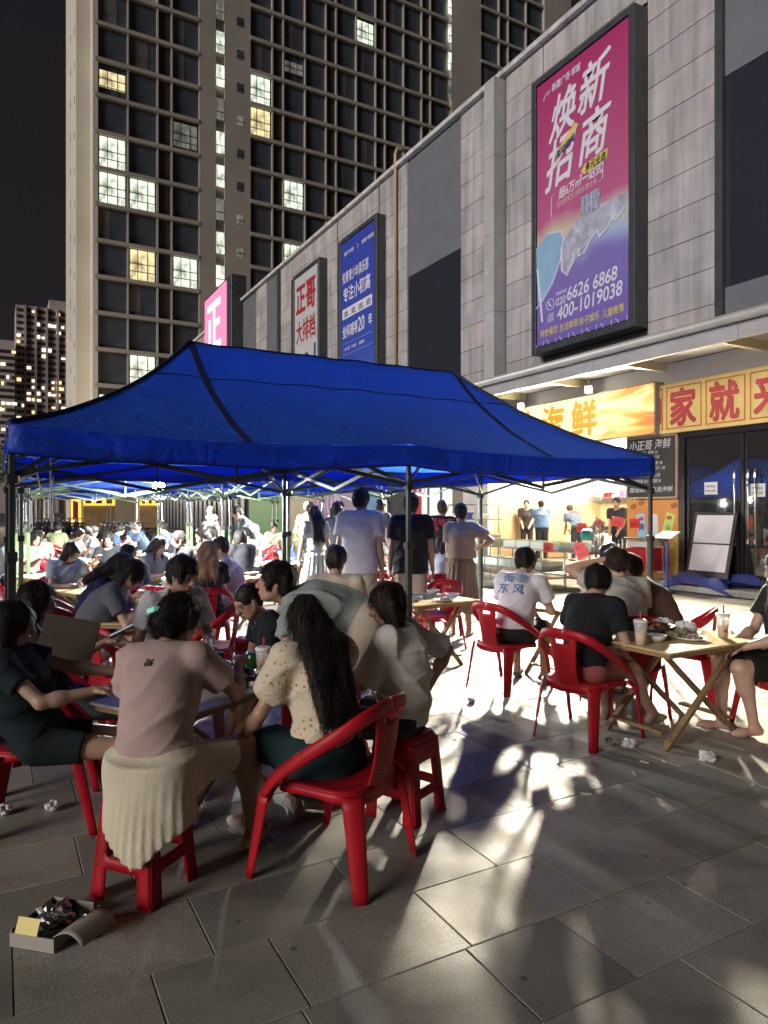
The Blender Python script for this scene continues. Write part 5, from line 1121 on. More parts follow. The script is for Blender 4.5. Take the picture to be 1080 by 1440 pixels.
def person(pos, yaw, label, sex='m', S=1.0, sit=True, z=None, lean=10, lean2=8, side=0, twist=0, head=(0, 0, 0), hl=None, hr=None, el=None, er=None, fl=None, fr=None, kl=None, kr=None,
           skin=(.46, .27, .18), shirt=dict(c=(.6, .6, .6)), bottom=dict(t='shorts', c=(.05, .05, .06)), hair=dict(t='short', c=(.012, .01, .009)), shoe=(.05, .05, .05), h=.016, group=None, glasses=False, ground_z=0, mask=False, seed=1, curl=35, hd=(None, None)):
    """seated or standing figure; local x = facing direction, y = its left, z = up"""
    W = .92 if sex == 'f' else 1.0; A, L, U = V3(1, 0, 0), V3(0, 1, 0), V3(0, 0, 1)
    pz = z if z is not None else (.50 if sit else .93*S); P = V3(0, 0, pz)
    T1 = rot(A, -side) @ rot(L, lean); T2 = rot(U, twist) @ rot(A, -side*1.3) @ rot(L, lean+lean2)
    u1, u2 = T1 @ U, T2 @ U; f1, f2 = T1 @ A, T2 @ A; l1_, l2_ = T1 @ L, T2 @ L
    M1 = P+u1*.20*S; N = M1+u2*.29*S
    shw = .178*S*W; SH = [N-u2*.035*S+l2_*shw*g for g in (1, -1)]
    hy, hp, hrl = head; TH = rot(U, hy) @ rot(L, (lean+lean2)*.35+hp) @ rot(A, hrl); TH0 = TH; fh, lh, uh = TH @ A, TH @ L, TH @ U
    HC = N+unit(u2*.6+uh*.4)*.075*S+uh*.085*S+fh*.022*S
    hs = .96*S if sex == 'm' else .93*S
    H = lambda a, b, c: HC+(fh*a+lh*b+uh*c)*hs
    Mh = np.stack([fh, lh, uh])
    ua, fa = .285*S, .245*S; hands = []
    defl = [(hl, el, 1), (hr, er, -1)]; EL, WR = [], []
    for (tg, pole, g), s0 in zip(defl, SH):
        if tg is None: tg = (.34, .14*g, pz+.14) if sit else (.04, .25*g, pz-.12)
        pole = pole or ((-.3, .5*g, -.9) if sit else (-1, .25*g, -.2)); e, w_ = ik(s0, np.array(tg, float), ua, fa, pole); EL.append(e); WR.append(w_)
    HJ = [P+l1_*.088*S*g-u1*.02 for g in (1, -1)]; th, sh_ = .425*S, .415*S; KN, AN = [], []
    for (tg, pole, g), j in zip([(fl, kl, 1), (fr, kr, -1)], HJ):
        if tg is None: tg = (.46, .13*g, ground_z+.075) if sit else (0.02, .10*g, ground_z+.075)
        pole = pole or ((1, .12*g, 1) if sit else (1, 0, .2)); e, w_ = ik(j, np.array(tg, float), th, sh_, pole); KN.append(e); AN.append(w_)
    fine = h < .012; hand_h = h
    # ---- body
    b = Solid()
    T1m, T2m = np.stack([f1, l1_, u1]), np.stack([f2, l2_, u2])
    def torso(q, g, k=.05):
        q.ell(P+u1*.02, (.108*S*(1.05 if sex == 'f' else 1)+g, .158*S+g, .115*S+g), T1m, k); q.ell(M1-u1*.03+f1*.0, (.098*S+g, .13*S*W+g, .14*S+g), T1m, k)
        q.ell(M1+u2*.11*S+f2*.005, (.105*S+g, .152*S*W+g, .155*S+g), T2m, k); q.cap(SH[0]-l2_*.03, SH[1]+l2_*.03, .052*S+g, .052*S+g, k)
        q.ell(N-u2*.03, (.06*S+g, .12*S*W+g, .05*S+g), T2m, .04)
        if sex == 'f': 
            for sg in (1, -1): q.ell(M1+u2*.10*S+f2*.085*S+l2_*.065*sg*S, (.045+g, .055+g, .055+g), T2m, .03)
    torso(b, -.004)
    b.cap(N-u2*.02*S-f2*.01, H(-.012, 0, -.045), .056*S*W, .050*S*W, .025)
    b.ell(H(-.012, 0, .028), (.094*hs, .076*hs, .092*hs), Mh, .02); b.ell(H(.022, 0, -.035), (.066*hs, .059*hs, .082*hs), Mh, .025); b.ell(H(.05, 0, -.092), (.03*hs, .034*hs, .024*hs), Mh, .03)
    b.ell(H(-.01, 0, -.055), (.05, .052, .05), Mh, .03)
    for g in (1, -1): b.cap(H(-.005, .052*g, -.045), H(.045, .03*g, -.092), .018, .016, .02)
    if h < .02:
        b.cap(H(.089, 0, .012), H(.108, 0, -.03), .008, .0135, .014); b.cap(H(.098, .012, -.036), H(.098, -.012, -.036), .009, .009, .008)
        b.cap(H(.078, .036, .024), H(.086, .008, .022), .011, .011, .015); b.cap(H(.078, -.036, .024), H(.086, -.008, .022), .011, .011, .015)
        if fine:
            for g in (1, -1): b.ell(H(.1, .032*g, .001), (.018, .017, .011), Mh, .01, sub=True); b.ell(H(.078, .031*g, .001), (.0115, .0115, .0105), Mh, .003)
        b.cap(H(.09, .017, -.063), H(.09, -.017, -.063), .007, .007, .006); b.cap(H(.088, .014, -.072), H(.088, -.014, -.072), .008, .008, .006)
        for g in (1, -1): b.ell(H(-.005, .077*g, -.005), (.017, .010, .031), Mh, .008)
    for i, g in enumerate((1, -1)):
        b.cap(SH[i], EL[i], .046*S*W, .036*S*W, .03); b.cap(EL[i], EL[i]+(WR[i]-EL[i])*.35, .037*S*W, .037*S*W, .02); b.cap(EL[i]+(WR[i]-EL[i])*.3, WR[i], .038*S*W, .026*S*W, .03)
        # hand
        D = unit(WR[i]-EL[i]); hx = hd[i]
        if hx is not None: D = unit(D*.4+np.array(hx, float))
        Nn = unit(V3(0, 0, -1)-D*(-D[2])) if abs(D[2]) < .9 else unit(V3(0, -g, 0)-D*(-g*D[1])); Sd = unit(np.cross(Nn, D))*g*-1; hsn = .95*S if sex == 'm' else .86*S; w_ = WR[i]
        for o in (-.024, 0, .024): b.cap(w_+D*.01, w_+(D*.085+Sd*o)*hsn, .019*hsn, .0145*hsn, .012)
        if h < .013:
            for j, (o, ln) in enumerate(((-.033, .058), (-.011, .072), (.012, .076), (.033, .068))):
                p0 = w_+(D*.085+Sd*o)*hsn; c1 = R(curl*.6); d1 = D*math.cos(c1)+Nn*math.sin(c1)+Sd*o*1.2; p1 = p0+d1*ln*.55*hsn; c2 = R(curl*1.9); d2 = D*math.cos(c2)+Nn*math.sin(c2); p2 = p1+d2*ln*.5*hsn
                b.cap(p0, p1, .0095*hsn, .009*hsn, .006); b.cap(p1, p2, .009*hsn, .0075*hsn, .004)
            p0 = w_+(D*.025+Sd*.028)*hsn; p1 = p0+(D*.035+Sd*.028+Nn*.012)*hsn; b.cap(p0, p1, .013, .0105, .01); b.cap(p1, p1+(D*.03+Sd*.004+Nn*.01)*hsn, .0105, .008, .006)
        else: b.cap(w_+D*.08*hsn, w_+(D*.13+Nn*.03)*hsn, .028*hsn, .016*hsn, .02); b.cap(w_+(D*.03+Sd*.02)*hsn, w_+(D*.07+Sd*.045)*hsn, .014, .011, .012)
    for i, g in enumerate((1, -1)):
        K, Aj = KN[i], AN[i]; d = unit(Aj-K); b.cap(HJ[i], K, .082*S, .053*S, .04); b.cap(K, K+d*.15*S-A*.0, .05*S, .05*S, .03); back_ = unit(np.cross(np.cross(d, A), d)); b.cap(K+d*.08*S-back_*.016, Aj, .05*S, .031*S, .04)
        fd = V3(1, .18*g, 0); fd = unit(fd); hee = Aj-fd*.035+V3(0, 0, -.042); b.cap(Aj, hee, .03, .028, .02); b.cap(hee, hee+fd*.15*S+V3(0, 0, -.004), .027, .026, .02); b.cap(hee+fd*.12+V3(0, 0, -.002), hee+fd*.19*S+V3(0, 0, -.008), .03, .017, .015)
    sk = np.array(skin); hc = np.array(hair['c'])
    def colf(Q):
        q = (Q-HC)/hs; loc = q @ Mh.T; c = np.tile(sk, (len(Q), 1)).astype(np.float32)
        if h < .02:
            x, y, z_ = loc[:, 0], np.abs(loc[:, 1]), loc[:, 2]; fr_ = x > .05
            c[fr_ & ((y/.022)**2+((z_+.067)/.0105)**2 < 1)] = sk*np.array((1.0, .52, .55))
            c[fr_ & (((y-.033)/.021)**2+((z_-.026-.1*(y-.033)*0)/.0055)**2 < 1)] = hc*.5+sk*.2
            ey = fr_ & (((y-.031)/.0155)**2+((z_-.001)/.0058)**2 < 1); c[ey] = (.42, .38, .36); c[ey & ((y-.031)**2+(z_-.001)**2 < .0062**2)] = (.012, .01, .01)
            c[fr_ & (((y-.031)/.0175)**2+((z_-.0075)/.0026)**2 < 1)] = sk*.12
            ck = np.exp(-(((y-.045)/.022)**2+((z_+.03)/.022)**2)); c += (np.array((.05, -.01, -.01))*ck[:, None]*fr_[:, None]).astype(np.float32)
        return np.clip(c, .005, 1)
    root = b.build('person', SKIN, None, h, colf)
    # ---- shirt
    g0 = .013+shirt.get('loose', 0); q = Solid(); torso(q, g0, .05); sl = shirt.get('sl', .55)
    if shirt.get('loose'): q.cap(P+u1*.12, M1+u2*.12, .10+g0, .12+g0, .06)
    if not sit and abs(lean) < 15: q.frus((P[0], P[1]), pz+.37*S, pz+shirt.get('hem', -.02)-.05, (.088*S+g0, .132*S*W+g0), (.128*S+g0, .175*S+g0), .05)
    n_ = -u1; hem = shirt.get('hem', -.02 if not sit else .0); q.cut(n_, n_ @ (P+u1*hem))
    q.ell(N+u2*.035+f2*.02, (.062, .072, .05), T2m, .01, sub=True)
    for i, g in enumerate((1, -1)):
        if sl <= 0: continue
        if sl <= 1: E = SH[i]+(EL[i]-SH[i])*sl; pf = .014 if shirt.get('puff') else 0; q.cap(SH[i], E, .054*S+g0*.7+pf, .054*S*W+g0*.9+pf*1.2, .03, flat=not pf)
        else: E = EL[i]+(WR[i]-EL[i])*(sl-1); q.cap(SH[i], EL[i], .052*S+g0*.7, .045*S+g0*.7, .03); q.cap(EL[i], E, .046*S+g0*.6, .038*S+g0*.6, .02, flat=True)
    q.warp(folds(shirt.get('fold', .0058), seed)); 
    pat = shirt.get('pat'); q.build('blouse' if sex == 'f' else 'shirt', cloth(shirt['c'], pat=pat), root, h*1.05)
    if shirt.get('back'):     # print on the back
        for (txt, sz, col, du, dl) in shirt['back']:
            c = M1+u2*(.13+du)*S-f2*(.118*S+g0+.004)+l2_*dl; Mx = Matrix(((-l2_[0]*-1, u2[0], -f2[0], c[0]), (l2_[1], u2[1], -f2[1], c[1]), (l2_[2], u2[2], -f2[2], c[2]), (0, 0, 0, 1)))
            Mx = Matrix(((-l2_[0], u2[0], -f2[0], c[0]), (-l2_[1], u2[1], -f2[1], c[1]), (-l2_[2], u2[2], -f2[2], c[2]), (0, 0, 0, 1)))
            text(txt, sz, mat('print_%d' % (col[0]*100), col, .7), Mx, root, 'shirt_print', extrude=.004, bold=.002, align='CENTER')
    # ---- lower garment
    bt = bottom['t']; q = Solid(); gg = .012
    if bt in ('shorts', 'pants'):
        ln = bottom.get('len', .72 if bt == 'shorts' else 2); q.ell(P+u1*.015, (.112*S+gg, .162*S+gg, .12*S+gg), T1m, .04); n_ = u1; q.cut(n_, n_ @ (P+u1*.11))
        for i in range(2):
            K, Aj = KN[i], AN[i]
            if ln <= 1: E = HJ[i]+(K-HJ[i])*ln; q.cap(HJ[i], E, .088*S+gg, .068*S+gg*1.6, .035, flat=True)
            else: E = K+(Aj-K)*min(.97, ln-1); q.cap(HJ[i], K, .086*S+gg, .06*S+gg, .035); q.cap(K, E, .058*S+gg, .047*S+gg*1.1, .025, flat=True)
        q.warp(folds(.005, seed+3)); q.build('shorts' if bt == 'shorts' else 'trousers', cloth(bottom['c']), root, h*1.05)
    elif bt == 'skirt_sit':
        q.ell(P+u1*.0, (.13*S+gg, .185*S+gg, .13*S+gg), T1m, .04)
        for i in range(2): K = KN[i]; E = HJ[i]+(K-HJ[i])*bottom.get('len', .8); q.cap(HJ[i], E, .10*S+gg, .095*S+gg, .06, flat=True)
        if bottom.get('drape'):
            q.frus((P[0]-.05, P[1]-.01), pz+.04, .17, (.135, .18), (.18, .215), .05)
            for n_, c_ in (((.0, .55, -1), (0, -.02, .17)), ((.15, -.75, -1), (0, -.02, .17)), ((1.0, .0, -1.2), (.02, 0, .20))): n_ = V3(*n_); q.cut(n_, n_ @ V3(*c_))
        else: q.ell(P+V3(.02, 0, -.10), (.20, .21, .13), None, .06)
        q.warp(lambda X, Y, Z: ((.007*np.abs(np.sin(np.arctan2(Y, X+.05)*15+1.2*np.sin(6*Z)))+.006*np.sin(np.arctan2(Y, X)*5+7*Z))*np.clip((pz+.02-Z)*4, 0, 1)).astype(np.float32)); n_ = u1; q.cut(n_, n_ @ (P+u1*.07)); q.build('skirt', cloth(bottom['c']), root, h*1.05)
    elif bt in ('skirt', 'dress'):
        zt, zb = pz+.13*S, bottom.get('z', .28); q.frus((0, 0), zt, pz-.02, (.11*S, .14*S), (.15*S, .18*S), .03); q.frus((0, 0), pz, zb, (.15*S, .18*S), (.21*S, .24*S), .05)
        q.cut((0, 0, -1), -zb); q.cut((0, 0, 1), zt-.0); q.warp(lambda X, Y, Z: (.013*np.sin(np.arctan2(Y, X)*17+1.5*np.sin(5*Z))*np.clip((zt-Z)*2.2, 0, 1)).astype(np.float32)); q.build('skirt', cloth(bottom['c']), root, h*1.05)
    # ---- hair
    t = hair['t']; q = Solid(); th_ = hair.get('thick', .014)
    q.ell(H(-.016, 0, .032), ((.094+th_)*hs, (.077+th_)*hs, (.09+th_)*hs), Mh, .01)
    if t in ('short', 'crop'):
        q.ell(H(-.05, 0, -.02), ((.062)*hs, (.07+th_*.2)*hs, .07*hs), Mh, .03)
        q.ell(H(.118, 0, -.035), (.085*hs, .085*hs, .095*hs), Mh, .004, sub=True); n_ = -uh+fh*.62; q.cut(n_, n_ @ H(-.03, 0, -.075)); 
        for g in (1, -1): q.ell(H(.02, .09*g, -.035), (.034*hs, .03*hs, .04*hs), Mh, .004, sub=True)
    else:
        q.ell(H(-.045, 0, -.03), (.072*hs, .082*hs, .095*hs), Mh, .03); q.ell(H(.112, 0, -.045), (.08*hs, .064*hs, .11*hs), Mh, .004, sub=True)
        if t == 'long':
            ln = hair.get('len', .42); dn = V3(0, 0, -1)*.85+unit(N-P)*-.5; dn = unit(dn) if hair.get('hang') is None else unit(V3(*hair['hang']))
            for k_, o in enumerate((-.075, -.045, -.015, .015, .045, .075)):
                p0 = H(-.055, o*.9, -.01); p1 = N-f2*(.085*S+.02)+l2_*o*1.0+u2*.01; e_ = ln*(1-.12*((k_*5) % 3)/2)-.14; p2 = N-u2*e_-f2*(.118*S+.034)+l2_*o*(.8+.5*ln); q.cap(p0, p1, .042, .037, .03); q.cap(p1, p2, .037, .022, .03)
            for g in (1, -1): p0 = H(.0, .078*g, .01); q.cap(p0, p0+dn*.2+f2*.005, .024, .02, .02)
        elif t == 'bob':
            ln = hair.get('len', .17)
            for o in (-.08, -.055, -.02, .02, .055, .08): p0 = H(-.045+.03*abs(o)/.08, o, .0); q.cap(p0, p0-uh*ln-fh*.005, .038, .030, .02)
            for g in (1, -1): p0 = H(.025, .074*g, .01); q.cap(p0, p0-uh*(ln-.03), .022, .018, .02)
            n_ = -uh; q.cut(n_, n_ @ H(0, 0, -ln+.0))
        elif t == 'pony':
            p0 = H(-.105, 0, .02); q.cap(H(-.06, 0, .03), p0, .04, .022, .02); p1 = p0+V3(0, 0, -.09)-fh*.035; q.cap(p0, p1, .026, .03, .015); q.cap(p1, p1+V3(0, 0, -hair.get('len', .2))-fh*.0, .028, .008, .02)
        elif t == 'bun': q.ell(H(-.095, 0, -.03), (.05, .052, .048), Mh, .015); q.cap(H(-.06, 0, .0), H(-.1, 0, -.03), .05, .04, .02)
    sc = hair.get('rough', .0035)
    q.warp(lambda X, Y, Z: (sc*(np.sin(61*X+9*Z+3*np.sin(23*Y))+np.sin(67*Y-8*Z+3*np.sin(19*X)))).astype(np.float32))
    ho = q.build('hair', hair_mat(hair['c']), root, h)
    if h < .0185 and t != 'crop': strands(ho, H(-.04, 0, .13) if t != 'bun' else H(-.095, 0, -.03), t, 4200 if h < .0096 else 1500 if h < .0125 else 600, hair_mat(hair['c']), seed)
    # ---- shoes
    if shoe is not None:
        for i, g in enumerate((1, -1)):
            fd = unit(V3(1, .18*g, 0)); hee = AN[i]-fd*.035+V3(0, 0, -.048); sd = V3(-fd[1], fd[0], 0); q = Solid(); q.cap(hee, hee+fd*.13*S, .036, .037, .02); q.cap(hee+fd*.12, hee+fd*.195*S+V3(0, 0, -.006), .037, .026, .02)
            q.cut((0, 0, -1), -(AN[i][2]-.073)); q.cut((0, 0, 1), AN[i][2]-.02); q.build('shoe', cloth(shoe, .6), root, max(h, .009))
    if hair.get('clip'): sq = MB(); c = H(-.075, .03, -.0); sq.bar(tuple(c+lh*.035+fh*-.055), tuple(c-lh*.01-fh*.06+uh*.015), .03, .02); sq.build('hair_clip', mat('clip_mint', (.25, .7, .6), .15, emit=.35), root)  # clip glows faintly to stand for its reflection
    if glasses:
        s = MB()
        for g in (1, -1): s.tube([tuple(H(.098, .033*g+.021*math.cos(a), .0+.015*math.sin(a))) for a in np.linspace(0, 6.2832, 13)], .0018, 4); s.tube([tuple(H(.096, .054*g, .004)), tuple(H(.0, .077*g, .006))], .0018, 4)
        s.tube([tuple(H(.1, .012, .002)), tuple(H(.1, -.012, .002))], .0018, 4); s.build('glasses', BLK, root)
    if mask: q = Solid(); q.ell(H(.05, 0, -.085), (.05, .058, .04), Mh, .01); q.cut(uh, uh @ H(0, 0, -.062)); q.build('face_mask', cloth((.03, .03, .035)), root, h)
    root.location = (pos[0], pos[1], 0); root.rotation_euler = (0, 0, R(yaw)); tag(root, label, 'person', group)
    root_hands = [WR, EL, HC]
    HANDS[root.name] = (WR, EL, HC, Mh); return root
HANDS = {}
def hand_world(p, i, off=(0, 0, 0)):
    w_ = HANDS[p.name][0][i]+(HANDS[p.name][0][i]-HANDS[p.name][1][i])*.35; v = Vector(w_)+Vector(off); a = p.rotation_euler[2]
    return (p.location.x+v.x*math.cos(a)-v.y*math.sin(a), p.location.y+v.x*math.sin(a)+v.y*math.cos(a), v.z)
# ------------------------------------------------------------------ front-left table and the people round it
BK = (.016, .013, .011); BRN = (.05, .025, .012)
def off(p, yaw, f, l): a = R(yaw); return (p[0]+f*math.cos(a)-l*math.sin(a), p[1]+f*math.sin(a)+l*math.cos(a))
tx, ty = G(285, 3.72)
LTABLE((tx, ty, 0), 32, 'low pale-topped folding table crowded with food, front left'); TZ = .60
a = G(216, 2.9); p1 = a; STOOL((*off(a, 52, -.03, .02), 0), 40, 'red plastic stool under the woman in the cream skirt')
person(a, 52, 'woman seen from behind in dusty pink T-shirt and cream skirt, dark hair pinned up', 'f', .94, z=.50, lean=13, lean2=14, side=3, head=(-22, 14, 0), hr=(.50, -.18, .80), er=(.1, -.6, -.9), hl=(.40, .12, .68), fr=(.36, -.30, .085), fl=(.38, .14, .085), kr=(1, -.45, .9), kl=(1, .3, .9),
       skin=(.40, .23, .15), shirt=dict(c=(.42, .30, .275), sl=.62, loose=.016, hem=.0, back=[('⁂', .05, (.03, .02, .02), .05, .0)]), bottom=dict(t='skirt_sit', c=(.60, .54, .40), len=.72, drape=((-.06, .0, -.20), (.19, .225, .20), (0, .1, 1)), dcut=(0, 0, -.33)), hair=dict(t='bun', c=BK, thick=.02, rough=.003, clip=1), shoe=(.6, .5, .3), h=.0085, seed=1)
b = G(456, 3.16); CHAIR((*G(476, 3.06), 0), 122, 'red plastic armchair under the long-haired woman in the floral blouse')
person(b, 96, 'woman seen from behind with long black hair and a beige floral puff-sleeve blouse', 'f', .90, z=.475, lean=5, lean2=12, head=(14, 14, 0), hl=(.26, .28, .50), el=(-.35, .5, -.6), hr=(.42, -.02, .62), er=(0, -.6, -.8), fl=(.34, .22, .085), fr=(.42, -.08, .085),
       skin=(.38, .22, .15), shirt=dict(c=(.60, .52, .38), sl=.5, loose=.012, puff=1, pat='floral', hem=.03), bottom=dict(t='skirt_sit', c=(.012, .03, .032), len=.8), hair=dict(t='long', c=BK, len=.48, hang=(-.46, 0, -1), thick=.02, rough=.002), shoe=(.55, .5, .45), h=.0085, seed=2)
c = G(568, 3.58); STOOL((*off(c, 140, -.01, .0), 0), 25, 'red plastic stool under the bob-haired woman in the open white shirt')
person(c, 128, 'woman with a chin-length bob and off-white shirt, hand on her hip', 'f', .90, z=.49, lean=-2, lean2=12, head=(32, 12, 0), hr=(-.06, -.22, .60), er=(-.9, -.9, -.1), hl=(.36, .10, .62), fl=(.40, .16, .085), fr=(.38, -.1, .085),
       skin=(.40, .24, .16), shirt=dict(c=(.62, .60, .54), sl=.9, loose=.012, hem=-.02, fold=.008), bottom=dict(t='shorts', c=(.03, .03, .035)), hair=dict(t='bob', c=(.02, .012, .009), len=.17, thick=.022), shoe=(.5, .48, .45), h=.0085, seed=3)
d = G(512, 4.35)
person(d, 165, 'standing man in a pale grey T-shirt bending far over toward the crouching boy', 'm', 1.02, sit=False, z=.88, lean=62, lean2=28, head=(0, -38, 0), hl=(.52, .12, .52), hr=(.46, -.16, .56), el=(.2, .6, 0), er=(.2, -.6, 0), skin=(.40, .22, .15), shirt=dict(c=(.28, .32, .30), sl=.6, loose=.004, fold=.009), bottom=dict(t='shorts', c=(.42, .36, .28)), hair=dict(t='short', c=BK, thick=.02), shoe=(.1, .1, .1), h=.0095, seed=4)
e_ = G(425, 4.55); STOOL((*e_, 0), 70, 'red plastic stool under the crouching boy in black')
person(e_, 175, 'crop-haired boy in a black T-shirt leaning low over his knees', 'm', .92, z=.50, lean=30, lean2=12, head=(18, 12, 0), hl=(.42, .10, .42), hr=(.38, -.12, .42), el=(-.2, .5, -.3), er=(-.2, -.5, -.3), skin=(.40, .24, .16), shirt=dict(c=(.018, .02, .026), sl=.6, loose=.008), bottom=dict(t='shorts', c=(.02, .02, .025)), hair=dict(t='crop', c=BK, thick=.007), shoe=(.1, .1, .1), h=.0075, seed=5)
f_ = G(232, 4.72); STOOL((*f_, 0), 5, 'red plastic stool under the man in white across the front table')
person(f_, -72, 'seated man in a white T-shirt with short black hair facing the front-left table', 'm', 1.0, z=.505, lean=12, lean2=6, head=(15, 12, 0), hl=(.34, .12, .66), hr=(.34, -.16, .66), skin=(.36, .21, .14), shirt=dict(c=(.62, .64, .66), sl=.6, loose=.012), bottom=dict(t='shorts', c=(.5, .5, .52)), hair=dict(t='short', c=BK, thick=.018), h=.0085, seed=6)
g_ = G(56, 3.36); CHAIR((*G(62, 3.52), 0), -12, 'red plastic armchair at the left edge under the woman in black shorts')
P7 = person(g_, -14, 'woman at the left edge in black T-shirt and shorts, leaning back in profile', 'f', .90, z=.455, lean=-26, lean2=12, head=(0, 16, 0), hr=(.26, -.16, .70), er=(-.3, -.7, -1), hl=(.36, .1, .72), fl=(.60, .12, .085), fr=(.58, -.12, .085), skin=(.40, .25, .18), shirt=dict(c=(.010, .018, .022), sl=.55, loose=.008), bottom=dict(t='shorts', c=(.012, .018, .02), len=.55), hair=dict(t='bob', c=BK, len=.12), shoe=(.4, .4, .4), h=.0072, seed=7)
h_ = G(78, 4.05); CHAIR((*h_, 0), -14, 'red plastic armchair behind the left-edge woman, under the woman in jeans')
P8 = person(h_, -14, 'seated woman in grey-blue jeans behind the left-edge woman, holding a phone', 'f', .92, z=.455, lean=-22, lean2=10, head=(0, 14, 0), hr=(.28, -.08, .78), er=(-.2, -.5, -1), hl=(.36, .1, .74), fl=(.66, .10, .085), fr=(.62, -.1, .085), skin=(.42, .26, .18), shirt=dict(c=(.03, .025, .022), sl=.6), bottom=dict(t='pants', c=(.07, .08, .095)), hair=dict(t='bob', c=BK, len=.14), shoe=(.4, .4, .4), h=.0078, seed=8)
i_ = G(118, 5.6); CHAIR((*G(112, 5.6), 0), -28, 'red plastic armchair under the pony-tailed woman in the grey T-shirt'); 
person(i_, -18, 'seated woman with a ponytail and charcoal grey T-shirt eating, in profile', 'f', 1.0, z=.50, lean=22, lean2=18, head=(8, 18, 0), hr=(.46, -.10, .82), hl=(.46, .08, .80), er=(-.1, -.6, -1), fl=(.52, .1, .085), fr=(.50, -.12, .085), skin=(.48, .29, .2), shirt=dict(c=(.10, .10, .115), sl=.62, loose=.01), bottom=dict(t='shorts', c=(.5, .48, .48), len=.5), hair=dict(t='pony', c=BK, len=.28), shoe=(.6, .6, .6), h=.009, seed=9)
j_ = G(112, 6.15); CHAIR((*j_, 0), -20, 'red plastic armchair under the person in dark navy')
person(j_, -22, 'seated person in a dark navy top half hidden behind the pony-tailed woman', 'f', 1.0, z=.50, lean=22, lean2=14, head=(0, 18, 0), hr=(.48, -.1, .78), hl=(.46, .1, .78), skin=(.46, .28, .2), shirt=dict(c=(.012, .014, .05), sl=.6), bottom=dict(t='shorts', c=(.04, .04, .06)), hair=dict(t='long', c=BK, len=.25), h=.012, seed=10)
TABLE((*G(212, 5.85), 0), 60, 'folding table behind the man in white, with plates and a red basket')
CHAIR((*G(292, 5.9), 0), 150, 'empty red plastic armchair left of the crouching boy, facing the tables')
STOOL((*G(350, 6.2), 0), 20, 'empty red plastic stool beside the crouching boy')
CHAIR((*G(178, 4.95), 0), 20, 'red plastic armchair beside the man in white across the front table')
CARDB = mat('fan_card', (.06, .045, .03), .8)
t = empty('card_fan', (*G(98, 3.75), .84), -14, 'dark brown card menu held up between the two women at the left edge', 'card'); s = MB(); s.bbox((-.15, -.004, -.13), (.13, .004, .13), .003, Matrix.Rotation(R(14), 4, 'Y')); s.build('card', CARDB, t)
def phone(loc, rz, lab, tilt=50, lit=True):
    t = empty('phone', loc, rz, lab, 'phone'); M = Matrix.Rotation(R(tilt), 4, 'Y'); s = MB(); s.bbox((-.075, -.037, -.004), (.075, .037, .004), .003, M); s.build('phone_body', BLK, t)
    s = MB(); s.box((-.07, -.033, .0042), (.07, .033, .0048), M); s.build('screen', mat('screen_lit', (.3, .35, .4), .2, emit=.7), t)
phone(hand_world(P8, 1, (.02, 0, .03)), -10, 'phone held by the woman in jeans at the left', -25)
# food on the low table
def tp_(f, l, z=TZ): return (*off((tx, ty), 32, f, l), z+.001)
for k, (f, l) in enumerate(((.30, .16), (.38, -.02), )): CANP(tp_(f, l), 0, ('dark green drink can near the back of the low front table', 'dark green drink can beside the bowls on the low front table')[k], 'green cans on the low front table')
CANP(tp_(.18, -.1), 0, 'dark green drink can in the middle of the low front table', 'green cans on the low front table')
TUB(tp_(.22, -.24), 0, 'clear round plastic tub with lid on the near edge of the low table'); TUB(tp_(.40, -.18), 30, 'clear round plastic tub beside the long-haired woman')
BOTTLE(tp_(-.10, .18), 0, 'clear water bottle with a red cap on the low front table')
PLATE(tp_(.05, .12), 0, 'white plate of shells beside the water bottle'); PLATE(tp_(.28, .02), 0, 'white plate heaped with food between the green cans'); DBOWL(tp_(.1, -.12), 0, 'dark bowl of food in the middle of the low front table'); BOWL(tp_(-.32, .05), 0, 'small white bowl at the empty left corner of the low table'); BOWL(tp_(-.02, .0), 0, 'small white bowl behind the pink-shirted woman')
for k, (f, l, r_, m, lab) in enumerate(((.0, .22, .05, PURP, 'crumpled purple plastic bag on the low front table'), (.33, -.25, .045, CARD, 'crumpled paper napkin at the near right corner of the low table'), (.2, .12, .055, FIL, 'crumpled clear bag of leftovers on the low front table'))):
    o = crumple(m, r_, k+1).build('crumpled_bag', m); o.location = tp_(f, l); tag(o, lab, 'bag')
for k in range(6):
    o = MB(); a, b_ = rnd.uniform(0, .4), rnd.uniform(-.2, .2); an = rnd.uniform(0, 3); o.bar((-.1*math.cos(an), -.1*math.sin(an), .004), (.1*math.cos(an), .1*math.sin(an), .03), .006); o = o.build('chopstick', BSH); o.location = tp_(a, b_); tag(o, 'pale chopstick lying among the dishes on the low table', 'chopstick', 'chopsticks on the low table')
o = MB().lathe([(.026, 0), (.033, .01), (.033, .15), (.026, .16)], 16, M=Matrix.Rotation(R(90), 4, 'Y')).sm().build('fallen_can', BLUCAN); o.location = (*off(G(345, 4.6), 0, 0, 0), .635); o.rotation_euler = (0, 0, R(-15)); o.location = (*G(345, 4.35), .634); tag(o, 'blue and white can lying on its side on the back table edge', 'can')
x_, y_ = G(352, 4.45); LT2 = None
for k, (P_, f, l, lab) in enumerate(((BOWL, .42, .06, 'small white bowl at the far right end of the low table'), (CUP, .36, -.12, 'plastic cup of iced tea beside the clear tubs on the low table'), (PLATE, .33, -.1, 'white plate of shells near the long-haired woman'), (DBOWL, .2, .16, 'dark bowl of food at the back of the low table'), (BOWL, .16, -.24, 'small white bowl at the near edge of the low table'))): P_(tp_(f, l), 30*k, lab)
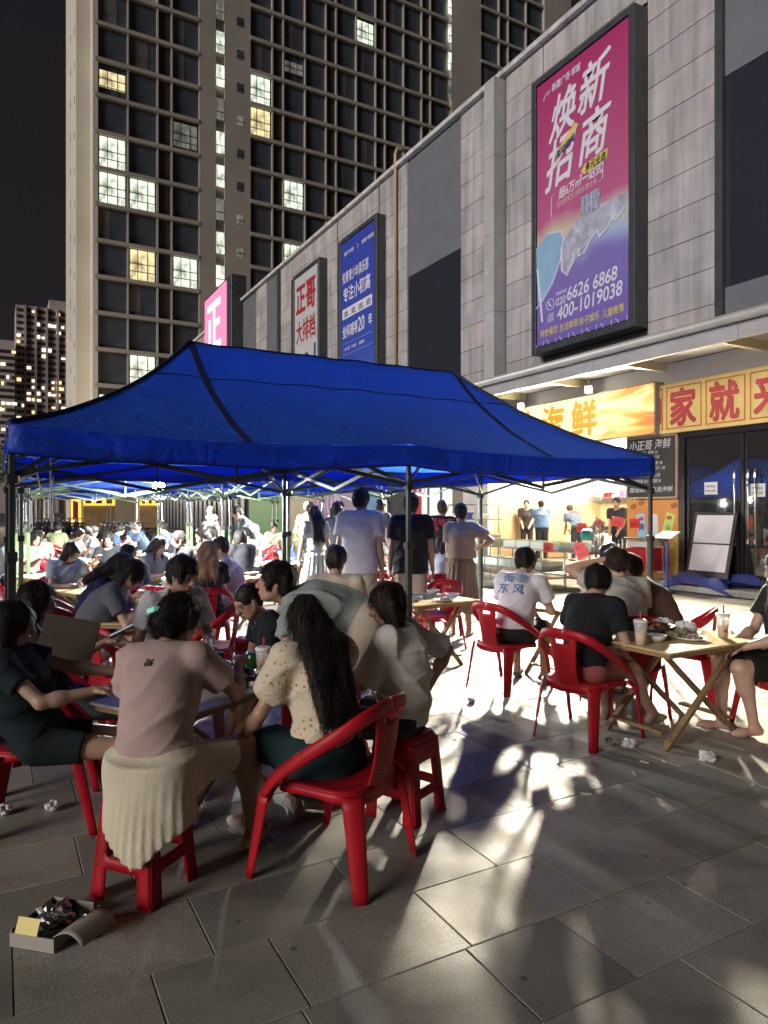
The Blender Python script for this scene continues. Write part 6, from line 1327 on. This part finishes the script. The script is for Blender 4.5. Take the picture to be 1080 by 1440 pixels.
# ------------------------------------------------------------------ right table
t2 = G(945, 4.88); WTABLE((*t2, 0), 0, 'yellow-topped folding table on the right with clay bowl and tea cups'); TZ2 = .66
r1 = G(822, 4.78); CHAIR((*G(822, 4.78), 0), 12, 'red plastic armchair under the man in black on the phone, right group')
R1 = person(r1, 10, 'man seen from behind in black T-shirt and red shorts, looking at his phone', 'm', .93, z=.48, lean=6, lean2=14, head=(24, 26, 0), hl=(.30, .12, .72), hr=(.28, -.08, .74), el=(-.2, .5, -.9), er=(-.3, -.6, -.9), fl=(.42, .12, .085), fr=(.58, -.16, .085), kr=(.8, -.1, 1), skin=(.42, .26, .18), shirt=dict(c=(.013, .014, .017), sl=.6, loose=.014), bottom=dict(t='shorts', c=(.28, .09, .07), len=.55), hair=dict(t='short', c=BK, thick=.022), shoe=None, h=.008, seed=11)
phone(hand_world(R1, 0, (.02, -.08, .03)), 30, 'phone held by the man in black in the right group', 20)
r2 = G(722, 6.05); CHAIR((*G(712, 6.1), 0), 10, 'red plastic armchair under the man in the printed white T-shirt')
person(r2, 30, 'seated man seen from behind in a white T-shirt with blue back print and black shorts', 'm', 1.0, z=.50, lean=16, lean2=14, head=(-6, 14, 0), hr=(.50, -.14, .66), hl=(.5, .1, .66), er=(-.1, -.5, -1), fl=(.42, .12, .085), fr=(.40, -.14, .085), skin=(.44, .28, .19), shirt=dict(c=(.62, .62, .64), sl=.62, loose=.012, back=[('街 市', .09, (.1, .18, .35), .06, 0), ('东 风', .10, (.1, .18, .35), -.05, .02)]), bottom=dict(t='shorts', c=(.015, .015, .018)), hair=dict(t='short', c=BK, thick=.02), shoe=(.12, .09, .06), h=.0095, seed=12)
TABLE((*G(800, 6.55), 0), 8, 'folding table in the middle of the right group behind the man in black')
r4 = G(884, 5.45); CHAIR((*G(882, 5.4), 0), 62, 'red plastic armchair under the man in grey, right group')
person(r4, 72, 'seated man seen from behind in a light grey T-shirt, left hand raised to his forehead', 'm', 1.0, z=.50, lean=8, lean2=12, head=(6, 8, 0), hl=(.22, .14, 1.14), el=(.3, 1, -.3), hr=(.4, -.1, .66), fl=(.42, .12, .085), fr=(.40, -.14, .085), skin=(.44, .28, .19), shirt=dict(c=(.40, .39, .36), sl=.62, loose=.012), bottom=dict(t='shorts', c=(.3, .28, .25)), hair=dict(t='short', c=(.025, .016, .01), thick=.018), h=.0095, seed=13)
r3 = G(853, 6.75); STOOL((*r3, 0), 0, 'red plastic stool under the man in cream facing the camera')
person(r3, -122, 'seated man in a cream T-shirt facing the camera behind the right table', 'm', 1.0, z=.505, lean=14, lean2=8, head=(-25, 14, 0), skin=(.44, .28, .19), shirt=dict(c=(.6, .54, .45), sl=.6), hair=dict(t='short', c=BK, thick=.018), h=.0095, seed=14)
r5 = G(945, 5.75); CHAIR((*G(958, 5.75), 0), 122, 'red plastic armchair under the man in dark brown, right group')
person(r5, 118, 'seated man in a dark brown T-shirt leaning in behind the man in grey', 'm', 1.0, z=.50, lean=22, lean2=16, side=0, head=(-5, 10, 0), hl=(.46, .1, .68), hr=(.45, -.1, .68), skin=(.40, .24, .16), shirt=dict(c=(.10, .07, .055), sl=.6, loose=.012), hair=dict(t='short', c=BK), h=.0095, seed=15)
r6 = G(1110, 4.8); CHAIR((*G(1110, 4.77), 0), 148, 'red plastic armchair at the right edge under the man in a face mask')
person(r6, 152, 'man at the right edge in black with glasses and a pulled-down black mask', 'm', 1.0, z=.50, lean=-2, lean2=8, head=(4, 8, 0), hl=(.36, .08, .62), hr=(.36, -.06, .63), fl=(.30, .10, .10), fr=(.42, -.10, .085), kl=(1, .2, 1), skin=(.44, .28, .2), shirt=dict(c=(.02, .025, .024), sl=.62, loose=.014), bottom=dict(t='shorts', c=(.013, .014, .014), len=.85), hair=dict(t='short', c=BK), shoe=None, h=.008, seed=16, glasses=True, mask=True)
def t2p(dx, dy, z=TZ2): return (t2[0]+dx, t2[1]+dy, z+.001)
CUP(t2p(-.43, -.10), 20, 'plastic cup of iced lemon tea with a red straw, near the man on his phone'); CUP(t2p(.30, -.18), -30, 'plastic cup of iced lemon tea with a red straw, near the right edge')
DBOWL(t2p(-.03, .12), 0, 'dark clay bowl of leftovers on the right table, nearer one'); DBOWL(t2p(.04, .28), 40, 'dark clay bowl of leftovers on the right table, farther one')
BOWL(t2p(-.24, -.06), 0, 'small clear plastic bowl at the near edge of the right table'); PLATE(t2p(.02, -.14), 0, 'flat plate of shells on the right table'); PLATE(t2p(.17, .02), 0, 'flat plate heaped with napkins on the right table')
for k, (a, b_, r_, m, lab) in enumerate(((.16, .22, .07, FIL, 'crumpled clear bag behind the clay bowls'), (.17, .02, .06, FIL, 'crumpled white film on the flat plate'), (-.05, -.05, .04, SHELL, 'heap of shells before the clay bowl'), (.06, -.03, .05, SHELL, 'heap of shells between bowl and plate'), (.3, .1, .05, BWH, 'crumpled white tissue by the right-hand tea cup'))):
    o = crumple(m, r_, k+5).build('crumpled_bag' if m is FIL else 'food_scraps', m); o.location = t2p(a, b_, TZ2+(.02 if k == 1 else 0)); tag(o, lab, 'bag' if m is FIL else 'scraps')
# ------------------------------------------------------------------ standing people under the tents
person(G(505, 7.65), 52, 'standing man seen from behind in a plain white T-shirt, tallest of the group', 'm', 1.05, sit=False, lean=2, lean2=4, head=(-12, 8, 0), skin=(.46, .29, .2), shirt=dict(c=(.8, .8, .8), sl=.65, loose=.018, hem=-.12), bottom=dict(t='shorts', c=(.5, .46, .38)), hair=dict(t='short', c=BK, thick=.02), h=.011, seed=20)
person(G(578, 7.95), 56, 'standing man seen from behind in a black T-shirt and cream shorts', 'm', 1.02, sit=False, lean=1, lean2=3, head=(-4, 4, 0), skin=(.42, .26, .18), shirt=dict(c=(.012, .012, .015), sl=.68, loose=.018, hem=-.12), bottom=dict(t='shorts', c=(.52, .46, .36), len=.85), hair=dict(t='short', c=BK, thick=.02), shoe=(.05, .03, .02), h=.011, seed=21)
person(G(648, 8.6), 50, 'standing woman seen from behind in a khaki top and long brown pleated skirt', 'f', .96, sit=False, lean=1, lean2=2, head=(6, 4, 0), hr=(.12, -.22, 1.08), er=(-.6, -1, 0), hl=(.2, .1, 1.1), skin=(.46, .29, .2), shirt=dict(c=(.34, .26, .17), sl=.7, loose=.012, hem=.06), bottom=dict(t='skirt', c=(.20, .145, .10), z=.30), hair=dict(t='short', c=BK, thick=.015), shoe=(.6, .52, .4), h=.011, seed=22)
person(G(622, 10.6), 50, 'standing man in a black T-shirt with red lettering on the back', 'm', 1.0, sit=False, lean=3, lean2=4, head=(5, 4, 0), skin=(.46, .29, .2), shirt=dict(c=(.014, .014, .017), sl=.65, loose=.012, hem=-.1, back=[('老地方', .12, (.7, .05, .05), .05, 0), ('大排档海鲜', .075, (.7, .05, .05), -.04, 0)]), bottom=dict(t='pants', c=(.03, .03, .04)), hair=dict(t='short', c=(.05, .03, .02), thick=.02), h=.014, seed=23)
person(G(443, 10.3), 90, 'standing girl with long black hair in a pale mint dress', 'f', .95, sit=False, lean=1, lean2=2, head=(-15, 8, 0), skin=(.5, .33, .24), shirt=dict(c=(.60, .66, .55), sl=.4, puff=1, hem=.06), bottom=dict(t='dress', c=(.60, .66, .55), z=.45), hair=dict(t='long', c=BK, len=.4, hang=(-.15, 0, -1)), shoe=(.6, .6, .6), h=.012, seed=24)
person(G(427, 13.2), 30, 'standing person in a camouflage-tan jacket behind the green posts', 'm', 1.02, sit=False, skin=(.44, .28, .2), shirt=dict(c=(.36, .29, .14), sl=1.9, pat='floral', hem=-.1), bottom=dict(t='pants', c=(.2, .16, .09)), hair=dict(t='short', c=(.1, .07, .04)), h=.017, seed=25)
person(G(437, 14.2), -80, 'standing woman in pink just behind the person in camouflage tan', 'f', .98, sit=False, skin=(.44, .28, .2), shirt=dict(c=(.5, .3, .28), sl=.6), bottom=dict(t='pants', c=(.1, .1, .12)), hair=dict(t='pony', c=BK), h=.02, seed=26)
person(G(479, 13.6), -119, 'standing man facing the camera behind the man in the white T-shirt', 'm', 1.02, sit=False, skin=(.48, .3, .22), shirt=dict(c=(.5, .5, .5), sl=.6), bottom=dict(t='pants', c=(.1, .1, .12)), hair=dict(t='short', c=BK), h=.017, seed=27)
person(G(472, 11.0), 61, 'dark-haired person just left of the tall man in white', 'f', 1.0, sit=False, skin=(.46, .29, .2), shirt=dict(c=(.04, .04, .05), sl=.6), bottom=dict(t='pants', c=(.05, .05, .06)), hair=dict(t='bob', c=BK), h=.016, seed=28)
person(G(529, 12.3), 20, 'standing man in a dark grey T-shirt right of the tall man in white', 'm', 1.03, sit=False, lean=6, skin=(.4, .25, .17), shirt=dict(c=(.07, .07, .075), sl=.65, loose=.015), bottom=dict(t='pants', c=(.05, .05, .06)), hair=dict(t='short', c=BK), h=.016, seed=29)
person(G(362, 13.6), 165, 'standing man in a dark T-shirt stooping over the red table', 'm', 1.02, sit=False, lean=26, lean2=14, head=(0, 14, 0), hl=(.55, .1, .76), hr=(.52, -.14, .76), skin=(.44, .28, .19), shirt=dict(c=(.04, .05, .06), sl=.6), bottom=dict(t='shorts', c=(.08, .08, .1)), hair=dict(t='short', c=BK), h=.015, seed=30)
person(G(303, 18.5), 200, 'standing woman in a grey sleeveless top before the dark shopfront', 'f', .98, sit=False, skin=(.44, .28, .2), shirt=dict(c=(.3, .3, .28), sl=.2, hem=-.2), bottom=dict(t='shorts', c=(.3, .3, .28)), hair=dict(t='bun', c=BK), h=.02, seed=31)
# ------------------------------------------------------------------ kitchen staff
def staff(x, y, yaw, lab, col, **k): person((x, y), yaw, lab, 'm', k.pop('S', 1.02), sit=False, z=k.pop('z', .955+.125), ground_z=.125, skin=(.48, .3, .2), shirt=dict(c=col, sl=.62, loose=.012, **k.pop('sh', {})), bottom=dict(t='pants', c=(.02, .02, .025)), hair=dict(t='short', c=BK), h=.017, **k)
def at_x(u, X): return (X, Yw(u, X))
staff(*at_x(871, 12.55), 200, 'kitchen worker in a black T-shirt standing nearest the chalkboard', (.03, .03, .035), seed=40, hl=(.3, .1, 1.05), hr=(.3, -.1, 1.05))
staff(*at_x(812, 13.9), 75, 'kitchen worker in a navy T-shirt with red back print bending over the counter', (.06, .08, .13), seed=41, lean=32, lean2=20, hl=(.5, .1, .95), hr=(.5, -.1, .95), sh=dict(back=[('海鲜', .14, (.7, .06, .05), .03, 0)]))
staff(*at_x(762, 12.7), 55, 'kitchen worker seen from behind in a plain blue T-shirt', (.12, .2, .34), seed=42, S=.98, hl=(.3, .12, 1.1), hr=(.3, -.12, 1.1))
staff(*at_x(741, 13.2), 225, 'kitchen worker in a dark T-shirt facing out beside the one in blue', (.04, .035, .04), seed=43, hl=(.3, .1, 1.1), hr=(.3, -.1, 1.1))
# ------------------------------------------------------------------ seated diners under the tents (u, head-top v, build)
GRP = 'diners seated under the tents'
WHT, GRYC, NV, BKC, PNK, CRM, LBL, OLV = (.6, .6, .6), (.22, .24, .26), (.03, .05, .11), (.02, .02, .024), (.5, .3, .3), (.58, .5, .38), (.3, .38, .44), (.2, .22, .12)
DIN = [
 (87, 762, -75, 'f', 'bob', LBL, (14, 30), 'seated woman with a chin-length bob in a pale blue T-shirt reading her phone', BK, {}),
 (57, 748, 95, 'f', 'pony', WHT, (0, 5), 'seated woman seen from behind in a white top near the left posts', (.06, .03, .02), {}),
 (40, 750, -60, 'f', 'bob', PNK, (0, 10), 'seated person in faded pink behind the left posts', BK, {}),
 (93, 744, -30, 'f', 'bun', CRM, (0, 15), 'seated woman in cream facing right at the second table row', BK, {}),
 (112, 742, -20, 'm', 'short', GRYC, (0, 18), 'seated man in grey bending to his bowl left of the woman facing the camera', BK, {}),
 (134, 743, 200, 'f', 'pony', LBL, (0, 8), 'seated woman in light blue with her back to the street', BK, {}),
 (151, 740, -10, 'm', 'short', NV, (0, 10), 'seated man in navy left of centre, dark hair', BK, {}),
 (157, 750, -112, 'f', 'bun', BKC, (10, 4), 'seated woman in a black T-shirt facing the camera', BK, dict(h=.010)),
 (176, 767, 75, 'f', 'bun', NV, (0, 14), 'seated woman seen from behind, hair tied up, navy sleeveless top', BK, dict(h=.011)),
 (187, 737, -70, 'm', 'short', NV, (10, 16), 'seated man in navy resting his chin on his hand', BK, {}),
 (207, 738, 170, 'm', 'short', (.05, .07, .1), (0, 10), 'seated man in slate blue with a grey cap reaching over the table', (.12, .11, .11), dict(lean=24)),
 (240, 740, 200, 'm', 'short', (.06, .07, .1), (0, 12), 'seated man in dark slate beside the one in the cap', BK, {}),
 (272, 753, 185, 'm', 'short', BKC, (0, 6), 'seated man in black with glasses left of the blonde woman', BK, dict(h=.010, glasses=True)),
 (292, 768, 80, 'f', 'long', BKC, (-20, 8), 'seated woman with long blonde-brown hair seen from behind', (.30, .17, .07), dict(h=.010, hair_len=.3)),
 (333, 764, 165, 'm', 'short', WHT, (5, 12), 'seated man with curly hair in a white T-shirt and pale shorts', (.05, .03, .015), dict(h=.0105, bot=(.5, .48, .42))),
 (286, 737, -90, 'f', 'bun', CRM, (0, 8), 'seated woman in cream far behind the man with glasses', BK, {}),
 (297, 745, 180, 'f', 'long', GRYC, (0, 8), 'seated woman with long hair in grey under the fourth tent', BK, {}),
 (318, 742, 170, 'f', 'bob', PNK, (0, 8), 'seated woman in pink left of the stooping man', BK, {}),
 (358, 748, 190, 'f', 'bun', WHT, (0, 10), 'seated woman in white with her hair up beside the red table', BK, {}),
 (371, 741, 175, 'm', 'short', CRM, (0, 14), 'seated person in cream with a pale grey cap', (.3, .3, .32), {}),
 (384, 738, -100, 'f', 'pony', CRM, (0, 6), 'seated woman in cream facing the camera right of the cap wearer', BK, {}),
 (415, 744, -20, 'm', 'short', NV, (0, 10), 'seated man in navy between the green post and the girl in mint', BK, {}),
 (470, 783, 61, 'm', 'short', CRM, (0, 8), 'seated man behind the bending man, only his head top in view', BK, {}),
 (533, 747, -150, 'm', 'short', WHT, (20, 8), 'seated young man in white facing the camera between the standing men', BK, dict(h=.011)),
 (623, 759, 60, 'f', 'pony', WHT, (0, 5), 'seated woman seen from behind in white by the standing woman in brown', BK, dict(h=.012)),
 (10, 752, -40, 'm', 'short', GRYC, (0, 8), 'seated man in grey at the far left edge behind the post', BK, {}),
 (76, 740, 60, 'm', 'short', OLV, (0, 8), 'seated man in olive seen from behind in the third row', BK, {}),
 (206, 757, -60, 'f', 'long', GRYC, (0, 14), 'seated woman with long hair beyond the back of the man in white', BK, {}),
 (345, 752, 100, 'f', 'bob', BKC, (0, 8), 'seated woman in black with a bob before the green hoarding', BK, {}),
]
for k, (u, v, yaw, sex, ht, col, (hy, hp), lab, hc, ex) in enumerate(DIN):
    d = 372/(v-717) if v-717 > 8 else 40
    d = min(d, 20); x, y = G(u, d); on_stool = rnd.random() < .3; hh = ex.get('h', .0125 if d < 9 else .017 if d < 13 else .021)
    r = (CHAIR if not on_stool else STOOL)((x, y, 0), yaw+rnd.uniform(-6, 6), 'red plastic %s under the %s' % ('stool' if on_stool else 'armchair', lab.replace('seated ', '').replace(' seen from behind', '').split(',')[0]))
    ws = r['label'].split()
    if len(ws) > 16: r['label'] = ' '.join(ws[:16])
    person((x, y), yaw, lab, sex, 1.0 if sex == 'm' else .96, z=.50 if not on_stool else .535, lean=ex.get('lean', rnd.uniform(6, 20)), lean2=rnd.uniform(6, 12), head=(hy, hp, 0), hl=(.42, rnd.uniform(.06, .16), rnd.uniform(.68, .9)), hr=(.42, -rnd.uniform(.06, .16), rnd.uniform(.68, .9)),
           skin=rnd.choice(((.50, .32, .23), (.46, .28, .2), (.54, .36, .27))), shirt=dict(c=col, sl=.6, loose=.01), bottom=dict(t='shorts', c=ex.get('bot', rnd.choice((BKC, NV, GRYC, CRM)))), hair=dict(t=ht, c=hc, len={'bob': .13, 'long': .3, 'pony': .2}.get(ht, .2), thick=.018), h=hh, seed=50+k, glasses=ex.get('glasses', False), group=GRP)
# crowd tables and spare seats
TB = [(132, 7.9, 20), (70, 9.5, 30), (120, 12.2, 0), (215, 9.6, 40), (205, 14.5, 0), (300, 12.3, 15), (338, 9.4, 25), (355, 15.5, 0), (270, 16.5, 0), (95, 15, 0), (560, 9.1, 5), (598, 7.0, 5), (508, 10.6, 20), (400, 11.8, 0), (240, 7.3, 30)]
TL = ['before the woman reading her phone', 'near the left posts', 'in front of the man in grey', 'before the woman with her hair tied up', 'where the man in the cap reaches over', 'among the diners of the third tent', 'beside the curly-haired man', 'under the stooping man', 'far back in the fourth tent', 'far back on the left', 'beyond the two standing men', 'left of the standing woman in brown', 'before the young man in white', 'beside the green post', 'before the blonde woman']
for (u, d, a), l in zip(TB, TL):
    x, y = G(u, d); TABLE((x, y, 0), a, 'folding wooden table '+l)
    for j in range(5 if d < 12 else 3):
        p = (x+rnd.uniform(-.28, .28), y+rnd.uniform(-.28, .28), .661); q = rnd.random()
        if q < .45: BOWL(p, rnd.uniform(0, 360), 'white bowl on the table '+l, 'bowls on the crowd tables')
        elif q < .7: PLATE(p, rnd.uniform(0, 360), 'white plate of shells on the table '+l, 'plates on the crowd tables')
        elif q < .85: CANP(p, 0, 'dark green can on the table '+l, 'cans on the crowd tables')
        else: CUP(p, 0, 'plastic tea cup on the table '+l, 'tea cups on the crowd tables')
o = crumple(PURP, .07, 3).build('crumpled_bag', PURP); o.location = (*G(549, 9.0), .662); tag(o, 'bright purple plastic bag on the table beyond the standing men', 'bag')
for k, (u, d, a, l) in enumerate(((612, 7.7, 200, 'right of the standing man in black'), (533, 8.4, 250, 'between the two standing men'), (300, 10.2, 190, 'beside the man with glasses'), (55, 13.2, 20, 'at the left among the white-shirted diners'), (235, 10.8, 160, 'behind the man with glasses'), (197, 10.4, 220, 'left of the man with glasses'), (205, 6.9, 245, 'behind the red basket table'), (80, 7.9, 10, 'beside the woman reading her phone'), (365, 14.6, 180, 'under the stooping man'))):
    CHAIR((*G(u, d), 0), a, 'empty red plastic armchair '+l)
t = empty('red_basket', (*G(196, 5.7), .665), 0, 'red plastic basket on the table before the pony-tailed woman', 'basket'); s = MB(); s.lathe([(.08, 0), (.10, .08)], 14); s.build('basket', RP, t)
# ------------------------------------------------------------------ litter on the paving
def wad(u, d, r_, m, lab, sd, nm='crumpled_bag', cat='litter'): o = crumple(m, r_, sd).build(nm, m); o.location = (*G(u, d), .001); tag(o, lab, cat); return o
wad(885, 4.55, .04, FIL, 'crumpled clear bag on the ground by the bare foot, right group', 4); wad(995, 4.3, .045, FIL, 'crumpled clear bag at the foot of the right-edge chair', 9); wad(74, 3.6, .035, FIL, 'crumpled white tissue under the left-edge chair', 3, 'crumpled_tissue'); wad(663, 5.6, .03, BWH, 'small crumpled tissue near the printed-T-shirt man', 7, 'crumpled_tissue'); wad(1025, 8.3, .08, FIL, 'crumpled white sheet on the paving beyond the right table', 8, 'crumpled_tissue'); wad(860, 4.6, .04, SHELL, 'green food scraps under the right table', 12, 'food_scraps')
wad(5, 3.55, .035, BWH, 'small tissue wad at the left edge under the chair', 15, 'crumpled_tissue')
for k in range(40):
    u = rnd.uniform(560, 1060); d = rnd.uniform(3.6, 9); x, y = G(u, d); s = MB(); a = rnd.uniform(0, 3); r_ = rnd.uniform(.01, .03); s.bar((-r_*math.cos(a), -r_*math.sin(a), .004), (r_*math.cos(a), r_*math.sin(a), .008), rnd.uniform(.006, .02), .004); o = s.build('scrap', rnd.choice((BWH, BSH, SHELL, RED))); o.location = (x, y, .001); tag(o, 'tiny scrap of litter on the pale paving', 'litter', 'scraps scattered on the paving')
# torn food box at the lower left
bx = G(75, 2.56); t = empty('food_box', (*bx, 0), 48, 'open grey cardboard food box with foil inside lying at the lower left', 'box')
GB = mat('box_grey', (.36, .34, .29), .8); 
s = MB(); s.box((-.11, -.09, 0), (.11, .09, .004)); s.build('base', GB, t)
for a, b_ in (((-.112, -.09, .004), (-.108, .09, .05)), ((.108, -.09, .004), (.112, .09, .06)), ((-.107, .087, .004), (.107, .09, .06))): s = MB(); s.box(a, b_); s.build('side', GB, t)
s = MB(); s.sheet(lambda a, b: (-.115+.19*a-.03*b, -.09-.14*b+.0, .06+.05*math.sin(b*2.4)-.03*b-.02*a), 8, 8, .002); s.sm().build('lid_flap', GB, t)
s = MB(); s.sheet(lambda a, b: (-.11+.02*b, -.02+.09*a, .05+.05*b), 3, 3, .002); s.build('yellow_flap', YEL, t)
o = crumple(STL, .06, 2).build('foil', mat('foil', (.5, .5, .5), .25, metal=1), t); o.location = (.04, .02, .0)
o = crumple(BLK, .055, 5).build('black_bag', mat('bag_black', (.01, .012, .012), .2), t); o.location = (.02, -.13, 0)
